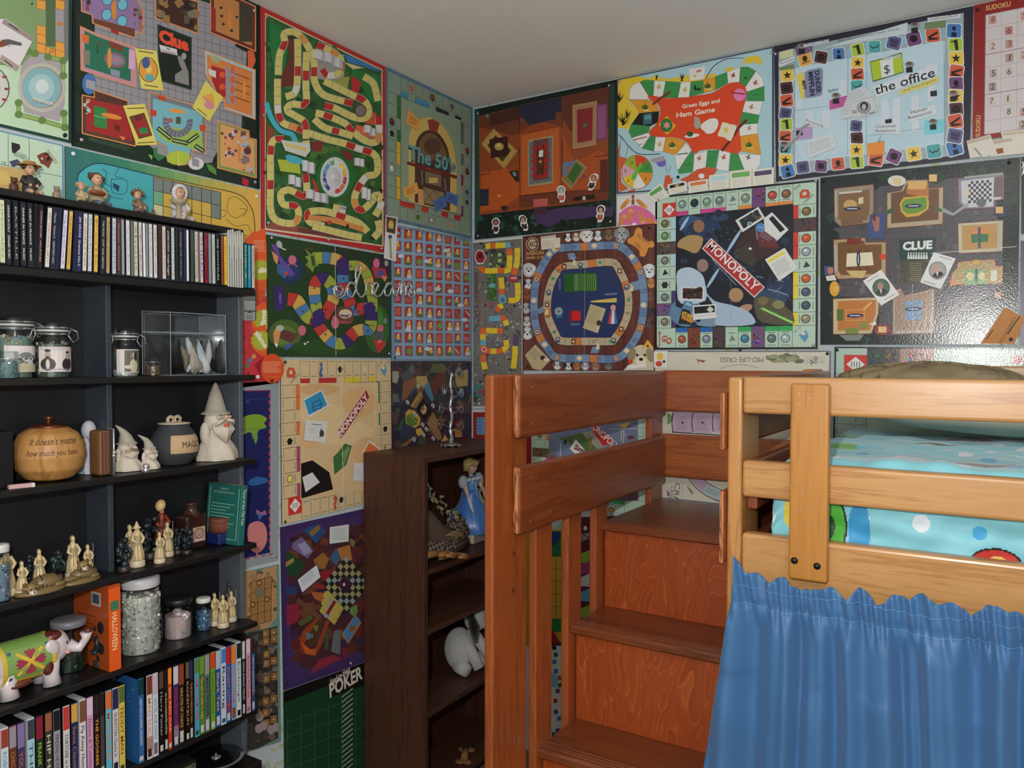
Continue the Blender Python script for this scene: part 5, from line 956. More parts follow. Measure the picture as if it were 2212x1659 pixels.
# --- townhouse room board
A = Flat('L', [(155.5, -185), (558, 13), (558, 409), (154, 315)], (22, 44, 30), edge=(10, 18, 18)); A.z(*ZA)
GY = (142, 140, 148)
A.clutter([(620,0),(2200,100),(2190,1580),(620,1200)],60,[(14,34,22),(28,58,38),(10,26,20)],50)
A.p([(780,-300),(1980,100),(2100,430),(2050,1100),(1800,1390),(1640,1400),(1390,1330),(1050,1100),(780,760),(800,220)],GY)
for i in range(22): A.l([(795+i*63, -200), (795+i*63, 790+i*30)], 2.5, (54, 56, 84))
for j in range(22): A.l([(780, -240+j*69), (2120, 100+j*70)], 2.5, (54, 56, 84))
A.p([(2000,0),(2200,60),(2200,1500),(1900,1400),(1800,1380),(1840,1300),(2090,1130),(2090,1000),(2120,460),(2000,400)],(14,26,22))
OL = (224, 140, 76)
def rm(P_, wall, floor, k=.2):
 cx=sum(q[0]for q in P_)/len(P_);cy=sum(q[1]for q in P_)/len(P_);A.p(P_,wall);Q=[lerp(q,(cx,cy),k)for q in P_];A.p(Q,floor);A.l(P_,9,OL,True);return Q
rm([(680,-200),(1130,-60),(1210,90),(1210,290),(1145,270),(1140,330),(780,200),(775,130),(685,100)],(140,110,150),(140,110,160),.05)
for x,y in[(905,0),(1035,45),(900,130),(1032,185)]:A.e(x,y,46,52,(40,80,110),10);A.e(x,y,40,46,(100,180,206),10)
A.e(962,90,20,84,(214,130,40));A.p([(935,220),(1000,240),(1000,300),(935,275)],(176,30,34));A.p([(790,160),(1140,250),(1140,320),(790,200)],(110,60,40));A.clutter([(1120,80),(1205,100),(1205,280),(1130,260)],12,[(120,40,50),(60,110,60),(170,100,60)],22);A.clutter(B4(700,-20,760,90),8,[(150,60,60),(60,40,60)],22)
rm([(1315,-80),(1680,20),(1680,290),(1320,160)],(70,56,44),(60,34,26),.15);A.clutter([(1330,-20),(1670,40),(1670,270),(1330,140)],26,[(90,84,60),(40,24,22),(120,110,86),(150,110,60),(60,70,50)],34);A.p([(1430,60),(1560,110),(1560,240),(1440,190)],(70,30,26))
rm([(1785,-120),(2170,60),(2170,440),(1785,280)],(110,40,34),(190,120,60),.16);A.p([(2030,20),(2140,60),(2140,360),(2030,360)],(60,54,44));A.e(1950,170,14,90,(220,130,30));[A.e(x,y,14,12,(50,50,56))for x,y in[(1875,70),(1880,140),(1895,210),(1965,265),(2010,150)]];A.p([(1790,60),(1830,80),(1830,270),(1790,250)],(150,40,40));A.l([(2060,150),(2110,300)],8,(96,50,44))
rm([(675,230),(805,290),(1145,410),(1145,745),(680,600)],(190,130,150),(30,110,80),.16);A.e(970,515,95,64,(140,90,110),15);A.e(975,515,66,42,(120,130,150),15);A.e(978,515,36,22,(176,110,130),15);A.p([(920,350),(1040,400),(1035,450),(920,400)],(130,56,34));A.e(922,500,18,88,(220,140,50));A.p([(690,290),(750,310),(745,380),(690,360)],(220,100,40));A.p([(930,590),(1010,610),(1010,665),(935,640)],(130,140,170));A.p([(700,430),(760,440),(755,560),(705,550)],(120,120,100));A.p([(1090,420),(1140,440),(1140,600),(1085,590)],(206,160,196));A.l([(830,360),(860,400)],12,(130,50,40));A.l([(820,390),(820,460)],8,(20,40,30))
rm([(690,815),(795,835),(790,770),(1080,865),(1080,1000),(1145,1030),(1145,1250),(690,1140)],(90,56,40),(164,36,36),.14);A.p([(790,905),(900,930),(900,1105),(790,1080)],(40,130,60));A.l([(790,990),(900,1015)],5,(140,190,150));A.e(940,995,90,22,(220,130,40),12);A.p([(965,1060),(1010,1080),(1010,1130),(970,1110)],(100,30,24));A.p([(1005,1160),(1060,1175),(1040,1205)],(224,110,40));A.p([(800,790),(1070,870),(1060,910),(800,860)],(80,46,36));A.clutter(B4(710,860,750,1120),10,[(190,130,100),(150,190,200),(60,40,40)],18)
rm([(1265,790),(1745,930),(1740,1310),(1630,1280),(1610,1400),(1500,1415),(1420,1380),(1395,1250),(1260,1180)],(110,120,130),(110,176,190),.12)
A.p([(1360, 1080), (1700, 1120), (1730, 1300), (1630, 1270), (1400, 1210), (1330, 1140)], (150, 180, 70));
for k in range(12):t0,t1=radians(-10+k*17.5),radians(5+k*17.5);A.p([(1505+130*cos(t0),1040+135*sin(t0)),(1505+130*cos(t1),1040+135*sin(t1)),(1505+78*cos(t1),1040+78*sin(t1)),(1505+78*cos(t0),1040+78*sin(t0))],(104,100,130))
A.e(1500,950,72,18,(224,150,50),8);A.e(1440,1030,26,20,(170,90,80));A.r(1490,1000,1530,1060,(70,84,70));A.e(1510,1350,100,62,(170,190,50));A.l([(1510,1290),(1510,1410)],5,(206,216,100))
for P_ in[[(1340,1100),(1440,1180)],[(1470,1200),(1580,1225)],[(1600,1210),(1670,1160)],[(1660,1250),(1720,1290)]]:A.l(P_,36,(20,50,40));A.l(P_,12,(170,190,120))
A.p([(1330,810),(1400,830),(1400,875),(1340,850)],(200,60,30));A.p([(1270,930),(1325,950),(1320,1000),(1270,985)],(200,60,30));A.p([(1690,1065),(1742,1075),(1740,1130),(1695,1120)],(214,60,30))
rm([(1735,435),(2165,600),(2165,1020),(1905,930),(1905,870),(1870,860),(1740,630)],(150,190,206),(216,120,50),.1);A.p([(1790,560),(1910,600),(1915,830),(1860,840),(1800,700)],(176,34,34));A.e(1885,640,26,26,(230,80,40));A.e(1885,745,26,26,(230,80,40));A.p([(1910,570),(2000,590),(2000,900),(1915,880)],(150,140,146));[A.l([(1990,630+k*66),(2120,680+k*66)],6,(50,40,50))for k in range(4)];[A.e(1972,600+k*84,18,34,(220,90,40))for k in range(4)];A.e(2072,770,13,80,(224,140,40));A.p([(1765,590),(1830,610),(1830,670),(1770,640)],(206,206,200));A.p([(1780,465),(1860,495),(1860,550),(1800,530)],(150,170,120))
rm([(1845,1035),(2110,1120),(2115,1180),(2175,1195),(2175,1520),(1845,1435)],(120,150,70),(220,150,90),.12);A.clutter([(1880,1080),(2090,1150),(2140,1480),(1880,1420)],30,[(200,190,190),(190,60,50),(120,70,60),(160,170,190),(110,50,40)],22);A.e(2028,1310,12,84,(206,130,60));A.clutter([(2050,1240),(2130,1260),(2130,1400),(2050,1380)],10,[(90,50,50),(130,110,110)],26)
A.e(748,720,60,90,(60,110,180));A.p([(722,680),(800,700),(800,775),(722,752)],(150,150,158));A.p([(2100,430),(2150,440),(2170,520),(2140,590),(2100,570)],(224,90,40));A.p([(1290,1270),(1340,1260),(1400,1340),(1340,1380),(1300,1340)],(50,120,70));A.e(1660,1400,66,52,(206,206,204));A.p([(1330,1240),(1392,1255),(1390,1335),(1330,1310)],(140,140,150));A.p([(1625,1350),(1685,1365),(1685,1430),(1625,1415)],(140,140,150))
A.p([(1745,1400),(1790,1410),(1830,1450),(1835,1500),(1770,1460)],(80,140,50));A.p([(1250,1320),(1290,1330),(1280,1370)],(130,170,80));A.p([(2055,1510),(2110,1540),(2105,1600),(2050,1570)],(190,30,40));A.lines([(750,1170),(1150,1270),(1130,1310),(740,1200)],4,(80,110,90),3)
A.p([(1330,210),(1622,325),(1622,772),(1340,690)],(24,52,34));A.p([(1345,235),(1612,335),(1612,755),(1352,680)],(14,30,22));A.t('Clue',1345,355,1600,440,(236,70,40),h=104,bold=.06);A.p([(1345,385),(1495,425),(1500,478),(1360,448)],(206,206,208));A.t('THE',1400,425,1440,437,(60,30,60),h=16,bold=.03);A.t('Simpsons',1370,448,1485,472,(110,30,60),h=28,bold=.02)
A.p([(1500,490),(1515,475),(1560,530),(1595,620),(1600,735),(1480,700),(1480,640),(1540,600),(1520,560)],(130,130,124));A.e(1555,485,22,30,(150,150,144))
A.uv();A.r(.985,0,1,1,(12,16,22));A.r(0,0,.012,1,(12,16,22));A.done('game_board','dark green board with grey tiled halls and cutaway orange-edged rooms, upper left','game board',[(173,303,SIL),(546,24,SIL),(548,394,SIL),(377,360,BLKP)])
YC = (214, 200, 84)
for pts,lab,art in[([(1135,415),(1320,440),(1380,780),(1190,760)],'yellow card with an orange oval portrait between the tiled rooms',lambda A:(A.e(1250,600,82,108,(60,50,40),-10),A.e(1250,600,76,102,(224,150,50),-10),A.p([(1225,640),(1290,640),(1295,695),(1230,690)],(70,170,180)),A.e(1255,595,26,34,(226,196,80)),A.e(1230,540,34,50,(60,90,150)),A.l([(1170,440),(1290,460)],10,(120,100,50)),A.l([(1220,730),(1330,748)],10,(120,100,50)))),
  ([(1035,905),(1220,890),(1325,1240),(1150,1245)],'yellow card with a red room picture at the bottom of the tiled board',lambda A:(A.p([(1085,1000),(1215,965),(1285,1160),(1170,1190)],(90,60,40)),A.p([(1110,1010),(1210,985),(1270,1150),(1165,1170)],(160,36,36)),A.p([(1170,1095),(1240,1090),(1250,1140),(1180,1145)],(40,130,60)),A.e(1165,1010,36,26,(110,40,36)),A.l([(1070,930),(1215,925)],10,(120,100,50)),A.l([(1160,1225),(1300,1215)],10,(120,100,50)))),
  ([(1740,690),(1890,835),(1770,1040),(1625,920)],'yellow card with a pink snack picture tilted by the bowling room',lambda A:(A.p([(1705,830),(1800,795),(1815,880),(1770,900)],(230,160,50)),A.p(catmull([(1705,820),(1740,840),(1800,880),(1812,920),(1770,940),(1725,900),(1740,870)],3,True),(214,130,140)),A.l([(1775,725),(1850,800)],7,(90,80,50)),A.l([(1670,930),(1750,995)],7,(90,80,50))))]:
 card('L', ZA, pts, YC, 'playing_card', lab, 'card', art)
# --- teal to yellow board
A = Flat('L', [(139, 316), (559, 413), (562, 640), (141, 600)], (40, 150, 160), edge=(10, 16, 20)); A.z(*ZA)
n_ = 14
for k in range(n_):
 t0,t1=k/n_,(k+1)/n_;T=(t0+t1)/2;c=[(44,110,112),(50,130,100),(110,160,90),(190,170,70),(226,166,60)];i=min(3,int(T*4));q=T*4-i;cc=tuple(c[i][j]*(1-q)+c[i+1][j]*q for j in(0,1,2));A.uv();A.r(t0,0,t1,1,cc)
A.z(*ZA);A.p(catmull([(640,1900),(650,1540),(700,1450),(780,1405),(880,1400)],5)+[(1300,1500),(1300,1950)],(60,166,176));A.l(catmull([(640,1900),(650,1540),(700,1450),(780,1405),(880,1400),(1100,1450),(1300,1500)],5),8,(20,40,90))
A.p([(1300,1500),(1980,1640),(2060,1665),(2130,1760),(2160,1900),(2160,2200),(1300,2200)],(214,170,60));A.l(catmull([(1300,1500),(1700,1585),(2000,1650),(2110,1730),(2160,1860),(2165,2100)],4),7,(50,40,40))
for x in range(7):
 for y in range(5):
  a = (1300+x*82, 1510+x*19+y*115);
  if y >= 3 and x > 6 or (y == 1 and x > 6): continue
  c=(118,128,124)if y==0 or(y==1 and x>5)else[(110,170,130),(200,196,150),(196,190,150),(190,186,150)][min(3,y-1)]if x==0 else(206,168,60)if y<3 else(190,186,140)
  if y > 1 and x > 5: continue
  A.p([a,(a[0]+82,a[1]+19),(a[0]+82,a[1]+134),(a[0],a[1]+115)],c);A.l([a,(a[0]+82,a[1]+19),(a[0]+82,a[1]+134),(a[0],a[1]+115)],5,(30,40,50),True)
for P_ in[[(860,1440),(900,1480),(880,1560),(960,1600)],[(960,1410),(1000,1440),(970,1500),(1040,1520)],[(940,1530),(1070,1540),(1060,1650),(950,1640),(940,1530)],[(850,1600),(940,1680),(1040,1700)],[(900,1520),(860,1580),(920,1640)],[(1940,1700),(2000,1680),(2080,1740),(2100,1800),(2000,1860),(1930,1800),(1940,1700)],[(1870,1790),(1920,1800),(1900,1850),(1860,1830),(1870,1790)],[(1920,1870),(2000,1930),(2100,1920),(2130,1980)],[(2030,1780),(2090,1790),(2070,1850)]]:A.l(catmull(P_,4),4,(20,60,90)if P_[0][0]<1500 else(110,84,40))
A.p([(950, 1560), (1010, 1590), (1000, 1640), (960, 1600)], (24, 60, 110))
A.done('game_board','teal and yellow board with grey squares behind the shelf-top figurines','game board',[(155,333,WHTP),(551,425,WHTP)])
# --- winding road board with white houses
A=Flat('L',[(560.4,14),(831.5,145.3),(829,546),(563.5,498)],(190,34,34),edge=(150,26,26));A.z(*ZB)
A.p([(97,92),(905,480),(915,1700),(600,1655),(97,1585)],(216,196,160));A.p([(102,102),(898,485),(905,1690),(600,1640),(102,1570)],(40,92,40))
A.clutter([(110,120),(890,500),(900,1680),(110,1560)],230,[(30,76,34),(56,110,44),(24,64,30),(70,120,50),(40,100,40)],26)
for P_,c in[([(120,160),(200,180),(250,350),(230,470),(160,540),(130,330)],(24,120,54)),([(240,260),(300,280),(300,600),(210,600),(200,540),(270,400)],(110,44,34)),([(110,860),(160,900),(110,1050)],(150,60,40)),([(690,480),(880,520),(890,720),(820,700),(760,600),(690,560)],(26,120,50)),([(640,370),(860,470),(890,500),(770,460),(660,430)],(50,120,190)),([(640,430),(780,470),(700,480)],(206,190,130)),([(690,520),(760,570),(740,640),(690,630)],(190,40,40)),([(110,1530),(330,1560),(600,1620),(600,1640),(110,1575)],(150,76,56)),([(320,1570),(700,1600),(760,1665),(620,1650),(320,1600)],(110,50,46)),([(720,860),(860,900),(850,960),(730,930)],(220,100,50)),([(410,980),(500,970),(480,1050),(420,1040)],(130,40,40)),([(420,1230),(500,1290),(440,1340)],(190,60,50)),([(620,1030),(690,1060),(690,1110),(650,1100)],(130,36,40)),([(180,1100),(330,1110),(340,1200),(200,1180)],(170,190,50)),([(560,545),(680,530),(660,620),(570,590)],(150,160,60)),([(410,350),(640,380),(640,540),(540,560),(430,540)],(150,150,144)),([(740,760),(860,780),(870,870),(780,850)],(206,80,40))]:A.p(P_,c)
A.l(catmull([(105,720),(140,820),(200,900),(280,930),(305,985)]),34,(60,176,200));A.p(catmull([(240,1070),(340,1090),(350,1130),(260,1120)],3,True),(60,176,200))
YT = (206, 194, 100); RT_ = (190, 36, 36); WT = (206, 206, 200); OT = (220, 140, 60); LC = (96, 70, 40)
TR_=[([(185,520),(195,380),(230,300),(225,235),(300,225),(370,290),(430,420),(435,560),(490,650),(600,690),(700,715)],18,[YT,YT,YT,RT_,YT,YT,YT,OT,YT,YT,YT,RT_,YT,YT]),
       ([(180,545),(180,640),(185,780),(220,850),(300,880),(400,920),(520,960),(640,990),(720,1020),(840,1060),(870,1120),(860,1200),(790,1220),(720,1330),(715,1410),(760,1450),(830,1390),(850,1350)],27,[YT,YT,YT,WT,RT_,YT,OT,RT_,YT,YT,YT,YT,YT,RT_,WT,RT_,YT]),
       ([(318,270),(320,420),(318,540),(300,640),(235,670)],7,[YT,YT,YT,RT_,YT,WT]),([(380,360),(375,480),(375,600),(372,720),(280,720),(240,760),(300,800),(370,850),(375,960)],12,[YT,YT,RT_,YT,YT,RT_,YT,YT]),
       ([(450,310),(560,360),(620,430),(600,510),(520,520),(490,480)],8,[RT_,YT,OT,YT,RT_,YT,WT,RT_]),([(500,560),(580,600),(680,650),(780,700),(810,780),(770,820),(680,800),(580,750),(500,730)],12,[YT,YT,YT,YT,RT_,YT,YT]),
       ([(440,780),(520,800),(640,850),(690,900),(780,970),(860,980),(880,900),(875,800)],11,[YT,RT_,YT,YT,RT_,YT,YT,YT,OT,WT,RT_]),([(430,820),(500,880),(600,910),(700,940)],6,[YT,YT,YT,RT_]),
       ([(375,970),(380,1020)],1,[YT]),([(225,960),(150,970),(130,1060),(130,1180),(130,1300),(130,1440),(170,1520),(290,1540),(325,1480),(300,1420),(220,1410),(200,1340),(260,1310),(370,1360),(380,1290),(370,1200)],24,[RT_,YT,RT_,YT,YT,YT,RT_,YT,YT,YT,YT,YT,YT,OT,YT,RT_,YT,YT,YT,YT,RT_]),
       ([(500,1560),(400,1530),(385,1470),(440,1455),(520,1460),(640,1500),(740,1540),(800,1600)],10,[YT,YT,RT_,YT,YT,YT,RT_,YT]),([(420,1560),(540,1590),(660,1620),(760,1640)],7,[YT]),([(560,1430),(650,1450)],2,[YT,WT]),([(770,530),(840,580),(870,700)],4,[YT]),([(870,1520),(880,1590),(840,1640)],3,[YT]),([(830,1370),(870,1340),(890,1410),(850,1490)],4,[YT,YT,WT,YT])]
for P_, k, cs in TR_: A.track(P_, 42, cs, k, LC, 2, False, (176, 170, 150), 5)
A.l(catmull([(400,1500),(560,1520),(760,1580)]),36,(214,130,60));A.e(535,1535,16,16,(200,50,50));A.e(660,1560,10,14,(40,30,30));A.e(750,765,42,45,(110,60,60));A.e(750,765,32,35,(120,116,116))
A.e(575,1225,135,150,(24,110,44));A.p([(680,1150),(745,1200),(680,1290)],(24,110,44));A.e(572,1222,100,138,(196,200,204));
for k in range(12):t0=2*pi*k/12;A.p([(572+84*cos(t0),1222+118*sin(t0)),(572+84*cos(t0+.48),1222+118*sin(t0+.48)),(572+60*cos(t0+.48),1222+86*sin(t0+.48)),(572+60*cos(t0),1222+86*sin(t0))],[(190,50,60),(214,110,60),(206,60,60),(200,200,200),(60,80,150),(50,70,140),(60,120,180),(70,160,190),(90,170,120),(206,210,190),(226,206,60),(230,170,50)][(k+0)%12])
A.e(572, 1222, 58, 84, (206, 206, 212))
for k,(x,y)in enumerate([(636,1240),(622,1160),(580,1112),(535,1130),(508,1190),(504,1260),(530,1325),(580,1345)]):A.t(str(k+1),x-6,y+12,x+8,y+12,(230,232,235),h=22)
A.p([(200,965),(290,980),(395,990),(405,1040),(370,1085),(230,1040)],(200,200,196));A.p([(225,985),(375,1020),(380,1050),(240,1010)],YT)
A.t('START', 612, 1445, 660, 1450, (40, 40, 40), h=18, bold=.03)
A.done('game_board','tall red-bordered board with a winding yellow road on green','game board',[(573,37,BRP:=(150,140,120)),(703,95,BRP),(823,156,BRP),(567,250,BRP),(569,373,(70,20,24)),(823,341,BRP),(824,432,(60,20,24)),(577,482,SIL),(706,517,SIL),(822,537,SIL)])
# raised plastic houses and spinner on the road board
def lump(cx, cy, w_, h_, label, n=2):
 a = on(0, .0045, 540+cx/3.19, cy/3.19); m = MB((206, 206, 212), 1.)
 rr = random.Random(int(cx))
 for k in range(n):
  dy,dz=(k-(n-1)/2)*w_*.5,rr.uniform(-.1,.1)*h_;hh=.007+.004*rr.random();y0,y1,z0,z1=a.y+dy-w_*.28,a.y+dy+w_*.28,a.z+dz-h_*.4,a.z+dz+h_*.4
  m.box(a.x, a.x+hh, y0, y1, z0, z1); ym = (y0+y1)/2
  m.add([(a.x+hh,y0,z0),(a.x+hh,y1,z0),(a.x+hh,y1,z1),(a.x+hh,y0,z1),(a.x+hh+.005,ym,z0),(a.x+hh+.005,ym,z1)],[(0,4,5,3),(4,1,2,5),(0,1,4),(3,5,2)])
 tag(m.build('plastic_building',SATIN,bevel=.0006,seg=1),label,'game piece','white plastic buildings on the road board')
for a in[(535,410,.075,.034,'large white plastic building at the top of the winding road',3),(822,908,.05,.03,'white plastic building on the right edge of the road board below the small pond',2),(395,1150,.04,.04,'white plastic building just left of the spinner wheel',2),(745,1120,.035,.03,'white plastic building above and right of the spinner wheel',2),(302,1255,.04,.034,'white plastic building lower left, by the looping road',2),(455,1360,.055,.034,'white plastic building just below the spinner wheel',3),(795,1335,.035,.045,'white plastic building at the lower right loop of the road',2)]:lump(*a)
a=on(0,.006,540+575/3.19,1222/3.19);m=MB((214,214,220),1.);m.M=Matrix.Translation(a)@Matrix.Rotation(pi/2,4,'Y')
m.lathe([(.030,0),(.030,.003),(.012,.005),(.009,.012),(0,.0125)],(0,0,0),26);o=m.build('spinner_wheel',SATIN);tag(o,'white round plastic spinner on the road board','spinner')
# --- fifties property board
A=Flat('L',[(831.5,145),(1018.7,233.5),(1016.5,515.7),(830,473)],(120,146,124),edge=(70,100,130));GB=(128,150,130)
CYN = (50, 140, 190)
mono(A,GB,(50,70,64),[[CYN,None,CYN,CYN,None,(40,30,60),(40,30,60),None,(40,30,60)],[(60,110,90),(60,110,90),None,(60,110,90),None,(110,40,90),None,None,(110,40,90)],[(190,50,40),(190,50,40),None,(190,50,40),None,None,(180,40,40),None,(180,40,40)],[(40,110,50),(40,110,50),None,(40,110,50),(220,170,40),(220,170,40),None,(220,170,40),(220,170,40)]],
     [[None,('x',(200,90,40)),None,None,o_((110,50,40)),None,None,('x',(90,60,90)),None],[None,None,o_((110,50,40)),None,o_((90,50,40)),None,('x',(40,70,110)),('x',(60,60,66)),None],[None,None,('x',(60,110,40)),None,o_((160,150,150)),None,None,tt((190,130,40)),None],[None,None,o_((80,40,50)),('x',(30,30,30)),None,None,o_((190,190,186)),None,None]],cf=.15)
A.z(*ZB); A.p([(1035, 680), (1445, 830), (1448, 1475), (1035, 1385)], (132, 156, 132))
A.p(catmull([(1085,1280),(1085,1000),(1100,900),(1160,830),(1240,810),(1330,880),(1390,1000),(1415,1160)],4)+[(1415,1465),(1160,1410),(1125,1400),(1085,1380)],(206,176,90));A.p(catmull([(1128,1300),(1130,1050),(1150,950),(1210,900),(1280,910),(1345,1000),(1370,1120),(1372,1300)],4)+[(1370,1455),(1128,1395)],(74,54,44));A.p(catmull([(1150,1080),(1160,980),(1215,920),(1280,940),(1340,1040),(1352,1130)],4),(120,90,64));A.e(1250,1010,60,56,(90,66,50));A.p([(1200,1180),(1310,1210),(1308,1290),(1200,1260)],(120,110,90));A.p([(1185,1290),(1330,1330),(1330,1430),(1190,1400)],(140,124,90));A.l([(1190,1300),(1260,1400),(1330,1340)],5,(90,76,50));A.l([(1190,1400),(1260,1310),(1330,1420)],5,(90,76,50));A.r(1225,1225,1285,1262,(206,176,80));A.p([(1215,830),(1255,820),(1300,850),(1280,915),(1230,905)],(150,60,50));A.l([(1175,1180),(1180,1270)],10,(110,110,110));A.l([(1335,1230),(1340,1310)],10,(110,110,110));A.p([(1150,1300),(1185,1310),(1190,1410),(1150,1400)],(206,150,90))
A.t("The 50's",1078,1100,1408,1200,(40,70,70),h=100,bold=.06,it=.1);A.t("The 50's",1082,1094,1405,1192,(90,160,160),h=96,bold=.03,it=.1);A.l([(1080,1125),(1412,1222)],22,(110,40,36));A.t('some fifties music playing',1085,1130,1408,1228,(200,80,70),h=14)
A.rim((74,116,146),.018);A.done('game_board','grey-green fifties property board with a yellow jukebox near the room corner','game board',[(839,178,SIL),(839,463,SIL),(1011,507,SIL)])
for pts,c,lab in[([(1080,755),(1168,840),(1145,905),(1062,850)],(224,150,60),'small orange card above the jukebox arch'),([(1040,1300),(1140,1258),(1155,1330),(1052,1368)],(224,160,60),'small orange card at the lower left of the jukebox'),([(1250,1390),(1330,1350),(1350,1420),(1268,1462)],(66,110,180),'small blue card at the foot of the jukebox'),([(1340,1315),(1425,1350),(1420,1425),(1338,1385)],(66,110,180),'small blue card beside the lower right of the jukebox')]:
 card('L',ZB,pts,c,'playing_card',lab,'card',lambda A,pts=pts,c=c:A.lines([lerp(q,pts[(i+2)%4],.2)for i,q in enumerate(pts)],3,tuple(k*.5 for k in c),4))
# --- red board with splats behind the shelf
A = Flat('L', [(440, 640), (597, 640), (599, 827), (440, 848)], (206, 50, 60), edge=(30, 20, 30)); A.z(*ZC)
A.clutter(B4(-300,700,240,1400),26,[(190,40,50),(214,60,90),(170,30,60)],50);A.e(62,1385,17,17,(220,220,214));A.z(0,600,3.95);[A.p([(x,y),(x+30,y-10),(x+36,y+20),(x+4,y+34)],c)for x,y,c in[(2140,660,(214,150,60)),(2108,695,(60,130,170)),(2085,740,(60,130,80))]]
A.done('game_board', 'pinkish red board with splats, mostly hidden by the black media shelf', 'game board')
A=Flat('L',[(450,612),(549,628),(549,693),(450,690)],(150,156,156),off=.005,edge=(20,20,24));A.z(0,600,3.95);A.l([(2070,190),(2180,195)],5,(20,20,24));A.l([(2070,285),(2180,285)],8,(20,20,24));A.l([(2165,120),(2165,380)],6,(20,20,24));A.p([(2090,300),(2115,288),(2140,300)],(40,40,44));A.lines(B4(2085,320,2140,355),2,(60,60,64),5)
A.done('game_board', 'grey board corner with black lines just right of the black shelf end', 'game board')
SPL, ORS = (168, 176, 40), (232, 84, 30)
def splat(A, cx, cy, r, ang=0, tx='slime', x0=0, y0=0, x1=0, y1=0):
 A.star(cx, cy, r*1.18, (220, 110, 34), 14, .8); A.star(cx, cy, r, SPL, 12, .86, 10)
 A.t(tx, x0, y0, x1, y1, (222, 224, 200), h=50, bold=.05)
for k,(pts,lab,a)in enumerate([(catmull([(-60,200),(0,100),(60,85),(131,100),(131,620),(60,700),(-40,640),(-60,420)],4,True),'orange splat card printed with slime, topmost of the three',(85,430,95,0,'slime',65,455,200,440)),
  (catmull([(10,850),(50,750),(131,730),(131,1000),(60,1010),(0,940)],4,True),'orange splat card printed with slime, middle of the three',(105,870,92,0,'slime',125,960,128,785)),
  (catmull([(-5,1060),(30,960),(90,930),(131,940),(133,1200),(50,1170),(5,1120)],4,True),'orange splat card printed with slime, lowest of the three',(85,1060,90,0,'slime',25,995,118,1135))]):
 def art(A, a=a, k=k):
  splat(A, *a)
  if k==0:A.lines(B4(20,160,125,270),6,(240,180,150),5);A.lines(B4(60,600,125,690),5,(150,50,20),4)
 card('L', ZC, pts, ORS, 'splat_card', lab, 'card', art, .0048+k*.0007)
# --- green spiral-path board
A=Flat('L',[(573,507),(841,553),(841.5,772.5),(575,770.5)],(30,62,28),off=.004,edge=(12,24,14));A.z(*ZC)
for cx,cy,rx,ry,c in[(350,430,110,130,(30,50,90)),(350,430,70,90,(36,56,110)),(1150,400,90,110,(50,30,60)),(300,1000,150,130,(70,100,36)),(300,1020,100,90,(96,120,44)),(1120,950,110,220,(40,100,34)),(1110,900,70,150,(56,130,40)),(640,1120,300,70,(36,76,30)),(900,260,300,80,(26,52,26))]:A.e(cx,cy,rx,ry,c)
K1, K2, K3, K4, K5 = (150, 164, 50), (66, 120, 176), (206, 160, 70), (196, 50, 44), (54, 36, 110)
A.track([(320,690),(400,705),(450,780),(520,860),(600,860)],118,[K4,K3,K2,K1],5,(30,40,30),3,False,(20,34,20))
A.track([(580,860),(600,930),(660,1010),(720,1070),(810,1090),(870,1040),(930,980),(1010,960),(1060,960),(1070,860),(1060,790),(1000,770),(910,790),(870,700),(830,600),(815,500),(820,400),(770,340),(660,320),(560,325)],105,[K5,K4,K3,K2,K1,K5,K4,K3,K2,K1,K5,K2,K4,K2,K4,K2,K4,K2,K5,K4,K3,K2,K1],23,(30,40,30),3,False,(20,34,20))
A.track([(640,850),(690,770),(730,690),(720,590),(660,510),(580,530),(560,620),(570,720),(590,800)],105,[K4,K4,K3,K2,K1,K5,K4,K3,K2,K1],10,(30,40,30),3,False,(20,34,20))
A.track([(870,390),(960,395),(1030,470),(1060,600),(1085,720),(1075,800)],88,[K1,K3,K1,K3,K1,K1,K1],7,(30,40,30),3,False,(20,34,20))
for x,y in[(600,860),(1055,800),(815,400)]:A.p([(x-58,y-50),(x+10,y-90),(x+56,y-40),(x+48,y+40),(x,y+62),(x-50,y+20)],K5)
A.p([(195,572),(288,575),(285,640),(310,690),(290,735),(290,792),(203,785)],K5);A.t('start',245,640,245,730,(150,150,190),h=20)
A.p([(470,235),(530,290),(560,260),(550,320),(600,390),(560,400),(545,450),(510,410),(480,385),(505,350),(475,305),(510,300)],(120,150,60));A.p([(525,300),(560,305),(570,390),(540,395)],(50,80,30));A.l([(490,240),(540,235)],6,(150,50,40));A.l([(500,370),(500,440)],6,(150,50,40))
for x,y in[(560,590),(575,735),(712,575),(888,395),(1085,730),(455,800),(660,1005),(1040,975),(850,1060),(660,790),(820,505),(960,800)]:A.star(x,y,15,(60,60,60))
A.p(catmull([(765,770),(830,760),(900,780),(905,890),(830,910),(760,900)],3,True),(104,60,60));A.e(838,822,58,42,(206,190,150));A.e(836,828,42,24,(96,90,150));A.e(838,815,42,16,(206,190,160));A.l([(790,840),(890,860)],7,(170,60,50));A.p([(775,885),(900,895),(880,910),(790,905)],(170,70,60))
for cx,cy,pal in[(270,330,[(90,60,150),(90,60,150),(206,150,100),(206,100,130),(60,90,150),(200,210,210)]),(1130,430,[(196,90,110),(180,50,60),(70,80,150),(60,120,90)]),(300,1030,[(104,50,50),(206,140,90),(206,210,200),(60,90,160),(196,90,90)]),(1140,1050,[(70,80,90),(200,60,50),(206,130,90),(206,110,130)])]:
 pass
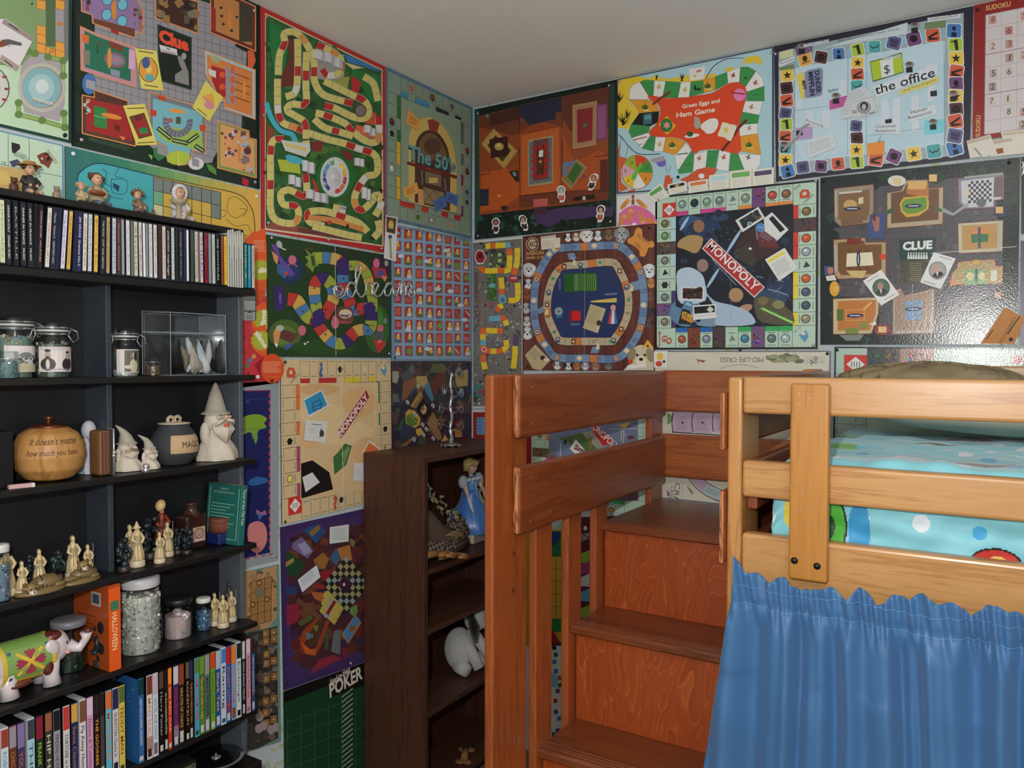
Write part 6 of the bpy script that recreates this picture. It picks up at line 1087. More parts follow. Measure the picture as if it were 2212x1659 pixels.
A.p([(172,205),(230,200),(250,300),(330,400),(390,470),(340,490),(270,440),(250,360),(190,250)],(96,66,160));A.p([(175,255),(235,310),(230,390),(195,340)],(206,140,90));A.e(362,340,36,42,(206,100,120));A.l([(340,370),(320,400)],8,(206,100,120));A.l([(375,375),(405,400)],8,(206,100,120));A.p([(220,370),(290,400),(330,460),(290,510),(225,450)],(60,96,150));A.e(245,200,24,34,(170,176,170),-25);A.e(306,462,16,18,(200,60,60));A.l([(260,230),(300,250)],10,(206,210,206))
A.p([(205,960),(270,930),(245,1040),(225,1120),(200,1090),(190,1000)],(214,140,80));A.p([(265,955),(415,1005),(360,1085),(245,1035)],(100,52,50));A.l([(340,975),(300,1055)],4,(60,30,30));A.e(250,950,36,28,(170,180,170));A.e(450,970,34,46,(206,96,120));A.p([(200,1085),(235,1090),(220,1125)],(220,220,210));A.p([(300,1090),(380,1090),(320,1140),(290,1150)],(60,90,160));A.e(475,1090,12,10,(206,206,200));A.e(500,1075,8,8,(206,206,200))
A.e(1115,370,30,44,(214,100,130));A.p([(1070,400),(1200,420),(1210,510),(1100,500)],(180,50,56));A.p([(1130,430),(1180,440),(1170,500),(1120,480)],(60,80,160));A.e(1205,370,18,28,(150,156,156));A.p([(1160,480),(1215,490),(1190,540)],(214,130,80));A.e(745,905,36,50,(206,96,120));A.e(740,860,20,22,(206,96,120))
A.p([(1085,1060),(1145,1025),(1205,1090),(1135,1180)],(200,44,50));A.p([(1080,1050),(1120,960),(1190,960),(1180,1060),(1140,1070)],(76,84,90));A.e(1150,950,30,32,(206,100,110));A.e(1195,885,18,26,(120,130,130));A.p([(1125,1060),(1160,1050),(1160,1080),(1130,1085)],(214,120,80))
A.l([(745,220),(748,720),(752,1200)],5,(170,190,160));A.done('game_board','dark green board with a looping rainbow path behind the wire word','game board',[(582,514,SIL),(836,764,SIL),(705,518,SIL)])
# --- pale blue board with rows of red squares
A=Flat('L',[(843.8,484.8),(1016.5,517),(1016,780),(844,778.5)],(130,168,200),edge=(60,90,120));A.z(*ZC)
for j in range(10):
 for i in range(8):
  x0=[1285,1375,1475,1568,1652,1740,1820,1902][i];w_=[58,66,62,60,58,56,52,52][i];y0=50+j*117.5+(i*11*(1-j/9))-(i*0)*1
  A.p([(x0,y0),(x0+w_,y0+2),(x0+w_,y0+88),(x0,y0+86)],(190,44,34));A.l([(x0,y0),(x0+w_,y0+2),(x0+w_,y0+88),(x0,y0+86)],3,(90,100,130),True)
  q = A.rnd.random(); cx, cy = x0+w_*A.rnd.uniform(.35, .65), y0+A.rnd.uniform(36, 56)
  if q<.5:A.p(catmull([(cx-16,cy+30),(cx-14,cy-12),(cx,cy-28),(cx+16,cy-8),(cx+20,cy+30)],2),(220,172,70));A.e(cx+3,cy-26,9,9,(220,220,210));A.p([(cx-20,cy+14),(cx+22,cy+14),(cx+18,cy+40),(cx-18,cy+40)],A.rnd.choice([(60,110,160),(206,206,206),(60,120,60),(190,110,60)]))
  elif q<.62:A.e(cx,cy,20,20,(20,40,30));A.e(cx,cy,15,15,(200,206,200));A.e(cx,cy,5,7,(20,40,30))
  elif q < .72: A.e(cx, cy, 20, 22, (206, 120, 150)); A.e(cx, cy, 8, 9, (190, 44, 34))
  elif q < .8: A.e(cx, cy, 25, 30, (110, 150, 60))
  elif q < .9: A.lines(B4(x0+8, y0+14, x0+w_-6, y0+76), 5, (230, 150, 120), 4)
  else: A.l([(cx-14, cy-20), (cx+16, cy+20)], 9, A.rnd.choice([(220, 210, 190), (150, 120, 90)]))
for x,y in[(1400,50),(1335,305),(1500,610),(1570,350),(1665,600),(1780,620),(1400,965),(1905,875),(1870,745),(1740,255),(1575,1135)]:A.e(x,y,28,18,(206,210,220))
A.l([(1645, 60), (1648, 1240)], 3, (190, 206, 220)); A.rim((100, 140, 170), .014)
A.done('game_board','light blue board with rows of small red picture squares left of the room corner','game board',[(1007,519,SIL),(1010,772,SIL),(850,773,BLKP)],GLB)
card('L',ZC,[(1195,-60),(1300,-40),(1285,355),(1175,325)],(210,212,214),'picture_card','tall white two-picture card hanging over the corner of the red road board','card',lambda A:(A.p([(1200,-50),(1290,-30),(1275,108),(1198,90)],(90,66,44)),A.e(1240,30,24,44,(206,180,80)),A.l([(1215,60),(1265,75)],14,(50,70,40)),A.e(1232,135,18,20,(50,70,140)),A.l([(1232,150),(1236,240),(1240,315)],20,(150,160,110)),A.l([(1240,315),(1240,325)],8,(120,60,50))),.011)
# --- cream property board
BG = (206, 176, 128)
A = Flat('L', [(603.9, 777), (841.8, 777), (845, 1072), (607.4, 1133.6)], (206, 176, 128), edge=(30, 26, 24))
mono(A,(206,180,134),(70,50,40),[[(190,40,44),None,(190,40,44),(190,40,44),None,(214,190,40),(214,190,40),None,(214,190,40)],[(50,130,60),(50,130,60),None,(50,130,60),None,None,(60,90,150),None,(60,90,150)],[(160,190,200),(160,190,200),None,(160,190,200),None,None,(60,40,90),None,(60,40,90)],[(220,110,50),(220,110,50),None,(220,110,50),None,(170,70,110),(170,70,110),None,(170,70,110)]],
     [[None,None,None,None,('x',(26,24,28)),None,None,tt((200,200,196)),None],[None,None,None,None,('x',(26,24,28)),None,None,None,None],[None,None,None,None,('x',(26,24,28)),None,None,None,None],[None,None,None,None,('x',(26,24,28)),None,None,o_((214,190,80)),None]],cf=.155,corners=['park','police',None,'jail'])
A.uv();A.t('?',.345,.025,.31,.025,(50,100,160),h=.1,bold=.05);A.t('?',.42,.985,.46,.985,(190,80,60),h=.1,bold=.05);A.t('?',.88,.665,.97,.665,(170,90,50),h=.05,bold=.05)
A.z(*ZD)
A.p([(212, 125), (525, 122), (530, 545), (215, 590)], (212, 180, 130))
for cx,cy,rx,ry,c in[(290,150,80,24,(206,160,106)),(360,320,150,50,(220,190,140)),(450,200,70,60,(216,168,112)),(300,250,90,50,(218,188,136)),(480,400,60,60,(216,170,116)),(250,340,40,50,(218,170,116))]:A.e(cx,cy,rx,ry,c)
A.p([(477,150),(492,182),(376,350),(361,318)],(206,170,160));A.p([(477,153),(490,181),(377,346),(363,318)],(160,34,40));A.t('MONOPOLY',376,338,486,182,(220,212,206),h=22,bold=.04);A.t('Property Trading Board',405,325,488,205,(120,90,60),h=6)
A.p([(244, 205), (262, 210), (255, 235), (262, 255), (240, 260)], (0, 0, 0)) if 0 else None
# plain dark and white patches where the printed figure stood
A.p([(217,445),(262,432),(330,480),(345,548),(218,585)],(28,24,26));A.p([(222,500),(262,480),(292,520),(235,560)],(206,206,206));A.p([(365,400),(392,365),(420,375),(398,450),(350,490),(345,420)],(60,110,56));A.p([(375,410),(405,375),(412,385),(385,460)],(110,150,90));A.t('$',372,440,392,432,(40,80,40),h=26)
A.uv(); A.l([(.51, 0), (.51, 1)], .004, (222, 206, 170)); A.l([(.83, 0), (.83, 1)], .003, (222, 206, 170))
A.done('game_board','cream property board with a red diagonal banner above the brown bookcase','game board',[(612,782,(40,40,44)),(834,781,SIL),(613,1127,(60,60,64))])
for pts,c,lab,art in[([(222,190),(298,150),(328,215),(245,262)],(206,206,206),'white-edged bright blue chest card tilted on the cream board',lambda A:(A.p([(228,194),(296,156),(320,212),(247,252)],(40,140,190)),A.l([(262,205),(290,190),(296,225),(265,235),(262,205)],3,(20,70,130)),A.l([(258,222),(300,205)],3,(20,70,130)))),
  ([(235,272),(322,278),(310,362),(226,352)],(206,206,204),'white community card with a small dark figure on the cream board',lambda A:(A.l([(258,288),(298,292)],3,(90,90,90)),A.lines(B4(245,300,275,325),3,(150,150,150),1.5),A.e(298,325,9,14,(60,60,64)),A.l([(296,305),(290,340)],3,(60,60,64)))),
  ([(488,352),(532,388),(500,425),(458,405)],(220,214,206),'white-edged orange card at the top corner of the brown bookcase',lambda A:A.p([(488,360),(526,388),(498,418),(466,402)],(224,106,50))),
  ([(426,443),(470,443),(470,516),(424,512)],(206,206,208),'plain white card beside the brown bookcase side',lambda A:A.lines(B4(432,470,462,490),4,(170,170,174),1.2))]:
 card('L', ZD, pts, c, 'playing_card', lab, 'card', art)
card('L',ZC,[(170+105*cos(2*pi*k/28),1310+132*sin(2*pi*k/28))for k in range(28)],(224,70,24),'round_card','round orange text card pinned at the corner of the cream board','card',lambda A:(A.lines(B4(90,1245,255,1350),7,(240,170,130),5),A.e(168,1420,16,16,(90,40,20)),A.lines(B4(100,1378,240,1392),1,(224,110,40),5)),.0125)
# --- world map board
A=Flat('L',[(450,832),(600.4,822),(599,1209),(450,1245)],(140,148,156),edge=(16,22,34));A.z(*ZD)
A.p([(-200, 160), (96, 153), (95, 800), (-200, 870)], (30, 36, 96));
for j in range(22):
 A.l([(92, 165+j*29), (92, 180+j*29)], 6, (190, 50, 56))
for j in range(6):A.l([(-100+j*34,158-j*1),(-84+j*34,158-j)],5,(190,50,56));A.l([(-60+j*30,838-j*6),(-46+j*30,835-j*6)],5,(190,50,56))
A.p(catmull([(-20,270),(20,250),(60,252),(82,268),(70,285),(80,300),(50,312),(40,330),(10,320),(-20,330)],3,True),(120,160,40));A.p(catmull([(38,315),(46,340),(36,368),(30,340)],3,True),(96,150,70));A.p([(20,320),(34,330),(25,350)],(96,150,70));A.p(catmull([(10,515),(40,498),(80,505),(84,518),(50,530),(15,532)],3,True),(40,96,170))
A.p(catmull([(10,690),(50,675),(78,700),(80,760),(50,800),(20,790),(5,740)],4,True),(206,120,120));A.p([(40,628),(60,640),(75,630),(82,648),(55,655),(38,645)],(150,90,140));A.p([(46,640),(66,650),(50,672)],(60,110,170));A.p([(40,800),(48,808),(40,818)],(206,120,120))
for y in (190, 310, 520): A.l([(-10, y), (90, y-4)], 1.5, (60, 80, 150))
A.t('ETS', -5, 205, 18, 203, (60, 130, 190), h=9)
A.done('game_board','dark blue world map board in a grey frame right of the black shelf','game board',[(592,830,(206,210,214)),(591,1201,(206,210,214))])
# --- treasure grid board
A=Flat('L',[(470,1248),(600,1219),(604,1600),(470,1645)],(96,140,128),edge=(60,90,84));A.z(*ZQ)
J=[(1935,110),(1990,130),(2040,95),(2130,75),(2132,150),(2145,190),(2140,260),(2128,300),(2135,360),(2130,430),(2120,480)]
A.p([(1880,130)]+J+[(2060,555),(1880,590)],(176,136,90));A.clutter(B4(1900,130,2120,520),60,[(140,110,70),(150,120,84),(96,84,60),(176,130,80)],22)
A.p([(1925,200),(2090,160),(2080,500),(1925,545)],(160,112,60));A.grid([(1925,200),(2085,160),(2080,500),(1925,545)],3,4,4,(70,54,36))
for x,y in[(1990,210),(2050,335),(1940,375)]:A.e(x,y,22,26,(100,70,40));A.e(x,y,13,15,(180,130,70))
A.p([(1955, 250), (2030, 240), (2025, 320), (1960, 330)], (120, 110, 84))
A.p([(1900,600),(2135,540),(2145,700),(2150,830),(2138,900),(2150,990),(2135,1180),(2140,1290),(2145,1400),(1965,1490),(1900,1500)],(60,56,52));A.clutter([(1950,620),(2130,590),(2130,1380),(1960,1450)],90,[(80,74,66),(44,42,42),(104,90,76),(120,104,90)],24)
for(x,y)in[(2040,600),(2100,590),(2042,660),(2102,640),(2045,760),(2045,830),(2100,810),(2045,950),(2105,930),(2040,1120),(2100,1100),(2040,1210),(2045,1290),(2100,1260)]:A.p([(x-26,y-28),(x+26,y-36),(x+26,y+26),(x-26,y+34)],(140,100,56));A.l([(x-26,y-28),(x+26,y-36),(x+26,y+26),(x-26,y+34)],4,(50,40,30),True);A.e(x-4,y,13,15,(176,130,76))if x<2050 else A.star(x,y,9,(226,206,170),4)
for x,y in[(1990,1240),(2020,1310),(2080,1340),(1985,1330),(2120,1320)]:A.e(x,y,30,36,(150,136,140))
A.p([(1960,1500),(2150,1420),(2150,1470),(2000,1560)],(130,124,104));A.uv();A.r(.955,0,1,1,(96,140,128))
A.done('game_board','sandy brown treasure board with coin squares below the world map','game board',[(551,1541,(200,206,210))])
# --- patchwork lane board behind the photo tree
A=Flat('L',[(843.3,780),(1017,780.6),(1017,1030),(845,1072)],(50,40,56),edge=(16,14,20));A.z(*ZM)
A.clutter([(40,90),(1330,90),(1330,1500),(40,1600)],150,[(60,50,70),(70,76,50),(80,60,44),(50,56,86),(90,50,50),(44,60,50),(110,90,60)],60)
for P_,c in[([(40,240),(140,240),(150,330),(110,440),(40,420)],(150,146,130)),([(300,200),(370,120),(415,280),(330,260)],(90,96,110)),([(160,290),(290,230),(415,300),(230,420)],(76,74,80)),([(220,420),(420,330),(440,440),(360,560),(290,660),(200,730),(200,560)],(130,80,50)),([(430,320),(600,320),(620,420),(560,520),(430,420)],(176,146,80)),([(550,480),(640,420),(720,700),(680,740),(590,600)],(70,120,150)),([(650,400),(830,240),(870,330),(760,620),(720,640)],(104,46,34)),([(495,510),(690,890),(570,1080),(310,820)],(76,40,50)),([(495,530),(540,660),(430,850),(330,815)],(140,106,60)),([(540,660),(685,880),(570,1060),(425,850)],(22,24,20)),([(300,860),(400,880),(500,1010),(490,1110),(400,1170),(260,1090),(250,930)],(196,150,60)),([(270,960),(350,920),(450,1020),(440,1110),(330,1140),(260,1060)],(90,120,40)),([(250,1090),(400,1160),(420,1260),(300,1370),(180,1320),(160,1200)],(50,54,80)),([(600,1090),(700,900),(760,1000),(850,1340),(780,1370)],(150,110,70)),([(1040,1070),(1200,1010),(1220,1150),(1060,1180)],(130,30,34)),([(1060,250),(1270,210),(1270,470),(1100,500),(1065,420)],(176,146,90)),([(1280,140),(1330,130),(1330,600),(1060,740),(1060,700),(1300,500)],(44,40,90)),([(690,120),(860,110),(870,180),(760,280),(640,240)],(76,96,50)),([(40,600),(130,620),(160,740),(40,740)],(90,96,100)),([(420,1180),(500,1160),(550,1240),(470,1300),(430,1260)],(200,160,60)),([(180,1440),(400,1290),(450,1300),(250,1470)],(130,90,60)),([(30,900),(130,910),(120,1110),(40,1100)],(90,60,60)),([(120,1180),(200,1010),(240,1010),(160,1220)],(40,90,66)),([(820,1400),(900,1270),(950,1360)],(206,150,100)),([(1050,1200),(1160,1180),(1180,1310),(1060,1320)],(190,120,60))]:A.p(P_,c)
for x,y in[(460,480),(285,745),(410,945),(700,800),(545,1275),(390,1350),(590,1180),(705,1335),(530,1110)]:A.p([(x-34,y),(x-10,y-46),(x+34,y-6),(x+14,y+48)],(176,180,176));A.e(x,y,8,14,(70,76,90))
A.p([(505,840),(560,780),(600,830),(585,920),(540,945),(500,890)],(206,160,110));A.t('H',530,895,565,850,(50,30,26),h=50,bold=.05)
for k in range(90): A.e(A.rnd.uniform(620, 800), A.rnd.uniform(1000, 1280), 5, 5, (196, 160, 90), n=5)
for k in range(50):u=A.rnd.random();A.e(350+u*150+A.rnd.uniform(-20,30),800-u*200+A.rnd.uniform(-20,20),6,6,(214,170,70),n=5)
for k in range(8):A.l(catmull([(280+k*20,960+k*16),(320+k*14,930+k*20),(380+k*8,990+k*16)],3),6,(130,160,60))
A.done('game_board','dark patchwork board of crooked lanes behind the silver photo tree','game board',[(850,788,BLKP),(1010,786,BLKP)])
# --- purple castle board
A=Flat('L',[(604.2,1139),(845,1086),(847,1406),(611,1491)],(66,44,100),edge=(24,16,34));A.z(*ZL)
A.p(catmull([(80,700),(120,300),(350,230),(600,200),(1000,200),(1000,1200),(600,1290),(300,1420),(180,1380),(90,1000)],4,True),(76,38,44))
A.clutter([(80,300),(1000,250),(1000,1250),(140,1350)],170,[(90,44,40),(70,34,56),(56,34,30),(110,60,40),(60,40,70),(96,36,36)],44)
for P_,c in[([(210,220),(350,150),(410,240),(325,340),(250,260)],(40,70,130)),([(260,240),(350,170),(360,210),(290,280)],(130,100,50)),([(120,330),(200,280),(300,400),(250,470),(110,380)],(110,90,140)),([(160,350),(230,320),(290,410),(220,440)],(140,140,176)),([(60,400),(120,430),(230,530),(150,640),(70,600)],(30,70,40)),([(60,500),(130,460),(130,500),(60,545)],(150,124,60)),([(300,480),(380,420),(440,470),(400,560),(330,560)],(150,100,40)),([(440,470),(500,380),(560,440),(500,530)],(50,96,130)),([(510,380),(620,350),(640,480),(560,520)],(176,110,50)),([(360,590),(470,560),(460,640),(380,660)],(150,30,40)),([(300,700),(410,690),(400,740),(300,720)],(150,40,40)),([(280,760),(400,770),(390,860),(310,820)],(176,90,40)),([(60,880),(170,860),(190,960),(150,1030),(60,1060)],(140,34,60)),([(60,700),(150,720),(150,790),(60,790)],(40,60,110)),([(160,1030),(280,960),(305,990),(195,1060)],(80,90,40)),([(620,900),(680,870),(690,940),(650,970),(620,950)],(90,140,70)),([(400,1090),(440,1080),(430,1270),(400,1260)],(70,80,50)),([(480,1100),(540,1090),(535,1310),(455,1280)],(96,104,110)),([(620,290),(670,320),(650,380),(620,340)],(120,110,60)),([(270,1480),(350,1350),(480,1310),(560,1340),(350,1440)],(140,40,60)),([(550,1240),(600,1260),(610,1340),(560,1330)],(120,36,50))]:A.p(P_,c)
for i in range(8):
 for j in range(9):
  a = (555+i*28-j*20*1.0+10, 470+i*30+j*36*.8);
  x = 590+(i-j)*26; y = 450+(i+j)*30
  if y > 910 or x < 400: continue
  A.p([(x,y),(x+26,y+30),(x,y+62),(x-26,y+30)],((150,146,100)if(i+j)%3 else(130,150,150))if(i+j)%2==0 and True else(34,36,28))if(i%2)==(j%2)else A.p([(x,y),(x+26,y+30),(x,y+62),(x-26,y+30)],(34,36,28))
A.p([(565,610),(645,690),(590,780),(510,700)],(60,30,60));A.p([(555,690),(575,680),(580,700),(565,715)],(206,190,150))
for k in range(3):o=k*55;A.p([(400-o*.25,755+o*1.2),(430-o*.2,750+o*1.2),(565-o*.5,905+o*.9),(540-o*.5,950+o*.9),(380-o*.25,800+o*1.2)],(176,160,70));A.p([(450-o*.3,800+o*1.1),(480-o*.3,830+o*1.1),(460-o*.3,870+o*1.1),(430-o*.3,835+o*1.1)],(140,150,130))
A.p([(480, 830), (500, 850), (410, 1000), (385, 980)], (130, 34, 40)); A.e(410, 968, 16, 18, (110, 160, 200))
A.p([(350,960),(375,990),(240,1160),(200,1290),(180,1200),(200,1110)],(150,60,30));A.p([(410,1005),(440,1020),(380,1200),(320,1320),(250,1310),(330,1230)],(150,60,34));A.p([(195,1200),(270,1260),(325,1260),(310,1310),(230,1300)],(200,84,34));A.p([(350,990),(400,1010),(320,1230),(240,1240),(240,1160)],(80,50,34));A.p([(230,1110),(300,1130),(290,1160),(240,1180)],(90,110,120));A.p([(310,1050),(345,1050),(330,1110),(300,1080)],(100,120,50))
for k in range(6):A.p([(160+k*34,810+k*27),(200+k*34,830+k*27),(185+k*34,880+k*27),(150+k*34,850+k*27)],(104,70,44))
A.rim((60,40,96),.03);A.done('game_board','purple board with crests and a slanted chessboard below the cream property board','game board',[(613,1146,(50,40,60)),(616,1475,BLKP),(755,1432,SIL)])
for pts,lab,art in[([(440,195),(607,170),(605,320),(438,340)],'green-edged white text card at the top of the purple board',lambda A:A.lines(B4(460,205,590,305),6,(120,150,140),4)),([(150,652),(330,512),(368,635),(195,778)],'dark-edged white text card tilted on the left of the purple board',lambda A:(A.p([(160,655),(326,524),(358,630),(200,763)],(206,208,214)),A.lines([(180,650),(310,545),(330,610),(210,710)],5,(120,140,190),4))),([(665,950),(718,1028),(600,1215),(540,1130)],'blue card with a brown shape at the lower right of the purple board',lambda A:(A.p([(668,970),(700,1015),(602,1190),(562,1110)],(60,120,180)),A.p([(610,1060),(660,1050),(665,1090),(620,1115)],(140,80,40))))]:
 card('L',ZL,pts,(200,206,204)if 'white' in lab and 'dark' not in lab else(60,56,90)if 'dark' in lab else(140,110,90),'playing_card',lab,'card',art)
# --- poker felt board
A = Flat('L', [(611, 1494), (845, 1409), (848, 1750), (616, 1870)], (20, 62, 34), edge=(10, 14, 12)); A.z(*ZD)
A.p([(150,1352),(470,1236),(470,1275),(150,1400)],(18,20,20));A.p([(330,1236+50),(470,1238),(470,1330),(330,1380)],(18,20,20))
for k in range(6):A.l([(165+k*54,1400-k*20+60),(165+k*54,1700)],1.4,(60,110,70));A.l([(155,1480+k*60),(470,1370+k*62)],1.4,(60,110,70))
for k in range(22):
 y = 1352+k*20
 A.l([(382, y+24), (424, y-10)], 4, (150, 166, 150))
A.t('POKER',333,1378,464,1300,(206,196,180),h=46,bold=.03);A.t('Head-to-Head',336,1330,414,1275,(206,200,190),h=20,bold=.02)
A.done('game_board','dark green card-table board lettered POKER beside the brown bookcase','game board',[(747,1596,(30,60,40))])
# ---------------------------------------------------------------- music cases and film cases
def spine_text(m, tx, X, y, zt, zb, h, col, sl=0.):
 """lettering that reads down a spine; y is the middle of the spine"""
 vs, fs, bb = glyphs(tx, .01); k = (zt-zb)/max(bb[1]-bb[0], .1); ky = min(h/.72, k*1.6)
 m.add([(X, y+(v[1]-.36)*ky+sl*((zt-(v[0]-bb[0])*k)-zb), zt-(v[0]-bb[0])*k) for v in vs], fs, col)
CNAME = []
def cname(c):
 r, g, b = c; mx, mn = max(c), min(c)
 if mx < 50: return 'black'
 if mx-mn<26:return 'white' if mn>185 else 'pale grey' if mn>140 else 'grey' if mn>90 else 'charcoal'
 if r > 200 and g > 190 and b > 120: return 'cream'
 if r > 150 and g > 130 and b < 130: return 'gold' if g < 190 else 'yellow'
 if r > 180 and b > 120: return 'pink'
 if r > 190 and g > 80: return 'orange'
 if r > b and r > g*1.5: return 'red' if r > 120 else 'brown'
 if g > r and g > b: return 'lime' if r > 100 else 'green'
 if b > g*1.3 and b < 120: return 'navy'
 if b >= r: return ('sky blue' if g > 140 else 'blue')
 return 'brown'
def distinct(L, base, where):
 """labels from colour, lettering colour and the two neighbours"""
 n = [cname(c) for c in L]; out = []
 for i in range(len(L)):
  a = n[i-1] if i else None; b = n[i+1] if i+1 < len(L) else None
  t = '%s %s' % (n[i], base)
  t+=' at the left end of the %s'%where if a is None else ' at the right end of the %s'%where if b is None else ' between %s and %s, %s'%(a,b,where)
  out.append(t)
 sec = ['far left', 'left', 'middle', 'right', 'far right']
 for i in range(len(L)):
  if out.count(out[i]) > 1:
   for j in [k for k in range(len(L)) if out[k] == out[i]][::-1]:
    out_j = out[j]; out[j] = out_j+', '+sec[min(4, j*5//len(L))]
 seen = {}
 for i in range(len(L)):
  k = out[i]; seen[k] = seen.get(k, 0)+1
  if seen[k]>1:out[i]=k.replace(' '+base,[' '+base,' thin-lettered '+base,' plain '+base,' dull '+base][min(3,seen[k]-1)])
 return out
W_, Bk, Nv = (214, 216, 206), (30, 30, 34), (34, 34, 84)
# (px at mid height, width px, colour, lean px, lettering, lettering colour)
CD=[(5,10,(206,210,176),0,'LIFESCAPES',(150,150,120)),(19,8,(40,42,42),0,'DINNER IN ITALY   DINNER MUSIC',W_),(35,8,Bk,0,'BASTILLE',(150,150,150)),(51,8,(44,46,46),0,'DINNER IN VENICE   MUSIC',W_),(66,8,(30,34,34),0,'MUSIC IN FRANCE   MUSIC',W_),(78,6,(16,14,14),3,'',W_),(88,7,(40,24,28),6,'NORMAN BROTHER   SOUL PICTURES',(206,160,150)),
      (105,8,W_,9,'ART GARFUNKEL-LEFTY',(190,60,70)),(117,8,(36,34,52),9,'Classics   Volume II   GREATEST HITS',(190,190,200)),(127,7,(26,28,70),9,'',W_),(139,8,(214,212,226),10,'Sing along with me all',(130,110,190)),(151,7,(222,180,80),9,'Timeless Greatest Serenades',(120,80,40)),(163,5,(34,26,60),7,'',W_),(172,9,(34,38,100),6,'JIM CROCE  Greatest Hits 2',W_),(184,8,W_,5,"ART GARFUNKEL UP 'TIL NOW",(170,60,70)),(195,8,(206,210,214),4,'Bobbies',(150,150,160)),(208,8,(222,184,80),4,'Folk',(190,120,40)),(223,9,(26,26,24),4,'THE MUSIC  SOFT AND GENTLE',(190,190,180)),
      (234,7,(186,160,116),3,'Strange Autumn',(110,80,50)),(247,8,(196,202,214),2,'LIFESCAPES',(120,130,140)),(257,8,(84,40,40),1,'Guitar Classics',(180,130,110)),(266,6,(150,156,170),0,'',W_),(277,8,(220,222,226),0,'The Great Ballads',(160,160,170)),(286,6,(110,112,104),0,'',W_),(294,8,(206,206,186),0,'Shout',(110,120,90)),(304,7,W_,-1,'WOMEN THE MEN RED',(200,60,80)),(312,5,(238,240,244),-1,'',W_),(318,5,(140,144,146),0,'',W_),(326,8,(214,220,222),0,'Lyric Greatest',(120,140,190)),(336,8,(222,216,214),0,'THE BEST OF PERCY SLEDGE',(200,40,50)),(346,8,(54,30,26),0,'',W_),
      (355,8,(222,206,200),0,'GREATEST SHOW',(190,90,80)),(364,9,(22,22,24),0,'JAMES DEAN  Simply Reggae',W_),(374,7,(206,210,206),0,'Easter Song',(150,160,150)),(382,6,(20,22,30),0,'',W_),(391,9,(22,20,22),0,'DINNER FOR TWO MIX',(150,150,150)),(400,6,(26,28,80),0,'',W_),(406,5,(240,242,248),0,'',W_),(416,8,(74,82,70),0,'',W_),(425,8,(206,210,190),-1,'LOVE SONGS',(80,120,80)),(431,4,(150,100,110),-1,'',W_),(436,7,(214,210,214),-1,'SHREK',(90,60,110)),(446,8,(150,40,50),-1,'Lullabies',(90,20,30)),(454,7,(150,150,160),-1,'',W_),(462,8,(206,208,206),-1,'Lullaby Classics',(140,150,150)),(471,9,(20,20,24),-1,'THE CONTOURS',W_),(481,6,(150,80,50),-1,'',W_),(488,8,(240,206,50),-1,'GREAT KISSER',(220,110,40))]
CDL = distinct([c[2] for c in CD], 'music case', 'upper row')
XS = .152
CLR = painted(.12, mott=.0, coat=.6, key='disc_case')
for i, (px, w_, c, ln, tx, tc_) in enumerate(CD):
 y=on(0,XS,px,500+px*.2).y;wd=min(w_,9)*.00099+.0003;z0=1.6455;z1=z0+.1235;sh=ln*.0009/.1235
 m=MB(c);m.M=Matrix.Shear('XY',4,(0,0))if 0 else Matrix(((1,0,0,0),(0,1,sh,-sh*(z0+.06)),(0,0,1,0),(0,0,0,1)))
 m.box(.0145,XS-.0012,y-wd/2-.0006,y+wd/2+.0006,z0,z1,(30,32,44));m.box(XS-.0014,XS,y-wd*.44,y+wd*.44,z0+.0035,z1-.0035,c)
 if tx: spine_text(m, tx, XS+.0003, y, z1-.012, z0+.012, wd*.42, tc_)
 tag(m.build('music_case', CLR), CDL[i], 'music case', 'music cases on the upper shelf')
xw=[(494,'leftmost'),(499,'second'),(504,'third'),(509,'fourth'),(514,'fifth'),(519,'sixth'),(524,'seventh')]
for i, (px, nm) in enumerate(xw):
 y=on(0,XS,px,580).y;z0=1.6455;m=MB((206,206,200));m.box(.03,XS,y-.0018,y+.0018,z0,z0+.136+.002*(i%3),(206,206,200));m.box(XS-.02,XS+.0005,y+.0019,y+.0026,z0,z0+(.07 if i%2 else .1),(40,40,50))
 tag(m.build('paper_sleeve',PAPER),'thin white paper disc sleeve, %s of the seven from the yellow case'%nm,'disc sleeve','paper sleeves on the upper shelf')
for px,w_,c,tx,tc_ in[(531,7,(50,140,120),'Kids 2',W_),(539,8,(50,150,200),'Celebrate the music',W_),(547,7,(206,208,190),'THE BIRTHDAY PARTY',(40,40,40))]:
 y=on(0,XS,px,580).y;m=MB(c);m.box(.02,XS-.001,y-.0045,y+.0045,1.6455,1.757,(30,34,60));m.box(XS-.0014,XS,y-.0038,y+.0038,1.648,1.754,c);spine_text(m,tx,XS+.0003,y,1.75,1.67,.003,tc_)
 tag(m.build('music_case',CLR),cname(c)+' shorter music case at the right end of the upper shelf row','music case','music cases on the upper shelf')
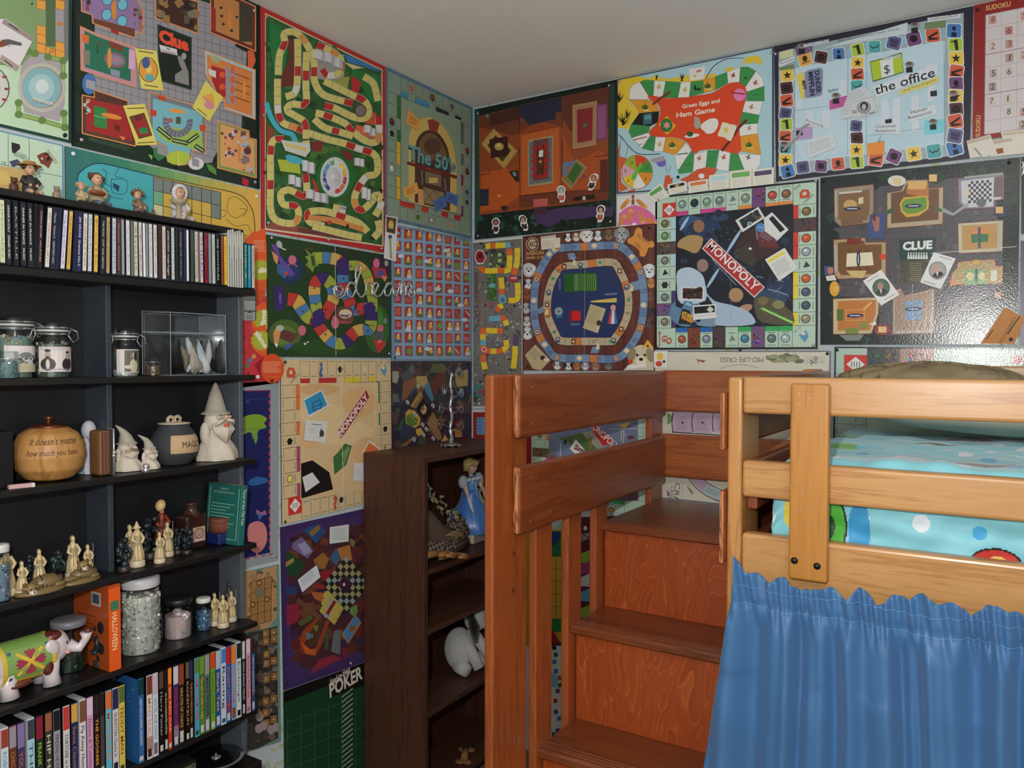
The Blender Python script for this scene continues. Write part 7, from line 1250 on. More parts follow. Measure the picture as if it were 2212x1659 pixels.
# film cases: (px, width px, colour, second colour, lettering, lettering colour, style)
FR=[(305,15,(44,100,160),(20,60,60),"I WANT A DOG FOR CHRISTMAS, CHARLIE BROWN",W_),(325,15,(214,210,222),(120,60,40),'MAD LUCK',(196,150,60)),(339,15,(216,216,226),(200,180,200),'HOTEL FOR DOGS',(60,130,150)),(353,14,(18,18,20),(90,70,60),'Harry Potter',(160,150,140)),(364,7,(20,20,22),(30,30,30),'two of the most beloved films of all time',(214,210,190)),(373,13,(206,60,36),(240,150,50),'BIG RED CAR',(236,190,110)),(387,13,(60,50,100),(206,200,210),'WIGGLEDANCING!',(190,40,70)),(400,14,(50,30,24),(150,70,50),'MINUTES OF CHAOS',(200,150,90)),(414,10,(24,20,18),(110,90,60),'KOZZITZUH',(190,170,110)),(423,9,(50,28,30),(40,50,100),'THE DIG FOREIGN CALL',(196,130,90)),
      (436,13,(70,160,190),(90,130,60),"KERMIT'S SWAMP YEARS",(200,60,50)),(448,13,(70,110,50),(110,150,60),'The tale of Little Creeps',(206,190,60)),(460,12,(90,110,110),(150,150,150),'MARCH OF THE PENGUINS',(20,24,26)),(473,13,(110,160,40),(220,70,40),'Pocahontas and friends',(60,110,50)),(485,13,(36,80,160),(180,190,200),'Shark Tale',(230,180,60)),(498,12,(190,206,220),(60,130,200),'Racing',(30,40,60)),(509,12,(50,90,170),(200,40,40),'STUART LITTLE',(220,90,60)),(521,12,(120,160,200),(224,130,40),'CHICKEN DREAMS',(224,120,70)),(533,12,(206,212,220),(40,40,44),'Exchange',(90,90,110)),(544,11,(22,54,44),(200,200,200),'KING SHANG TEXAS',(200,200,190)),(555,12,(206,150,170),(220,190,200),'Rose Fairy Princess',(170,60,80)),(566,10,(50,110,180),(60,34,34),'SPYBREAK',(224,150,60))]
FL=[(10,18,(206,212,216),(150,60,50),'ROBIN WILLIAMS',(60,150,190)),(28,16,(96,50,36),(150,140,150),'CHICKEN LITTLE',(170,110,60)),(46,17,(60,50,90),(130,110,160),'YOUNG TIM',(190,110,70)),(68,18,(160,200,212),(60,60,70),'THIS IS',(60,110,130)),(87,17,(24,40,40),(130,30,50),'FRANK ZAPPA',(130,190,40)),(107,17,(56,54,44),(150,90,60),'HIP HOP',(200,200,180)),(125,18,(150,150,160),(26,26,34),'FINDING NEVERLAND',(70,50,90)),(146,19,(206,208,206),(190,60,60),'TORTOISE vs HARE',(50,60,80)),(164,16,(28,36,90),(206,160,70),'Santa Clause 2',(160,110,60)),(182,16,(210,210,214),(120,80,60),'Fly Away Home',(90,30,70)),(198,16,(206,150,190),(214,190,214),'Dance & Twinkle',(140,90,140)),(213,13,(26,20,18),(40,34,30),'THE GOONIES',(224,160,50)),(225,10,(70,64,66),(40,30,30),'',W_),(239,15,(90,180,206),(220,110,50),'MADELINE',(224,120,50)),(254,12,(206,206,210),(40,44,90),'DUNSTON Checks In',(120,50,60)),(268,12,(206,190,80),(90,110,60),'TEDDY MAN',(150,60,50))]
XD = .152
FGL = painted(.25, mott=.03, coat=.3, key='film_case')
def films(L, where, grp, ymax):
 lab = distinct([c[2] for c in L], 'film case', where); ys = []
 for px, *_ in L: ys.append(on(0, XD, px, 1600).y if px < 290 else on(0, XD, px, 1560).y)
 k_ = (ymax-ys[0])/(ys[-1]-ys[0]) if ys[-1] > ymax else 1; ys = [ys[0]+(v-ys[0])*k_ for v in ys]
 for i, (px, w_, c, c2, tx, tc_) in enumerate(L):
  y=ys[i];hw=.0068 if w_>11 else .0046;hw=min(hw,(ys[i+1]-y)/2-.0002 if i+1<len(L)else hw,(y-ys[i-1])/2-.0002 if i else hw);z0=.5785;z1=z0+.19
  m=MB(c);m.box(.018,XD-.001,y-hw,y+hw,z0,z1,(20,20,24)if sum(c)<560 or i%3 else(190,190,196));m.box(XD-.0012,XD,y-hw+.0004,y+hw-.0004,z0+.001,z1-.001,c)
  q = (i*37) % 5; zt = z1-.018-q*.003
  m.box(XD,XD+.0001,y-hw*.9,y+hw*.9,zt-.02,z1-.003,c2);m.box(XD,XD+.00012,y-hw*.7,y+hw*.6,z0+.006,z0+.016+q*.004,tuple(k*.6 for k in c2)if sum(c)>400 else(196,196,196))
  if q==2:m.box(XD,XD+.0001,y-hw*.9,y+hw*.9,z0+.02,z0+.05,tuple((a+b)/2 for a,b in zip(c,c2)))
  if i%4==1:m.box(.05,.10,y-hw*.8,y+hw*.8,z1,z1+.0001,(190,190,200));m.box(.06,.075,y-hw*.6,y+hw*.6,z1+.0001,z1+.0002,(50,50,70))
  if tx: spine_text(m, tx, XD+.0003, y, zt-.028, z0+.04, hw*1.05, tc_)
  if i == 0 and px > 290:
   for k in range(26):r_=random.Random(k);m.ell((.02+r_.random()*.12,y-hw-.0002,z0+.02+r_.random()*.15),(.0012,.0003,.0012),(190,190,120),6,4)
   m.box(.02, XD-.002, y-hw-.0001, y-hw, z0, z1-.002, c)
  tag(m.build('film_case', FGL), lab[i], 'film case', grp)
films(FR, 'lower right shelf', 'film cases on the lower right shelf', -1.1885)
films(FL, 'lower left shelf', 'film cases on the lower left shelf', -1.5372)
# ---------------------------------------------------------------- things on the black shelves
def at(px, z, X, py=900): p = on(0, X, px, py); return Vector((X, p.y, z))
S1, S2, S3, S4, S5 = 1.6455, 1.4305, 1.2185, 1.0045, .8035
GEM=painted(.15,mott=.1,coat=.5,key='tumbled_stones');MATTE=painted(.75,bump=.2,bscale=260,key='unglazed_clay');GLZ=painted(.12,coat=.8,mott=.03,key='glazed_ceramic')
def fill(c, r, h, pal, sz, n, par, seed=1, name='stones'):
 R_ = random.Random(seed); m = MB()
 for _ in range(n):
  a=R_.random()*6.28;q=max(r-sz*.9,.001)*(1 if R_.random()<.7 else R_.random()**.5);zz=c.z+sz+R_.random()*max(h-sz,.001)
  m.ell((c.x+q*cos(a),c.y+q*sin(a),zz),(sz*R_.uniform(.6,1.1),sz*R_.uniform(.6,1.1),sz*R_.uniform(.5,1)),R_.choice(pal),6,4,Matrix.Rotation(R_.random()*3,3,'X'))
 m.lathe([(0, .001), (r*.93, .001), (r*.93, h*.95), (0, h*.97)], c, 16, pal[0])
 o = m.build(name, GEM, par); o['kind'] = 'stuff'; return o
def jar(c, r, h, label, pal, fh, sz, n, neck=.72, cap=None, wire=False, lab=None, seed=1, grp=None):
 t = empty('glass_jar', c, label, 'jar', grp); sh = h*.72
 m=MB();m.lathe([(0,.001),(r*.9,.001),(r,.006),(r,sh*.82),(r*.97,sh*.9),(r*neck*1.04,sh*1.02),(r*neck,sh*1.08),(r*neck,h*.93)],c,28);m.build('glass_body',GLASS,t,True)
 fill(c, r*.93, fh, pal, sz, n, t, seed)
 if cap:
  m=MB(cap);rr=r*neck*1.1;m.lathe([(rr,-h*.13),(rr*1.03,-h*.12),(rr*1.03,-.004),(rr*.97,0),(rr*.8,.001),(0,.001)],c+Vector((0,0,h)),30);m.build('lid',STEEL if sum(cap)in(600,601)else SATIN,t,True)
 if wire:
  rr = r*neck*1.12; z = c.z+h
  m=MB();m.lathe([(rr*.95,-.02),(rr*1.06,-.018),(rr*1.06,-.012),(rr*.98,-.008),(rr,-.002),(rr*.5,0),(0,0)],c+Vector((0,0,h)),26);m.build('glass_lid',GLASS,t,True)
  m=MB((206,206,200));m.lathe([(rr*1.0,-.021),(rr*1.07,-.019),(rr*1.0,-.017)],c+Vector((0,0,h)),26);m.build('rubber_seal',SATIN,t,True)
  m = MB(); ring = lambda zz, q: [(c.x+q*cos(k*.35), c.y+q*sin(k*.35), zz) for k in range(19)]
  m.tube(ring(z-.013, rr*1.09), .0011, 6); m.tube(ring(z-.026, rr*1.05), .0011, 6)
  for sg in (1, -1):
   y0=c.y+sg*rr*1.1;m.tube([(c.x+.004,y0,z-.012),(c.x+.012,y0+sg*.012,z-.02),(c.x+.010,y0+sg*.016,z-.034),(c.x+.004,y0+sg*.008,z-.042),(c.x,y0,z-.028),(c.x+.004,y0+sg*.004,z-.014)],.0012,6)
  m.build('wire_bail', STEEL, t, True)
 if lab:
  m=MB();z0,z1,a0,a1,art=lab;P_=lambda a,z,o=0:(c.x+(r+.0006+o)*cos(a),c.y+(r+.0006+o)*sin(a),c.z+z)
  def patch(u0, u1, v0, v1, col, o):
   for k in range(8):
    b0=a0+(a1-a0)*(u0+(u1-u0)*k/8);b1=a0+(a1-a0)*(u0+(u1-u0)*(k+1)/8);m.quad([P_(b0,z0+(z1-z0)*v0,o),P_(b1,z0+(z1-z0)*v0,o),P_(b1,z0+(z1-z0)*v1,o),P_(b0,z0+(z1-z0)*v1,o)],col)
  patch(0, 1, 0, 1, (214, 206, 204), 0)
  for k, (u, v, w_, q, col) in enumerate(art):
   if w_ < 0: patch(u, u-w_, v, v+q, col, .0001*(k+1)); continue
   E_=lambda s_:[P_(a0+(a1-a0)*(u+s_*w_*cos(i*.52)),z0+(z1-z0)*(v+s_*q*sin(i*.52)),.00012*(k+1))for i in range(12)];A_=E_(1);B_=E_(.5);m.add(A_+B_+[P_(a0+(a1-a0)*u,z0+(z1-z0)*v,.00012*(k+1))],[(i,(i+1)%12,12+(i+1)%12,12+i)for i in range(12)]+[(12+i,12+(i+1)%12,24)for i in range(12)],col)
  m.build('paper_label', PAPER, t)
 return t
DKc, SK = (60, 52, 50), (176, 156, 142)
sea=[(120,140,130),(150,140,110),(90,120,110),(180,160,110),(140,110,70),(200,200,180),(100,130,140)]
jar(at(31,S2,.058,820),.037,.125,'swing-top glass jar of mixed pebbles with a car photo label, far left',sea,.085,.006,170,.86,wire=True,lab=(.012,.064,-.9,1.0,[(.35,.03,-.65,.3,(190,180,150)),(.35,.33,-.65,.3,(90,90,88)),(.62,.5,.3,.22,(190,192,192)),(.55,.64,.18,.12,(120,124,124)),(.85,.4,.1,.1,(40,40,40))]),seed=3)
jar(at(114,S2,.085,820),.0335,.115,'swing-top glass jar of grey pebbles with an old couple portrait label',[(90,100,90),(120,128,110),(70,84,80),(150,150,130)],.072,.0052,150,.8,wire=True,lab=(.012,.063,-1.25,.85,[(0,.85,-1,.15,(196,188,186)),(.25,.3,.2,.26,DKc),(.78,.3,.17,.26,(44,38,38)),(.25,.3,.05,.2,(206,200,196)),(.25,.66,.085,.17,SK),(.25,.84,.08,.06,(50,44,42)),(.25,.56,.06,.06,(60,52,50)),(.78,.64,.075,.14,SK),(.78,.78,.07,.05,(50,44,42)),(.12,.09,-.75,.03,(150,140,150))]),seed=5)
jar(at(271,S2,.075,815),.028,.108,'small swing-top glass jar with a seated woman photo label',[(200,200,196),(220,220,214)],.012,.004,40,.82,wire=True,lab=(.008,.06,-1.2,.9,[(.28,.04,-.72,.92,(96,92,84)),(.62,.3,.17,.3,(196,190,160)),(.42,.25,.16,.08,(206,198,170)),(.6,.74,.075,.13,SK),(.68,.7,.06,.2,(40,36,34))]),seed=7)
def tumbler(c, r, h, label, pal, fh):
 t=empty('glass_canister',c,label,'canister');m=MB();m.lathe([(0,.001),(r,.001),(r,h),(r*.9,h+.001),(0,h+.001)],c,24);m.build('glass_body',GLASS,t,True);fill(c,r*.93,fh,pal,.003,130,t,int(r*9999),'seeds')
 m=MB();m.lathe([(r*1.02,h*.72),(r*1.03,h*.73),(r*1.02,h*.74)],c,24);m.build('rim_band',STEEL,t,True)
tumbler(at(331,S2,.075,812),.0185,.043,'tiny clear canister of brown seeds beside the clear acrylic box',[(110,76,40),(84,56,34),(150,110,60),(60,44,30)],.022)
tumbler(at(17,S2,.118,825),.0185,.052,'tiny clear canister of blue-grey chips in front of the far left jar',[(110,136,140),(150,170,170),(80,104,110)],.034)
# clear box with a hinged lid
c=at(428,S2,.075,812);y0,y1=on(0,.13,369,800).y,on(0,.13,488,800).y;bxm=empty('acrylic_box',(.08,(y0+y1)/2,S2),'clear acrylic display box full of pale driftwood and shells','box')
EDG = painted(.1, coat=1, mott=0, key='acrylic_edge')
def frame(nm, x0, x1, a, b, z0, z1, par):
 m = MB(); V = lambda s_: [(x0, a, s_), (x1, a, s_), (x1, b, s_), (x0, b, s_)]
 m.quad(V(z0)); m.quad(V(z1)); lo, hi = V(z0), V(z1)
 for k in range(4): m.quad([lo[k], lo[(k+1) % 4], hi[(k+1) % 4], hi[k]])
 m.build(nm, GLASS, par); e = MB((176, 186, 196))
 for k in range(4):e.tube([lo[k],hi[k]],.0006,5);e.tube([lo[k],lo[(k+1)%4]],.0005,5);e.tube([hi[k],hi[(k+1)%4]],.0007,5)
 e.build(nm+'_edges', EDG, par)
frame('box_body',.03,.13,y0,y1,S2+.001,S2+.098,bxm);frame('box_lid',.03,.13,y0,y1,S2+.101,S2+.146,bxm)
ya=y0-.05;m=MB();m.quad([(.128,y0,S2+.002),(.10,ya,S2+.004),(.10,ya,S2+.147),(.128,y0,S2+.146)],(150,170,190));m.build('side_flap',GLASS,bxm);e=MB((150,166,180));e.tube([(.128,y0,S2+.146),(.10,ya,S2+.147),(.10,ya,S2+.004)],.0006,5);e.tube([(.128,y0,S2+.1),(.10,ya,S2+.1)],.0008,5);e.build('flap_edges',EDG,bxm)
R_ = random.Random(11); SH = []
for k in range(19):
 px,py=R_.uniform(404,470),0;b=at(px,S2+.003+R_.random()*.006,R_.uniform(.06,.115),800);L_=R_.uniform(.045,.1);a=R_.uniform(-.8,.8);w_=R_.uniform(.006,.014)
 b.y=min(b.y,y1-.03);tp=b+Vector((R_.uniform(-.02,.01),sin(a)*L_*.6,cos(a)*L_));tp.y=max(min(tp.y,y1-.008),y0+.01);tp.x=max(.04,min(.122,tp.x));m=MB(R_.choice([(206,200,196),(190,176,156),(214,212,214),(160,140,116),(196,200,210)]))
 md=(b+tp)/2+Vector((.003,.004,0));m.tube([b,b*.6+md*.4,md,md*.4+tp*.6,tp],[w_*.5,w_,w_*.9,w_*.6,w_*.15],5);tag(m.build('driftwood_piece',MATTE,None,True),'pale driftwood splinter jumbled inside the clear acrylic box','driftwood','driftwood splinters in the acrylic box')
# gourd vase
def wrap_text(m, tx, c, rf, z, y0a, y1a, h, col, it=.25):
 vs, fs, bb = glyphs(tx, .0); k = (y1a-y0a)/(bb[1]-bb[0]); ky = h/.72; o = []
 for v in vs:a=y0a+(v[0]-bb[0])*k+v[1]*ky*it/.07;zz=z+v[1]*ky;r=rf(zz)+.0006;o.append((c.x+r*cos(a),c.y+r*sin(a),c.z+zz))
 m.add(o, fs, col)
c=at(107,S3,.0835,1040);t=empty('gourd_vase',c,'round tan gourd vase with handwriting and a dark bronze lid','vase')
PF=[(0,.001),(.03,.001),(.045,.006),(.061,.026),(.067,.052),(.064,.078),(.053,.098),(.036,.109),(.030,.111)]
def rf(z):
 for (r0, z0), (r1, z1) in zip(PF, PF[1:]):
  if z0 <= z <= z1: return r0+(r1-r0)*(z-z0)/max(z1-z0, 1e-6)
 return .03
PFs = []
for k in range(40): z = .001+k*.110/39; PFs.append((rf(z), z))
m=MB((176,130,74));m.lathe([(0,.001)]+PFs,c,40);m.build('gourd_body',wood('gourd_skin',(170,122,66),(186,138,80),(150,104,54),'z',.5,.5,0,bump=.05),t,True)
m=MB();wrap_text(m,"It doesn't matter",c,rf,.079,-1.05,.42,.0135,(60,36,22));wrap_text(m,'how much you have',c,rf,.057,-1.1,.35,.0125,(60,36,22));m.build('handwriting',MAT,t)
m=MB((70,34,26));m.lathe([(.034,.110),(.035,.112),(.028,.116),(.012,.119),(.004,.120),(.004,.123),(.0075,.127),(.0072,.132),(0,.1345)],c,26);m.build('lid',metal('dark_bronze',(120,66,50),.25),t,True)
c=at(46,S3,.138,1060);m=MB((196,160,160));m.M=Matrix.Translation(c)@Matrix.Rotation(-.2,4,'Z');m.box(-.006,.006,-.022,.022,.0,.008);m.box(-.006,.0062,.016,.0225,0,.0082,(214,200,200));tag(m.build('chalk_stick',MATTE,bevel=.001),'pinkish flat stick lying at the shelf edge before the gourd vase','chalk')
c=at(4,S3,.085,1050);m=MB((14,14,16));m.box(.04,.12,c.y-.05,c.y+.006,S3,S3+.11);tag(m.build('black_box',SATIN,bevel=.002),'black box cut off by the left edge beside the gourd vase','box')
CLAY = (206, 196, 180)
def robe(m, c, r, h, col, n=9, lean=(0, 0), fold=.12):
 """a draped cone of cloth or clay with upright folds"""
 vs = []; N_ = 28; L = 8
 for j in range(L+1):
  t_ = j/L; rr = r*(1-t_*.62)*(1+.12*sin(t_*6))
  for k in range(N_):a=2*pi*k/N_;q=rr*(1+fold*(1-t_)*sin(a*n+j*.5));vs.append((c.x+q*cos(a)+lean[0]*t_,c.y+q*sin(a)+lean[1]*t_,c.z+.001+h*t_))
 fs=[(j*N_+k,j*N_+(k+1)%N_,(j+1)*N_+(k+1)%N_,(j+1)*N_+k)for j in range(L)for k in range(N_)];fs.append(tuple(range(L*N_,L*N_+N_)));m.add(vs,fs,col)
def gnome(c, h, label, hat_lean=0., hatc=(170, 164, 150), tongue=False, beard=True, w_=1., moust=False):
 t = empty('clay_gnome', c, label, 'figurine'); r = h*.30*w_
 m = MB(CLAY); robe(m, c, r, h*.45, CLAY, 7, fold=.1); fx = lambda x, y, z: (c.x+x*h, c.y+y*h, c.z+z*h)
 m.ell(fx(.02,0,.50),(h*.17*w_,h*.19*w_,h*.16),CLAY,14,10);m.ell(fx(.0,-.19*w_,.34),(h*.07,h*.06,h*.15),CLAY,10,8);m.ell(fx(.0,.19*w_,.34),(h*.07,h*.06,h*.15),CLAY,10,8);m.build('body',MATTE,t,True)
 m = MB(CLAY)
 for k in range(11):a=(k-5)*.2;m.tube([fx(.17-abs(a)*.05,a*.15*w_,.50-abs(a)*.04),fx(.215-abs(a)*.05,a*.15*w_,.38),fx(.2-abs(a)*.04,a*.09*w_,.20+abs(a)*.1)],[h*.024,h*.03,h*.008],6)
 if moust:
  for sg in(1,-1):m.tube([fx(.2,0,.46),fx(.24,sg*.09,.45),fx(.2,sg*.17,.40)],[h*.03,h*.028,h*.01],6,(120,110,90)if sg>0 else(196,160,140))
 for sg in(1,-1):m.tube([fx(.19,sg*.01,.52),fx(.22,sg*.09,.50),fx(.18,sg*.15,.44)],[h*.026,h*.024,h*.008],6)
 m.build('beard', MATTE, t, True)
 m=MB(hatc);L_=[(0,.58,.215*w_),(0,.60,.20*w_),(0,.62,.155*w_),(.1,.72,.125*w_),(.3,.84,.075),(.7,.94,.035),(1,1,.006)]
 m.tube([fx(0,hat_lean*a,z)for a,z,q in L_],[q*h for a,z,q in L_],22,hatc);m.build('pointed_hat',MATTE,t,True)
 m = MB((200, 160, 144)); m.ell(fx(.20, 0, .545), (h*.035, h*.03, h*.035), (206, 166, 150));
 for sg in(1,-1):m.ell(fx(.165,sg*.075,.55),(h*.03,h*.035,h*.02),(206,184,168));m.ell(fx(.185,sg*.06,.575),(h*.012,h*.016,h*.006),(90,76,66))
 m.ell(fx(.205,0,.44),(h*.02,h*.045,h*.035 if tongue else h*.018),(206,90,80)if tongue else(150,110,100));m.build('face',MATTE,t,True)
gnome(at(467,S3,.08,995),.196,'tallest white clay gnome with tall pointed hat and red tongue',.0,tongue=True,w_=.86)
gnome(at(274,S3,.08,1015),.104,'white clay gnome with a big moustache just right of the divider',-.25,moust=True,w_=1.05)
gnome(at(323,S3,.1,1015),.08,'small white clay gnome with its hat leaning left before the dark urn',-.35,w_=.9)
c=at(315,S3,.128,1015);m=MB((206,206,210));m.lathe([(.008,0),(.009,.003),(.006,.006),(.0085,.010),(.0065,.016),(0,.018)],c,18);tag(m.build('chrome_bead',STEEL,None,True),'small shiny bead standing in front of the small leaning gnome','bead')
c=at(377,S3,.073,1005);t=empty('stoneware_urn',c,'dark grey stoneware urn with a tan band lettered MAGIC','urn');UP_=[(0,.001),(.034,.001),(.036,.004),(.051,.022),(.055,.042),(.052,.062),(.044,.078),(.037,.086),(.035,.094),(.037,.097)]
PF = UP_; m = MB((54, 56, 60)); m.lathe(UP_, c, 36, cols=[None]*9); m.build('urn_body', MATTE, t, True)
m = MB((190, 160, 124))
for i in range(10):
 for j in range(4):
  a,b=-.75+i*.15,-.6+i*.15;z0,z1=.030+j*.0105,.0405+j*.0105;m.quad([(c.x+(rf(z)+.0008)*cos(q),c.y+(rf(z)+.0008)*sin(q),c.z+z)for q,z in((a,z0),(b,z0),(b,z1),(a,z1))])
wrap_text(m,'MAGIC',c,lambda z:rf(z)+.0008,.043,-.28,.62,.015,(40,34,34),0);m.build('lettered_band',MATTE,t)
m=MB((190,170,150));m.lathe([(.036,.096),(.037,.099),(.02,.101),(0,.101)],c,28);m.build('lid',MATTE,t,True)
m = MB((190, 172, 146))
for sg in(-1,1):m.tube([(c.x,c.y+sg*.009+.008*cos(k*.6),c.z+.106+.008*sin(k*.6))for k in range(11)],.0042,8)
m.build('looped_handle', MATTE, t, True)
# robed statue and purse
c=at(197,S3,.052,1035);t=empty('robed_statue',c,'white robed statue half hidden between gourd vase and brown purse','statue');m=MB((196,198,210));robe(m,c,.027,.085,(190,192,204),6,(0,-.004),.16);m.ell((c.x,c.y-.004,c.z+.094),(.017,.015,.022),(190,192,204),12,8);m.tube([(c.x+.018,c.y-.012,c.z+.085),(c.x+.03,c.y+.004,c.z+.05),(c.x+.028,c.y-.004,c.z+.03)],[.007,.01,.006],8);m.build('robe',MATTE,t,True)
c=at(222,S3,.108,1035);t=empty('leather_purse',c,'small brown leather purse with a metal clasp frame standing upright','purse')
m=MB((120,84,54));m.box(c.x-.026,c.x+.018,c.y-.016,c.y+.010,S3+.001,S3+.098);m.build('purse_body',painted(.5,bump=.4,bscale=180,mott=.2,key='brown_leather'),t,bevel=.006);m=MB((84,50,44));[m.box(c.x-.02,c.x+.0195,c.y-.012+k*.007,c.y-.009+k*.007,S3+.003,S3+.095)for k in range(3)];m.build('leather_pleat',painted(.5),t,bevel=.001)
m=MB();m.tube([(c.x-.02,c.y+.013,S3+.002),(c.x+.021,c.y+.013,S3+.002),(c.x+.021,c.y+.013,S3+.1),(c.x-.02,c.y+.013,S3+.1)],.0022,8);m.ell((c.x+.024,c.y+.012,S3+.05),.0045);m.ell((c.x+.025,c.y+.010,S3+.043),.004);m.build('clasp_frame',STEEL,t,True)
# ivory and dark chess-like figures
IV, DK = (206, 184, 140), (30, 40, 46)
def figure(px,X,zs,h,label,col=IV,kind=0,base=(206,190,160),nm='figurine',grp=None,py=1200,hat=None,mat=None):
 c=at(px,zs,X,py);t=empty(nm,c,label,'figurine',grp);b=h*.16;r=h*.17;d2=tuple(k*.72 for k in col)
 m=MB(base);m.lathe([(0,.0005),(r*1.02,.0005),(r*1.05,b*.3),(r,b*.5),(r*1.03,b*.8),(r*.8,b)],c,20);m.build('base',mat or SATIN,t,True)
 cc = c+Vector((0, 0, b)); H = h-b; m = MB(col); R_ = random.Random(px)
 if kind == 2:   # crouched beast
  for k in range(13):m.ell((cc.x+R_.uniform(-.25,.25)*r*2,cc.y+R_.uniform(-.4,.4)*r*2.2,cc.z+H*(.08+k*.07)),(r*R_.uniform(.4,.7),r*R_.uniform(.4,.75),H*R_.uniform(.08,.14)),R_.choice([col,d2,tuple(k*1.25 for k in col)]),8,6)
  for sg in(1,-1):m.tube([(cc.x,cc.y+sg*r*.4,cc.z+H*.7),(cc.x+r*.6,cc.y+sg*r,cc.z+H*.5),(cc.x+r*.8,cc.y+sg*r*.7,cc.z+H*.25)],[r*.3,r*.26,r*.12],7);m.tube([(cc.x,cc.y+sg*r*.2,cc.z+H*.85),(cc.x,cc.y+sg*r*.5,cc.z+H)],[r*.16,r*.03],6)
 else:
  robe(m, cc, r*.85, H*.80, col, 8, fold=.14)
  for k in range(7):a=-1.2+k*.4;m.tube([(cc.x+r*.8*cos(a),cc.y+r*.8*sin(a),cc.z+H*.04),(cc.x+r*.6*cos(a),cc.y+r*.62*sin(a),cc.z+H*.4),(cc.x+r*.4*cos(a),cc.y+r*.5*sin(a),cc.z+H*.66)],r*.07,5,d2)
  for sg in(1,-1):m.tube([(cc.x,cc.y+sg*r*.42,cc.z+H*.74),(cc.x+r*.3,cc.y+sg*r*.8,cc.z+H*.56),(cc.x+r*.75,cc.y+sg*r*.25,cc.z+H*.46)],[r*.2,r*.22,r*.13],7)
  m.ell((cc.x+r*.05,cc.y,cc.z+H*.88),(r*.3,r*.28,H*.1),col if kind!=3 else(196,160,120),10,8);m.ell((cc.x+r*.3,cc.y,cc.z+H*.87),(r*.07,r*.06,H*.02),d2,6,4)
  if kind==1:m.tube([(cc.x,cc.y,cc.z+H*.86),(cc.x,cc.y,cc.z+H*.93),(cc.x,cc.y,cc.z+H*1.05)],[r*.62,r*.3,r*.05],12);m.tube([(cc.x+r*.3,cc.y,cc.z+H*.82),(cc.x+r*.5,cc.y,cc.z+H*.5)],[r*.26,r*.08],7)
  if kind in (0, 4): m.ell((cc.x-r*.1, cc.y, cc.z+H*.91), (r*.32, r*.34, H*.09), d2, 10, 6)
  if kind==4:m.tube([(cc.x+r*.5,cc.y+r*.7,cc.z),(cc.x+r*.5,cc.y+r*.7,cc.z+H*1.02)],r*.06,6,d2);m.ell((cc.x+r*.5,cc.y-r*.6,cc.z+H*.5),(r*.12,r*.4,r*.42),col,10,6)
 m.build('figure', mat or SATIN, t, True)
for a in[(14,.10,S4,.098,'tall ivory robed figure behind the white-capped jar, far left of its shelf',IV,0),(47,.12,S4,.068,'small ivory cloaked figure above the left sleeping tiger ornament',IV,0),(85,.09,S4,.078,'ivory cloaked figure second from the left sleeping tiger ornament',IV,0),(158,.085,S4,.092,'broad ivory hooded figure behind the crouching tiger ornament',IV,0),(190,.10,S4,.070,'ivory figure with a round base right of the broad hooded one',IV,4),
          (296,.11,S4,.098,'tall ivory wizard in a wide hat at the front of the shelf',IV,1),(281,.075,S4,.090,'ivory horn-bearing figure half behind the tall wizard',IV,4),(345,.125,S4,.072,'small ivory figure on a round base in front of the red-coated one',IV,0),(362,.085,S4,.082,'ivory figure with a sword between the red-coated and dark ones',IV,4)]:
 figure(*a, py=1230 if a[0] < 220 else 1210)
for a in[(66,.07,S4,.066,'dark crouched beast between the two left ivory cloaked figures',DK,2),(124,.095,S4,.068,'dark green-grey crouched beast between the two tiger ornaments',(34,54,54),2),(268,.125,S4,.074,'dark horned beast at the left front of the right-hand bay',DK,2),(325,.07,S4,.098,'largest dark troll figure behind the ivory wizard',(28,40,42),2),(384,.085,S4,.062,'dark crouched beast left of the brown bottle',DK,2),(404,.105,S4,.064,'dark crouched beast touching the brown bottle',DK,2),
          (217, .10, S5, .098, 'dark hulking beast leaning on the orange film box', DK, 2)]:
 figure(*a, base=(56, 46, 44), nm='dark_figurine', py=1230)
figure(495,.06,S5,.092,'dark cloaked figure behind the four ivory ones at the shelf end',(60,56,54),0,base=(50,46,44),nm='dark_figurine',py=1350)
for px,X,h,lab in[(464,.085,.082,'ivory figure nearest the white-capped jar at the shelf end'),(482,.115,.082,'ivory swordsman in front of the group at the shelf end'),(500,.095,.078,'rightmost ivory figure of the group at the shelf end')]:figure(px,X,S5,h,lab,IV,4,py=1350)
figure(350,.055,S4,.118,'figure in a red coat with an egg-shaped head',(130,50,34),3,py=1200);c=at(347,S4+.118,.06,1110);m=MB((214,176,124));m.ell(c,(.012,.0115,.0145),R=Matrix.Rotation(-.3,3,'X'));tag(m.build('egg',SATIN,None,True),'smooth cream egg resting on the red-coated figure','egg')
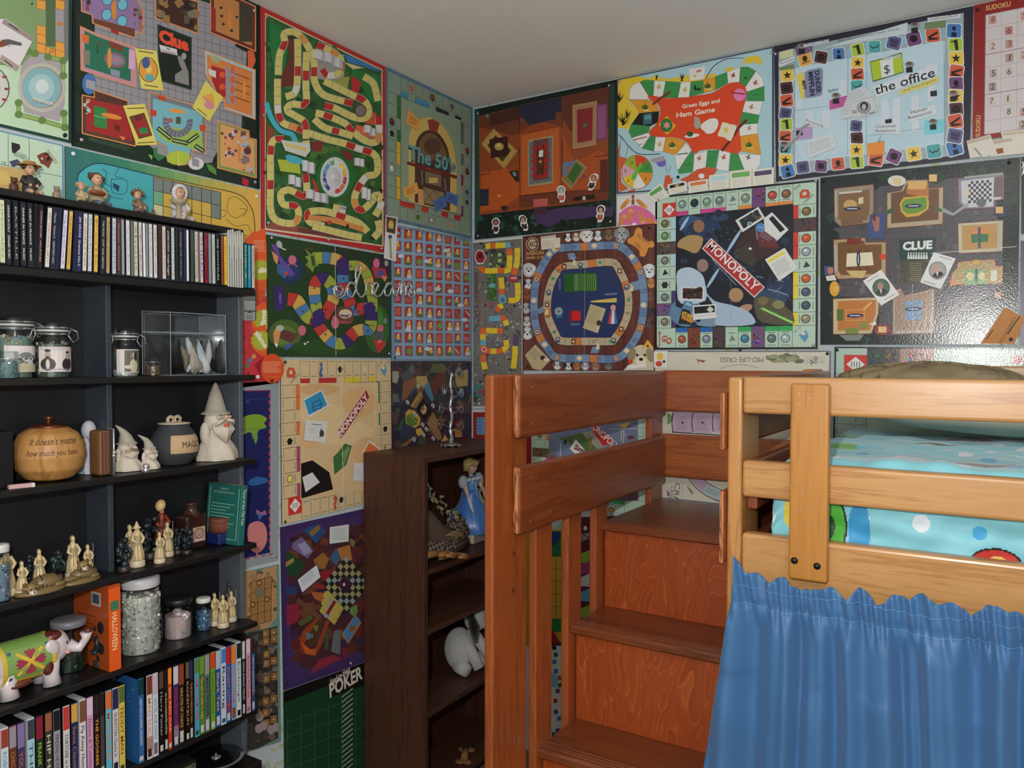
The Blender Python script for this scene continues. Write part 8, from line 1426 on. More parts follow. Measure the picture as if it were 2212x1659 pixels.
# tiger ornaments
def tiger(px, X, label, s_, head):
 c=at(px,S4,X,1270);t=empty('tiger_ornament',c,label,'ornament');m=MB((120,100,66));pt=lambda x,y,z:(c.x+x*s_,c.y+y*s_,c.z+z*s_)
 m.lathe([(0,.0005),(.05*s_,.0005),(.048*s_,.006*s_),(.03*s_,.012*s_),(0,.014*s_)],c,24,sx=.6,sy=1.05);m.ell(pt(0,.012,.018),(.02*s_,.034*s_,.016*s_),None,14,10);m.ell(pt(.014,-.026,.016),(.008*s_,.02*s_,.006*s_));m.ell(pt(.014,.03,.012),(.009*s_,.014*s_,.006*s_))
 for k in range(6):m.tube([pt(.019,-.005+k*.008,.012),pt(.012,-.003+k*.008,.029),pt(-.004,.0+k*.008,.034)],.0013*s_,5,(40,32,24))
 m.build('body',SATIN,t,True);hc=pt(.012,head[0],head[1]);m=MB((140,112,70));m.ell(hc,(.012*s_,.014*s_,.013*s_),None,12,8);q=Vector(hc)
 for sg in(1,-1):m.ell(q+Vector((-.002,sg*.010,.011))*s_,.0045*s_,(90,70,44));m.ell(q+Vector((.011,sg*.005,.003))*s_,.0018*s_,(20,18,16));m.tube([q+Vector((.006,sg*.012,.004))*s_,q+Vector((.009,sg*.010,-.006))*s_],.001*s_,5,(40,32,24))
 m.ell(q+Vector((.010,0,-.005))*s_,(.006*s_,.008*s_,.005*s_),(206,198,180));m.ell(q+Vector((.0155,0,-.003))*s_,.0018*s_,(50,30,26));m.build('head',SATIN,t,True)
tiger(88,.125,'flat sleeping tiger ornament at the left shelf edge',.95,(-.026,.012));tiger(171,.122,'tiger ornament with raised head nearest the divider',.85,(.004,.040))
# bottle, boxes, green book
c=at(414,S4,.06,1190);t=empty('brown_bottle',c,'dark brown square-shouldered bottle with a moon face label and cork','bottle');m=MB((52,32,28));m.box(c.x-.022,c.x+.022,c.y-.030,c.y+.030,S4+.0005,S4+.086);m.build('bottle_body',painted(.15,coat=.6,mott=.02,key='brown_glass'),t,bevel=.008,seg=3);m=MB((70,44,34));m.lathe([(.024,.080),(.014,.092),(.0125,.096),(.0125,.106),(.016,.109),(.016,.112),(.012,.1125)],c,22);m.build('bottle_neck',painted(.15,coat=.6,mott=.02),t,True)
m=MB((170,110,84));m.cyl(c+Vector((0,0,.1)),c+Vector((0,0,.111)),.0115,16);m.build('cork',MATTE,t,True)
m=MB((186,150,130));X=c.x+.0225;m.box(X-.001,X+.0004,c.y-.012,c.y+.022,S4+.018,S4+.054);q=Vector((X+.0006,c.y+.005,S4+.038));m.ell(q,(.0003,.0135,.0135),(120,90,80),20,6);m.ell(q+Vector((.0003,0,0)),(.0003,.0105,.0105),(176,150,136),20,6)
for sg in (1, -1): m.ell(q+Vector((.0007, sg*.004, .003)), (.0002, .002, .001), (90, 66, 60), 8, 4)
m.ell(q+Vector((.0007,0,-.004)),(.0002,.004,.0012),(120,70,64),8,4);m.box(X+.0003,X+.0006,c.y-.006,c.y+.014,S4+.021,S4+.024,(206,196,200));m.build('paper_label',PAPER,t)
c=at(479,S4,.075,1180);m=MB((30,40,100));m.box(c.x-.024,c.x+.028,c.y-.030,c.y+.026,S4+.0005,S4+.030);tag(m.build('blue_box',painted(.2,coat=.5),bevel=.005,seg=3),'shiny dark blue box under the round wooden one','box')
c.z=S4+.031;t=empty('round_wooden_box',c,'round reddish wooden box with a lid on top of the blue box','box');m=MB();m.lathe([(0,0),(.030,0),(.030,.022)],c,28,(124,66,46));m.build('box_body',MATTE,t,True);m=MB();m.lathe([(.031,.0225),(.0315,.024),(.0315,.033),(.030,.0345),(0,.0347)],c,28,(110,60,42));m.build('lid',MATTE,t,True)
yb=-1.187;t=empty('green_book',(.07,yb-.03,S4),'worn green paperback leaning on the shelf end beside the round box','book');m=MB();m.M=Matrix.Translation((.02,yb-.052,S4+.0025))@Matrix.Rotation(-.10,4,'X')
V=[(.004,.006,0),(.125,.012,0),(.125,.030,0),(.004,.026,0)];m.add([Vector(v)for v in V]+[Vector(v)+Vector((0,0,.148))for v in V],[(0,3,2,1),(4,5,6,7),(0,1,5,4),(1,2,6,5),(2,3,7,6),(3,0,4,7)],(30,104,96));m.add([Vector(v)+Vector((-.001,0,.1485))for v in V],[(0,1,2,3)],(190,184,160));M_=m.M;m.build('cover',painted(.5),t,bevel=.0008,seg=1)
m=MB((150,196,180));m.M=M_@Matrix.Translation((.004,.0058,0))@Matrix.Rotation(atan2(.006,.121),4,'Z')
def btxt(tx,x0,z,w_,h):vs,fs,bb=glyphs(tx,0);k=w_/(bb[1]-bb[0]);m.add([(x0+(v[0]-bb[0])*k,-.0005,z+v[1]*h/.72)for v in vs],fs,(176,206,190))
btxt('TAROT', .045, .134, .03, .005); btxt('OF THE OLD PATH', .022, .125, .075, .005)
for k in range(9): m.box(.015, .10-(k % 3)*.015, -.0005, 0, .098-k*.008, .0995-k*.008)
for x in (.008, .112): m.box(x, x+.0015, -.0005, 0, .012, .14)
m.box(.008,.113,-.0005,0,.012,.0135);m.build('cover_print',PAPER,t);m=MB((190,214,190));m.M=M_;spine_text(m,'Tarot of the Old Path',.1256,.021,.14,.05,.009,(200,220,190));m.build('spine_lettering',PAPER,t)
# ---------------------------------------------------------------- lowest shelves and the figurines on top
jar(at(304,S5,.082,1420),.047,.170,'largest jar, white lid, packed with clear crystal chips',[(190,190,180),(160,160,150),(214,214,206),(140,140,130)],0.136,.005,560,.8,cap=(206,206,212),seed=21)
jar(at(385,S5,.075,1390),.034,.094,'wide jar with a chrome lid ring holding lumps of rose quartz',[(196,170,170),(206,190,190),(150,170,160)],.056,.016,11,.86,cap=(30,30,32),seed=22)
jar(at(440,S5,.085,1370),.0195,.078,'small white-capped jar of blue stones right of the rose quartz jar',[(60,96,130),(90,140,160),(30,50,70),(160,180,180)],.048,.0045,90,.78,cap=(214,214,206),seed=23)
jar(at(150,S5,.054,1475),.037,.108,'dark jar with a threaded metal lid behind the ceramic elephant',[(40,56,46),(60,76,60),(30,40,40)],.05,.006,150,.84,cap=(120,122,128),seed=24)
jar(at(1,S4,.12,1290),.018,.108,'white-capped jar of blue-grey stones cut off by the left edge',[(110,130,150),(190,200,206),(50,60,74)],.07,.005,80,.8,cap=(206,206,206),seed=25)
yh=-1.562;m=MB((170,76,30));m.box(.015,.149,yh,yh+.026,S5+.0005,S5+.185);m.box(.149,.1496,yh,yh+.026,S5+.0005,S5+.178,(224,90,34));m.box(.149,.1499,yh+.004,yh+.022,S5+.13,S5+.15,(60,120,90))
m.box(.085,.12,yh-.0004,yh,S5+.135,S5+.165,(190,180,170));m.box(.09,.115,yh-.0007,yh,S5+.14,S5+.16,(70,80,100))
for z in (.09, .045): m.ell((.118, yh, S5+z), (.013, .0006, .014), (40, 40, 44), 16, 4)
for k in range(7): m.box(.03, .1-(k % 3)*.01, yh-.0005, yh, S5+.055+k*.009, S5+.057+k*.009, (120, 40, 24))
spine_text(m,'HALLOWEEN',.1500,yh+.013,S5+.125,S5+.045,.012,(240,214,160));tag(m.build('film_box',FGL),'orange film box lettered HALLOWEEN standing before the divider','film box')
# ceramic elephant
c=at(62,S5+.002,.094,1510);t=empty('ceramic_elephant',c,'glazed ceramic elephant with a green and red quilted blanket, lower left','ornament');P=lambda x,y,z:(c.x+x,c.y+y,c.z+z);WC,BR=(206,196,200),(96,44,34)
m=MB(WC);m.ell(P(0,-.01,.062),(.038,.062,.042),WC,22,14);m.ell(P(.004,.048,.072),(.030,.030,.034),WC,18,12)
for x,y in[(.02,.03),(-.018,.03),(.02,-.05),(-.018,-.05)]:m.tube([P(x,y,.05),P(x,y+.004,.02),P(x*1.1,y+.005,.001)],[.02,.015,.018],14)
m.tube([P(.02,.07,.070),P(.03,.088,.062),P(.034,.098,.078),P(.036,.098,.092)],[.014,.010,.008,.012],12);m.build('body',GLZ,t,True)
for q,r in(((.008,.040,.096),(.022,.022,.012)),((.032,.022,.046),(.010,.012,.020)),((.030,-.03,.026),(.010,.024,.008)),((.038,.1,.096),(.008,.007,.006))):m=MB(BR);m.ell(P(*q),r);m.build('brown_patch',GLZ,t,True)
m=MB(WC);m.ell(P(.034,.030,.078),(.007,.015,.019),None,14,10,Matrix.Rotation(.3,3,'X'));m.build('ear',GLZ,t,True);m=MB((40,44,60));m.ell(P(.034,.060,.082),(.002,.0018,.004));m.ell(P(.033,.062,.062),(.002,.006,.005),(214,160,160));m.build('face_paint',GLZ,t,True)
m=MB((110,150,70));bl=lambda u,v,o:P((.041+o)*cos(v),-.012+u*.046,.062+(.045+o)*sin(v));pat=lambda u,v,col,o,r,n=4,a=0:m.quad([bl(u+r*cos(a+6.283*k/n),v+r*1.1*sin(a+6.283*k/n),o)for k in range(n)],col)
for i in range(12):
 for j in range(12):
  u0,v0=-1.15+i*.18,-.75+j*.2;e=i in(0,11)or j==0;q=(206,176,60)if e else(126,160,84);m.quad([bl(u0,v0,0),bl(u0+.18,v0,0),bl(u0+.18,v0+.2,0),bl(u0,v0+.2,0)],q)
for a in(.78,2.36,3.93,5.5):m.quad([bl(-.05+.75*cos(a)+.07*cos(a+1.57*s_),.15+.75*sin(a)*.9+.07*sin(a+1.57*s_),.0012)for s_ in(1,-1)]+[bl(-.05+.07*cos(a-1.57*s_),.15+.07*sin(a-1.57*s_),.0012)for s_ in(1,-1)],(220,180,60))
for a in(0,1.57,3.14,4.71):m.quad([bl(-.05+r*cos(a+d),.15+r*.9*sin(a+d),.0018)for r,d in((.1,0),(.5,.45),(.62,.3),(.52,.15),(.64,0),(.52,-.15),(.62,-.3),(.5,-.45))],(160,50,70))
for u, v in ((.7, .72), (.7, -.42), (-.85, .7), (-.85, -.4)): pat(u, v, (60, 96, 110), .0018, .1, 4, .78)
m.build('quilted_blanket', GLZ, t, True)
# record player
c=Vector((.10,-1.262,.472));t=empty('record_player',(c.x,c.y,.30),'black record player with a dark disc on the lowest visible shelf','record player');m=MB((26,20,20));m.box(.016,.185,-1.345,-1.19,.3005,.462);m.build('plinth',painted(.35),t,bevel=.003);m=MB((14,14,15));m.lathe([(0,0),(.066,0),(.068,.003),(.066,.006),(.024,.006),(0,.006)],c,48);m.build('disc',painted(.12,coat=.5,mott=0),t,True)
m = MB((110, 100, 116));
for k in range(14):a,b=-1.1+k*.15,-.95+k*.15;m.quad([(c.x+r*cos(q),c.y+r*sin(q),c.z+.0065)for r,q in((.058,a),(.067,a),(.067,b),(.058,b))])
m.lathe([(.012,.0062),(.011,.008),(.003,.0085),(.002,.016),(0,.016)],c,20,(90,90,94));m.cyl(c-Vector((0,0,.0105)),c,.03,20,(20,20,22));m.build('spindle',STEEL,t,True)
c=Vector((.12,-1.369,0));m=MB((30,34,34));m.box(.03,.142,c.y-.05,c.y+.02,.3005,.52);m.box(.142,.1425,c.y-.04,c.y+.018,.44,.515,(96,96,80))
for k in range(60):r_=random.Random(k);m.ell((.1426,c.y-.037+r_.random()*.052,.44+r_.random()*.073),(.0004,.003,.0025),r_.choice([(60,60,50),(130,130,110),(90,96,84)]),6,4)
tag(m.build('picture_case',painted(.3)),'clear case with a pebbly picture insert left of the record player','case')
# resin figurines on the wall shelf
HZ = 1.7895; RS = painted(.5, mott=.12, key='painted_resin')
def child(t, c, s_, hair, top, leg, hat=None, turn=0.):
 P = lambda x, y, z: (c.x+x*s_, c.y+(y+turn*z)*s_, c.z+z*s_); sk = (206, 160, 130)
 m=MB(top);m.tube([P(0,0,.04),P(0,0,.2),P(0,0,.42),P(0,0,.56)],[.17*s_,.2*s_,.16*s_,.08*s_],14)
 for g in(1,-1):m.tube([P(0,g*.13,.5),P(.06,g*.22,.36),P(.2,g*.1,.27)],[.07*s_,.07*s_,.05*s_],8)
 m.build('dress',RS,t,True);m=MB(sk);m.ell(P(.02,0,.72),(.14*s_,.135*s_,.16*s_),sk,14,10);m.ell(P(.16,0,.70),(.02*s_,.02*s_,.02*s_));
 for g in(1,-1):m.ell(P(.145,g*.05,.74),(.014*s_,.018*s_,.022*s_),(50,56,80));m.tube([P(.05,g*.1,.1),P(.28,g*.14,.09),P(.4,g*.12,.05)],[.08*s_,.06*s_,.05*s_],8,leg);m.ell(P(.22,g*.09,.26),.045*s_)
 m.ell(P(.155, 0, .655), (.01*s_, .03*s_, .012*s_), (190, 90, 84)); m.build('face_and_limbs', RS, t, True)
 m = MB(hair); R_ = random.Random(int(s_*9999))
 for k in range(16): a = 1.2+k*.25; m.ell(P(.14*cos(a)-.01, .15*sin(a), .74+.1*R_.random()), .055*s_)
 m.ell(P(-.02, 0, .84), (.13*s_, .14*s_, .07*s_)); m.build('hair', RS, t, True)
 if hat=='straw':m=MB((176,130,70));m.lathe([(.27*s_,-.02*s_),(.3*s_,0),(.17*s_,.02*s_),(.15*s_,.1*s_),(0,.12*s_)],P(0,0,.84),26);m.build('straw_hat',painted(.8,bump=.5),t,True)
 if hat=='bonnet':m=MB((214,212,214));[m.ell(P(.03+.1*cos(a)*.3,.17*sin(a),.74+.17*cos(a)),.055*s_)for a in[k*.35 for k in range(18)]];m.ell(P(-.06,0,.74),(.13*s_,.17*s_,.18*s_));m.build('bonnet',RS,t,True)
def beast(t,c,s_,col,nm):m=MB(col);m.ell(c+Vector((0,0,.3*s_)),(.2*s_,.24*s_,.3*s_),None,12,8);m.ell(c+Vector((.05*s_,0,.68*s_)),(.16*s_,.17*s_,.17*s_),None,12,8);[m.ell(c+Vector((.03*s_,g*.13*s_,.82*s_)),.06*s_)for g in(1,-1)];m.ell(c+Vector((.2*s_,0,.64*s_)),(.07*s_,.07*s_,.05*s_));[m.ell(c+Vector((.19*s_,g*.05*s_,.72*s_)),.02*s_,(20,18,18))for g in(1,-1)];m.build(nm,RS,t,True)
def rock(t,c,r,sy,col,h=.009):m=MB(col);m.lathe([(0,.0005),(r,.0005),(r*.96,h*.6),(r*.6,h),(0,h)],c,20,sy=sy);m.build('rocky_base',painted(.7,bump=.6,bscale=120,mott=.25),t,True)
def fig(px,label,sy,X=.085):c=at(px,HZ,X,430);t=empty('resin_figurine',c,label,'figurine');rock(t,c,.026,sy,(120,108,96));return c,t
V3=Vector;c,t=fig(78,'resin child in a straw hat sitting between a bear and a pale calf',2.);child(t,c+V3((0,-.012,.006)),.072,(70,46,34),(50,46,46),(190,160,130),'straw');beast(t,c+V3((0,-.042,.006)),.036,(84,52,34),'bear');beast(t,c+V3((.008,.036,.004)),.034,(150,130,110),'calf')
c,t=fig(205,'resin girl in a cream blouse with a basket and a toddler beside her',1.9);child(t,c+V3((0,.004,.006)),.082,(96,60,40),(176,160,126),(86,96,110));child(t,c+V3((.008,-.034,.005)),.052,(190,150,110),(186,170,130),(60,50,50));m=MB((130,70,36));m.ell(c+V3((.024,-.008,.032)),(.009,.019,.006));m.build('basket',RS,t,True)
c,t=fig(302,'resin child in a brown ragged hat hunched over by the wall shelf middle',1.5);child(t,c+V3((0,0,.004)),.062,(110,84,56),(130,104,84),(70,50,46),None,-.15);beast(t,c+V3((.006,.028,.003)),.022,(110,84,60),'small_animal');m=MB((120,94,60));[m.tube([c+V3((0,-.01+.004*k,.05)),c+V3((0,-.018+.007*k,.068-abs(k-2)*.004))],[.006,.001],6)for k in range(5)];m.build('leafy_hat',RS,t,True)
c,t=fig(382,'resin child in a white fur hood leaning on a stone birdbath',1.3,.075);child(t,c+V3((0,.006,.006)),.094,(120,70,40),(214,212,214),(190,180,166),'bonnet');m=MB((170,156,130));m.lathe([(.010,0),(.007,.004),(.0055,.02),(.0065,.032),(.015,.036),(.019,.044),(.015,.043),(0,.041)],c+V3((.026,-.014,.008)),22);m.build('birdbath',MATTE,t,True)
# ---------------------------------------------------------------- wire word on the wall
def wire(P,X,r):return[(X+(.004 if i%9==4 else 0),on(0,X,540+x/4.148,480+y/4.148).y,on(0,X,540+x/4.148,480+y/4.148).z)for i,(x,y)in enumerate(catmull(P,6))]
m=MB();m.tube(wire([(800,628),(776,612),(780,580),(815,578),(830,610),(800,655),(758,630),(748,600),(770,570),(755,640),(790,678),(835,660),(865,590),(890,545),(925,545),(945,570),(905,545),(870,590),(880,655),(915,668),(940,620),(962,520),(990,420),(975,382),(950,430),(945,560),(965,640),(1000,672),(1035,620),(1045,545),(1080,548),(1092,600),(1100,650),(1130,610),(1145,555),(1118,545),(1098,600),(1120,660),(1165,655),(1210,590),(1250,545),(1275,560),(1230,545),(1208,600),(1215,655),(1250,650),(1280,570),(1285,640),(1315,655),(1335,560),(1350,545),(1352,650),(1362,590),(1382,545),(1394,600),(1392,655),(1405,580),(1428,540),(1440,600),(1420,650),(1440,672),(1470,650),(1468,605),(1435,600),(1440,640)],.016,0),0.0033,8)
tag(m.build('wire_word_sign',metal('bright_wire',(206,208,212),.35),None,True),'silver wire sign spelling dream over the green rainbow-path board','sign')
# ---------------------------------------------------------------- on and in the brown bookcase
c=Vector((.143,-.335,1.172));t=empty('photo_tree',c,'silver metal tree stand hung with small oval photo frames','photo holder');TM=metal('aged_silver',(150,148,146),.4)
m=MB();m.lathe([(0,.004),(.030,.004),(.034,.006),(.02,.010),(.008,.014),(.006,.03)],c,24);[m.ell(c+Vector((.033*cos(k*.785),.033*sin(k*.785),.004)),.0045)for k in range(8)];m.build('footed_base',TM,t,True)
m=MB();m.tube([c+Vector((.003*sin(k*1.1),.003*cos(k*1.1),.012+k*.0135))for k in range(19)],[.0058-.00012*k+.001*(k%2)for k in range(19)],8);m.build('twisted_trunk',STEEL,t,True)
m=MB();FRM=[(992,833,(90,120,160),(60,70,110)),(960,842,(40,40,44),(190,190,190)),(997,848,(120,170,180),(60,90,170)),(954,882,(40,54,50),(60,70,60)),(996,882,(140,60,50),(60,60,100)),(949,918,(70,40,34),(110,60,50)),(997,918,(50,50,60),(90,60,50))]
FRM[0] = (992, 802, (90, 120, 160), (60, 70, 110)); FR3 = [(on(0, .15, x, y), a, b) for x, y, a, b in FRM]
for q,a,b in FR3:m.tube([(c.x,c.y,q.z-.02),(c.x+.01,(c.y+q.y)/2,q.z-.008),(q.x-.003,q.y,q.z+.012)],[.002,.0016,.0012],6);[m.ell((c.x+.006*k,(c.y*k+q.y*(3-k))/3,q.z-.004+.004*k),(.003,.0045,.003))for k in range(3)]
for k in range(9):a=k*.7;m.tube([c+Vector((0,0,.2+k*.008)),c+Vector((.012*cos(a),.016*sin(a),.222+k*.008))],[.0015,.0004],5)
m.build('branches', TM, t, True)
for q, a, b in FR3:
 m=MB();m=MB((220,220,222));m.tube([(q.x,q.y+.0125*cos(k*.35),q.z+.0165*sin(k*.35))for k in range(19)],.0017,6);f=m.build('oval_frame',TM,t,True);m=MB(a);m.ell(q,(.0008,.012,.016),a,20,6);m.ell(q+Vector((.0006,0,-.006)),(.0006,.007,.008),b,12,6);m.ell(q+Vector((.0008,0,.004)),(.0006,.0035,.005),(190,150,130),12,6);m.build('photo',PAPER,f,True)
SATB = painted(.3, sheen=.3, mott=.08, key='blue_satin'); SKN = painted(.45, mott=.02, key='porcelain')
c=Vector((.125,-.19,.8175));t=empty('dress_doll',c,'fair-haired porcelain doll in a long blue satin dress on the top inner shelf','doll');P=lambda x,y,z:(c.x+x,c.y+y,c.z+z)
m=MB((206,196,170));m.box(c.x-.06,c.x+.05,c.y-.055,c.y+.10,c.z,c.z+.034);st_=MB((70,50,54));[st_.box(c.x+.05,c.x+.0506,c.y-.055,c.y+.10,c.z+.003+k*.007,c.z+.006+k*.007)for k in range(5)]
f=tag(m.build('folded_cloth',CLOTH,bevel=.004),'folded cream cloth with dark stripes under the blue dress doll','cloth');st_.build('stripe',CLOTH,f);c.z+=.035;P=lambda x,y,z:(c.x+x*1.25,c.y+y*1.28,c.z+z*1.0-.004)
m=MB((70,120,190));robe(m,c,.085,.15,(64,116,190),9,fold=.14);robe(m,c+Vector((.004,0,.035)),.062,.11,(110,150,200),7,fold=.2);m.build('skirt',SATB,t,True);m=MB((90,140,196));m.tube([P(0,0,.125),P(.003,0,.15),P(.005,0,.185),P(0,0,.20)],[.019,.017,.026,.02],16);[m.tube([P(.03,g*.02,.185),P(.026,g*.006,.14),P(.045,g*.004,.11)],.0016,6,(190,180,130))for g in(1,-1)];m.build('bodice',SATB,t,True)
m=MB((206,170,156));m.ell(P(.002,0,.235),(.021,.020,.026),None,16,12);m.tube([P(0,0,.195),P(0,0,.22)],.008,10);m.ell(P(.019,0,.232),.0028);[m.ell(P(.017,g*.007,.239),(.002,.004,.0012),(70,50,50))for g in(1,-1)];m.ell(P(.0175,0,.2235),(.002,.004,.0016),(170,40,50));[m.tube([P(0,g*.028,.19),P(.01,g*.038,.16),P(.02,g*.04,.135)],[.009,.008,.006],10)for g in(1,-1)];m.build('head_and_arms',SKN,t,True)
m=MB((196,196,206));[m.tube([P(.02,g*.04,.135),P(.03,g*.040,.10),P(.036,g*.036,.078)],[.007,.006,.004],10)or m.ell(P(.04,g*.035,.068),(.005,.006,.011))or[m.tube([P(.041,g*.035+(k-1.5)*.003,.062),P(.043,g*.035+(k-1.5)*.0035,.052)],[.0016,.001],5)for k in range(4)]or m.tube([P(.04,g*.035-g*.006,.07),P(.045,g*.035-g*.009,.062)],.0015,5)for g in(1,-1)];m.build('long_gloves',SKN,t,True)
m=MB((206,210,214));[m.ell(P(.022*cos(a),.034*sin(a),.19+.006*cos(a)),(.008,.009,.006))for a in[k*.45 for k in range(14)]];[m.ell(P(0,g*.038,.186),(.018,.019,.024),(170,180,190))for g in(1,-1)];m.build('lace_collar',CLOTH,t,True);m=MB((196,170,110));[m.tube([P(.004,.0,.262),P(.02*cos(a)+.002,.021*sin(a),.252),P(.019*cos(a),.02*sin(a),.240 if abs(a)<1.2 else .222)],[.006,.0055,.003],6)for a in[-3.1+k*.27 for k in range(24)]];m.ell(P(-.006,0,.252),(.022,.024,.021));m.build('hair',painted(.35,bump=.3,key='doll_hair'),t,True);m=MB((110,130,170));m.tube([(c.x+.0088*cos(k*.5),c.y+.0088*sin(k*.5),c.z+.212)for k in range(14)],.0016,6);m.build('choker',SATIN,t,True)
# cloth scarecrow and two wooden hands
c=Vector((.16,-.44,.828));t=empty('cloth_scarecrow',c,'patchwork cloth scarecrow with raffia hair slumped on the upper inner shelf','doll');P=lambda x,y,z:(c.x+x,c.y+y*1.15,c.z+z*1.25)
def chk(name, col1, col2, sc):
 m_,nt,p=nodes(name);tc=N(nt,'ShaderNodeTexCoord');ck=N(nt,'ShaderNodeTexChecker');ck.inputs['Scale'].default_value=sc;ck.inputs[1].default_value=lin(col1);ck.inputs[2].default_value=lin(col2);mp=N(nt,'ShaderNodeMapping');mp.inputs['Rotation'].default_value=(.7,.2,.3);nt.links.new(tc.outputs['Object'],mp.inputs[0]);nt.links.new(mp.outputs[0],ck.inputs[0]);nt.links.new(ck.outputs[0],p.inputs['Base Color']);p.inputs['Roughness'].default_value=.9;return m_
m=MB();m.tube([P(-.02,-.11,.13),P(0,-.07,.09),P(.02,-.02,.045),P(.04,.04,.03)],[.036,.05,.044,.036],16);m.build('small_check_coat',chk('fine_brown_check',(110,90,66),(56,46,50),260),t,True)
m=MB();m.tube([P(.03,-.1,.03),P(.05,-.02,.02),P(.05,.07,.022)],[.026,.03,.028],14);m.tube([P(.0,.02,.03),P(.02,.07,.05),P(.0,.10,.065),P(.03,.11,.03)],[.028,.036,.03,.02],14);m.build('large_check_trousers',chk('big_blue_check',(130,106,80),(34,34,50),95),t,True)
m = MB((120, 124, 84)); R_ = random.Random(4)
for k in range(46):u=k/46;q=P(.02+R_.uniform(-.012,.02),-.11+u*.2,.20-u*.13+R_.uniform(-.014,.014));a=R_.random()*6;m.tube([q,(q[0]+.008,q[1]+.012*cos(a),q[2]+.012*sin(a))],[.006,.001],4,R_.choice([(120,124,84),(150,150,104),(96,100,66)]))
m.build('leaf_garland',CLOTH,t);m=MB((170,134,84));[m.tube([P(.055,-.03+R_.uniform(-.01,.01),.05),P(.07,-.01+.05*R_.random(),.045+.02*R_.random()),P(.07,.0+.08*R_.random(),.02+.03*R_.random())],.0008,4)for k in range(34)];m.ell(P(.05,.01,.034),(.018,.02,.016),(176,140,90));m.build('raffia_tuft',CLOTH,t,True);m=MB((140,50,54));m.ell(P(.06,.055,.028),(.012,.024,.018));m.build('red_patch',chk('red_check',(150,56,60),(110,34,40),300),t,True)
for i,(px,py,X,lab)in enumerate([(958,1200,.262,'tan wooden mannequin hand hanging over the shelf edge, nearer the side panel'),(985,1203,.268,'tan wooden mannequin hand beside the other, fingers spread further along')]):
 q=on(0,X,px,py);t=empty('wooden_hand',q,lab,'mannequin hand');q=q+Vector((0,0,.004));H=lambda a,b,z=0:(q.x+b,q.y+a,q.z+z);m=MB((150,104,60));m.tube([H(-.075+i*.02,-.03,.004),H(-.04,-.022,.005),H(-.018,-.012,.004)],[.013,.012,.011],12);m.ell(H(0,-.004,0),(.018,.024,.010),None,16,10)
 for k,L_ in enumerate((.036,.042,.040,.033)):b=-.014+k*.009;m.tube([H(.014,b*.9,0),H(.014+L_*.5,b*1.3,.0-.002),H(.014+L_,b*1.6,-.009-k*.001)],[.0058,.005,.0036],8)
 m.tube([H(-.008,.014,0),H(.008,.026,-.004),H(.026,.030,-.010)],[.0065,.0055,.004],8);m.build('hand',painted(.4,mott=.1),t,True)
c=Vector((.15,-.262,.381));t=empty('plush_dog',c,'white plush dog with long black ears sitting on the third inner shelf','soft toy');P=lambda x,y,z:(c.x+x,c.y+y,c.z+z);FUR=painted(.95,bump=1.,bscale=400,sheen=.5,key='plush_fur')
m=MB((196,196,196));m.ell(P(-.01,-.02,.07),(.055,.05,.075),None,20,14);m.ell(P(.02,.035,.17),(.042,.04,.048),None,18,12);m.ell(P(.045,.05,.155),(.03,.024,.022));[m.tube([P(.0,g*.03,.13),P(.045,g*.035+.01,.07),P(.075,g*.04+.02,.018)],[.022,.02,.02],12)for g in(1,-1)];[m.tube([P(0,g*.045,.02),P(.05,g*.06,.018)],[.026,.022],12)for g in(1,-1)];m.build('body',FUR,t,True)
m=MB((16,16,18));[MB((16,16,18)).tube([P(.02,.035+g*.035,.2),P(.045,.035+g*.042,.15),P(.05,.035+g*.04,.10)],[.012,.02,.008],12).build('ear',FUR,t,True)for g in(1,-1)];m.ell(P(.076,.052,.158),.008);m.build('nose',FUR,t,True)
m=MB((134,96,56));c=Vector((.2,-.335,.101));m.cyl(c+Vector((.02,-.03,.0125)),c+Vector((-.02,.034,.0125)),.012,12);[m.ell(c+Vector((x*1.6,y*1.4,.006)),(.017,.014,.006))for x,y in((.02,-.022),(.006,-.03),(-.02,.024),(-.004,.032))];tag(m.build('bone_biscuit',MATTE,None,True),'tan bone-shaped biscuit on the bottom shelf of the brown bookcase','dog biscuit')
# ---------------------------------------------------------------- bedding
def sheet(name, X0, X1, nx, ny, prof, colf, mat, dis):
 vs = []; fs = []; m = MB((110, 190, 206))
 for j in range(ny+1):
  for i in range(nx+1):x=X0+(X1-X0)*i/nx;y,z,ny_,nz_=prof(j/ny,x);d=dis(x,j/ny);vs.append((x,y+ny_*d,z+nz_*d))
 m.v = [Vector(v) for v in vs]
 for j in range(ny):
  for i in range(nx):m.f.append([j*(nx+1)+i,j*(nx+1)+i+1,(j+1)*(nx+1)+i+1,(j+1)*(nx+1)+i]);p=m.v[m.f[-1][0]];m.c.append(lin(colf(p)));m.m.append(0)
 return m
def cprof(t_, x):   # up the front, over the rounded edge, back to the wall side
 e = min(1, max(0, (x-1.352)/.05)); e = sqrt(max(0, 1-(1-e)**2)); top = 1.20+.072*e
 if t_ < .35: return (-.868, 1.057+(top-.03-1.057)*t_/.35, -1, 0)
 if t_ < .45: a = (t_-.35)/.10*pi/2; return (-.838-.03*cos(a), top-.03+.03*sin(a), -cos(a), sin(a))
 return (-.838+.74*(t_-.45)/.55, top, 0, 1)
def cdis(x,t_):f=1 if t_<.45 else .55;return f*(.0045*sin(x*26+t_*22)+.003*sin(x*61-t_*31+2)+.002*sin(x*13+t_*70))+(.003*sin(t_*90+x*5)if t_>.5 else 0)
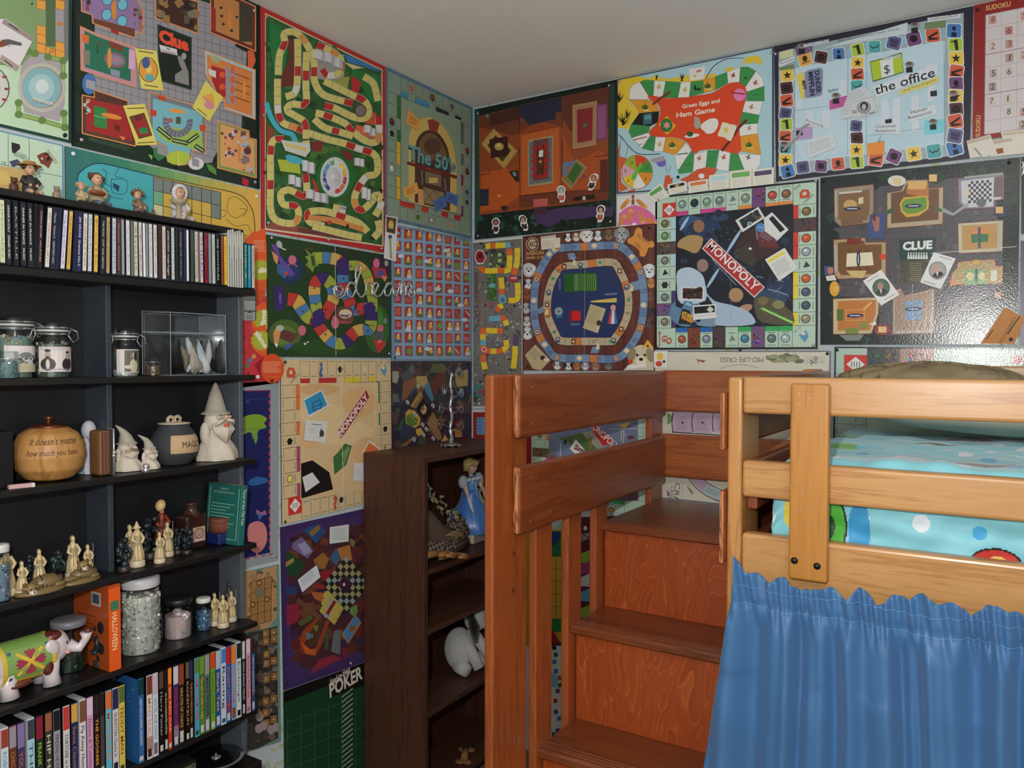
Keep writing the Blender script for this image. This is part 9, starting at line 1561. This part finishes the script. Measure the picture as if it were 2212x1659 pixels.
BLB=[('f',1.4669,1.1378,.026,.06,(20,30,20)),('f',1.4669,1.1378,.022,.055,(70,170,50)),('f',1.4600,1.137,.010,.024,(30,60,30)),('f',1.515,1.14,.020,.055,(50,150,206)),('f',1.741,1.105,.040,.026,(30,20,20)),('f',1.741,1.105,.036,.022,(200,50,44)),('f',1.744,1.106,.014,.010,(230,190,90)),('f',1.385,1.16,.012,.03,(220,200,60)),
       ('t',1.458,-.62,.052,.06,(20,34,20)),('t',1.458,-.62,.047,.053,(80,170,60)),('t',1.50,-.60,.03,.05,(80,190,220)),('t',1.62,-.46,.075,.028,(34,26,30)),('t',1.66,-.45,.03,.02,(90,84,90)),('t',1.60,-.46,.016,.016,(206,180,120)),('t',1.68,-.26,.05,.02,(50,30,34)),('t',1.60,-.77,.06,.03,(190,200,210)),('t',1.72,-.78,.05,.02,(110,60,50)),('t',1.4,-.3,.05,.05,(60,130,50))]
def ccol(p):
 f = p.y < -.855; c = (130, 200, 214)
 u, v = p.x, (p.z if f else p.y)
 gx,gy=u/.085+(int(v/.085)%2)*.5,v/.085;k=int(gx)*7+int(gy)*13;cx,cy=int(gx)+.5+.2*sin(k),int(gy)+(.5 if gy>0 else-.5)+.2*cos(k)
 if (gx-cx)**2+(gy-cy)**2 < .022+.01*sin(k*3): c = (214, 222, 230) if k % 3 else (50, 160, 214)
 for a, x, y, rx, ry, q in BLB:
  if (a == 'f') == f and ((u-x)/rx)**2+((v-y)/ry)**2 < 1: c = q
 return c
m=sheet('c',1.352,2.66,700,230,cprof,ccol,None,cdis);m.add([(1.352,-.868,1.057),(1.352,-.098,1.057),(1.352,-.098,1.2),(1.352,-.838,1.2),(1.352,-.868,1.17),(2.66,-.868,1.057),(2.66,-.098,1.057),(2.66,-.098,1.27),(2.66,-.868,1.25)],[(0,1,2,3,4),(5,6,7,8),(0,5,6,1),(1,6,7,2)],(120,180,200));tag(m.build('comforter',painted(.55,sheen=.4,mott=.05,bump=.3,bscale=90,key='fleece_print'),None,True),'turquoise fleece comforter with white dots and cartoonish patches on the loft bed','blanket')
def cushion(x0, x1, y0, y1, z0, z1, n=26, e=2.6, w_=0., col=(200, 200, 200), cf=None):
 m = MB(col); vs = []
 for j in range(n//2+1):
  a = -pi/2+pi*j/(n//2)
  for k in range(n*2):b=2*pi*k/(n*2);pw=lambda v,q:(abs(v)**(2/q))*(1 if v>=0 else-1);x,y,z=pw(cos(a),1.8)*pw(cos(b),e),pw(cos(a),1.8)*pw(sin(b),e),pw(sin(a),1.9);d=1+w_*(sin(b*7+a*3)+sin(b*13-a*5)*.6);vs.append(((x0+x1)/2+(x1-x0)/2*x,(y0+y1)/2+(y1-y0)/2*y*d,(z0+z1)/2+(z1-z0)/2*z*(d if z>0 else 1)))
 fs=[(j*n*2+k,j*n*2+(k+1)%(n*2),(j+1)*n*2+(k+1)%(n*2),(j+1)*n*2+k)for j in range(n//2)for k in range(n*2)];return m.add(vs,fs,col)
m=cushion(1.47,2.35,-.41,-.12,1.282,1.375,col=(206,206,190));tag(m.build('pillow',CLOTH,None,True),'cream pillow at the back of the loft bed under the camouflage blanket','pillow')
CAM=wallpaper('camouflage_cloth',(150,134,104),(104,96,66),.9);m=cushion(1.36,1.80,-.30,-.09,1.38,1.464,60,2.2,.07);tag(m.build('camouflage_blanket',CAM,None,True),'rumpled camouflage blanket heaped on the pillow behind the top rail','blanket')
# ---------------------------------------------------------------- blue curtain gathered along the bed front
CUR=painted(.5,sheen=.15,mott=.03,bump=.08,bscale=500,key='blue_polyester');m=MB((58,104,152));nx,nz=420,84;vs=[]
def topz(x):return 1.0395+.05*max(0,1-(x-1.30)/.06)**1.3+.012*max(0,(x-1.5)/.3)+.009*sin(x*70+2*sin(x*21))+.006*sin(x*131+1)
def fold(x, z):
 g=min(1,max(0,(1.0-z)/.06));s_=x+.010*sin(z*5+x*9);lo=.014*sin(s_*84+1.9*sin(s_*17))+.006*sin(s_*141+2*sin(s_*31))+.005*sin(s_*41+z*9)
 hi=.006*sin(x*260+3*sin(x*40)+z*30)+.002*sin(x*410+z*60);c_=.0035*sin((z*1.3+x*.5)*26)*sin(x*23)if z<.85 else 0
 return lo*(.35+.65*g)+hi*(1-g)*1.1+hi*g*.02+c_
for j in range(nz+1):
 t_ = j/nz
 for i in range(nx+1):
  u = i/nx; xt = 1.303+u*1.38; z = topz(xt)*(1-t_)+.32*t_; x = xt-(1-u)**6*.15*max(0, 1.03-z)
  y = -.967-fold(x, z);
  if abs(z-.990) < .006: y += .004
  vs.append((x, y, z))
m.add(vs,[(j*(nx+1)+i,(j+1)*(nx+1)+i,(j+1)*(nx+1)+i+1,j*(nx+1)+i+1)for j in range(nz)for i in range(nx)])
t=empty('bed_curtain',(1.9,-.957,.32),'blue gathered curtain hanging under the loft bed front rail','curtain');o=m.build('curtain_cloth',CUR,t,True);md=o.modifiers.new('thick','SOLIDIFY');md.thickness=.0008
m = MB((120, 176, 214))
for zz in (.988, 1.022):
 for k in range(300):x=1.31+k*.0045;z=zz+.003*sin(x*30);y=-.967-fold(x,z)-.0012;y2=-.967-fold(x+.003,z)-.0012;m.tube([(x,y,z),(x+.003,y2,z)],.0005,4)
o = m.build('stitching', PAPER, t); o['kind'] = 'stuff'
m=MB();m.tube([(1.306,-.932,1.006),(2.70,-.932,1.006)],.004,10);m.build('curtain_rod',SATIN,t,True);
for x in(1.33,2.68):m=MB((30,30,32));m.box(x-.006,x+.006,-.935,-.9078,1.0,1.014);m.build('rod_bracket',SATIN,t)
bpy.data.objects.remove(_to)
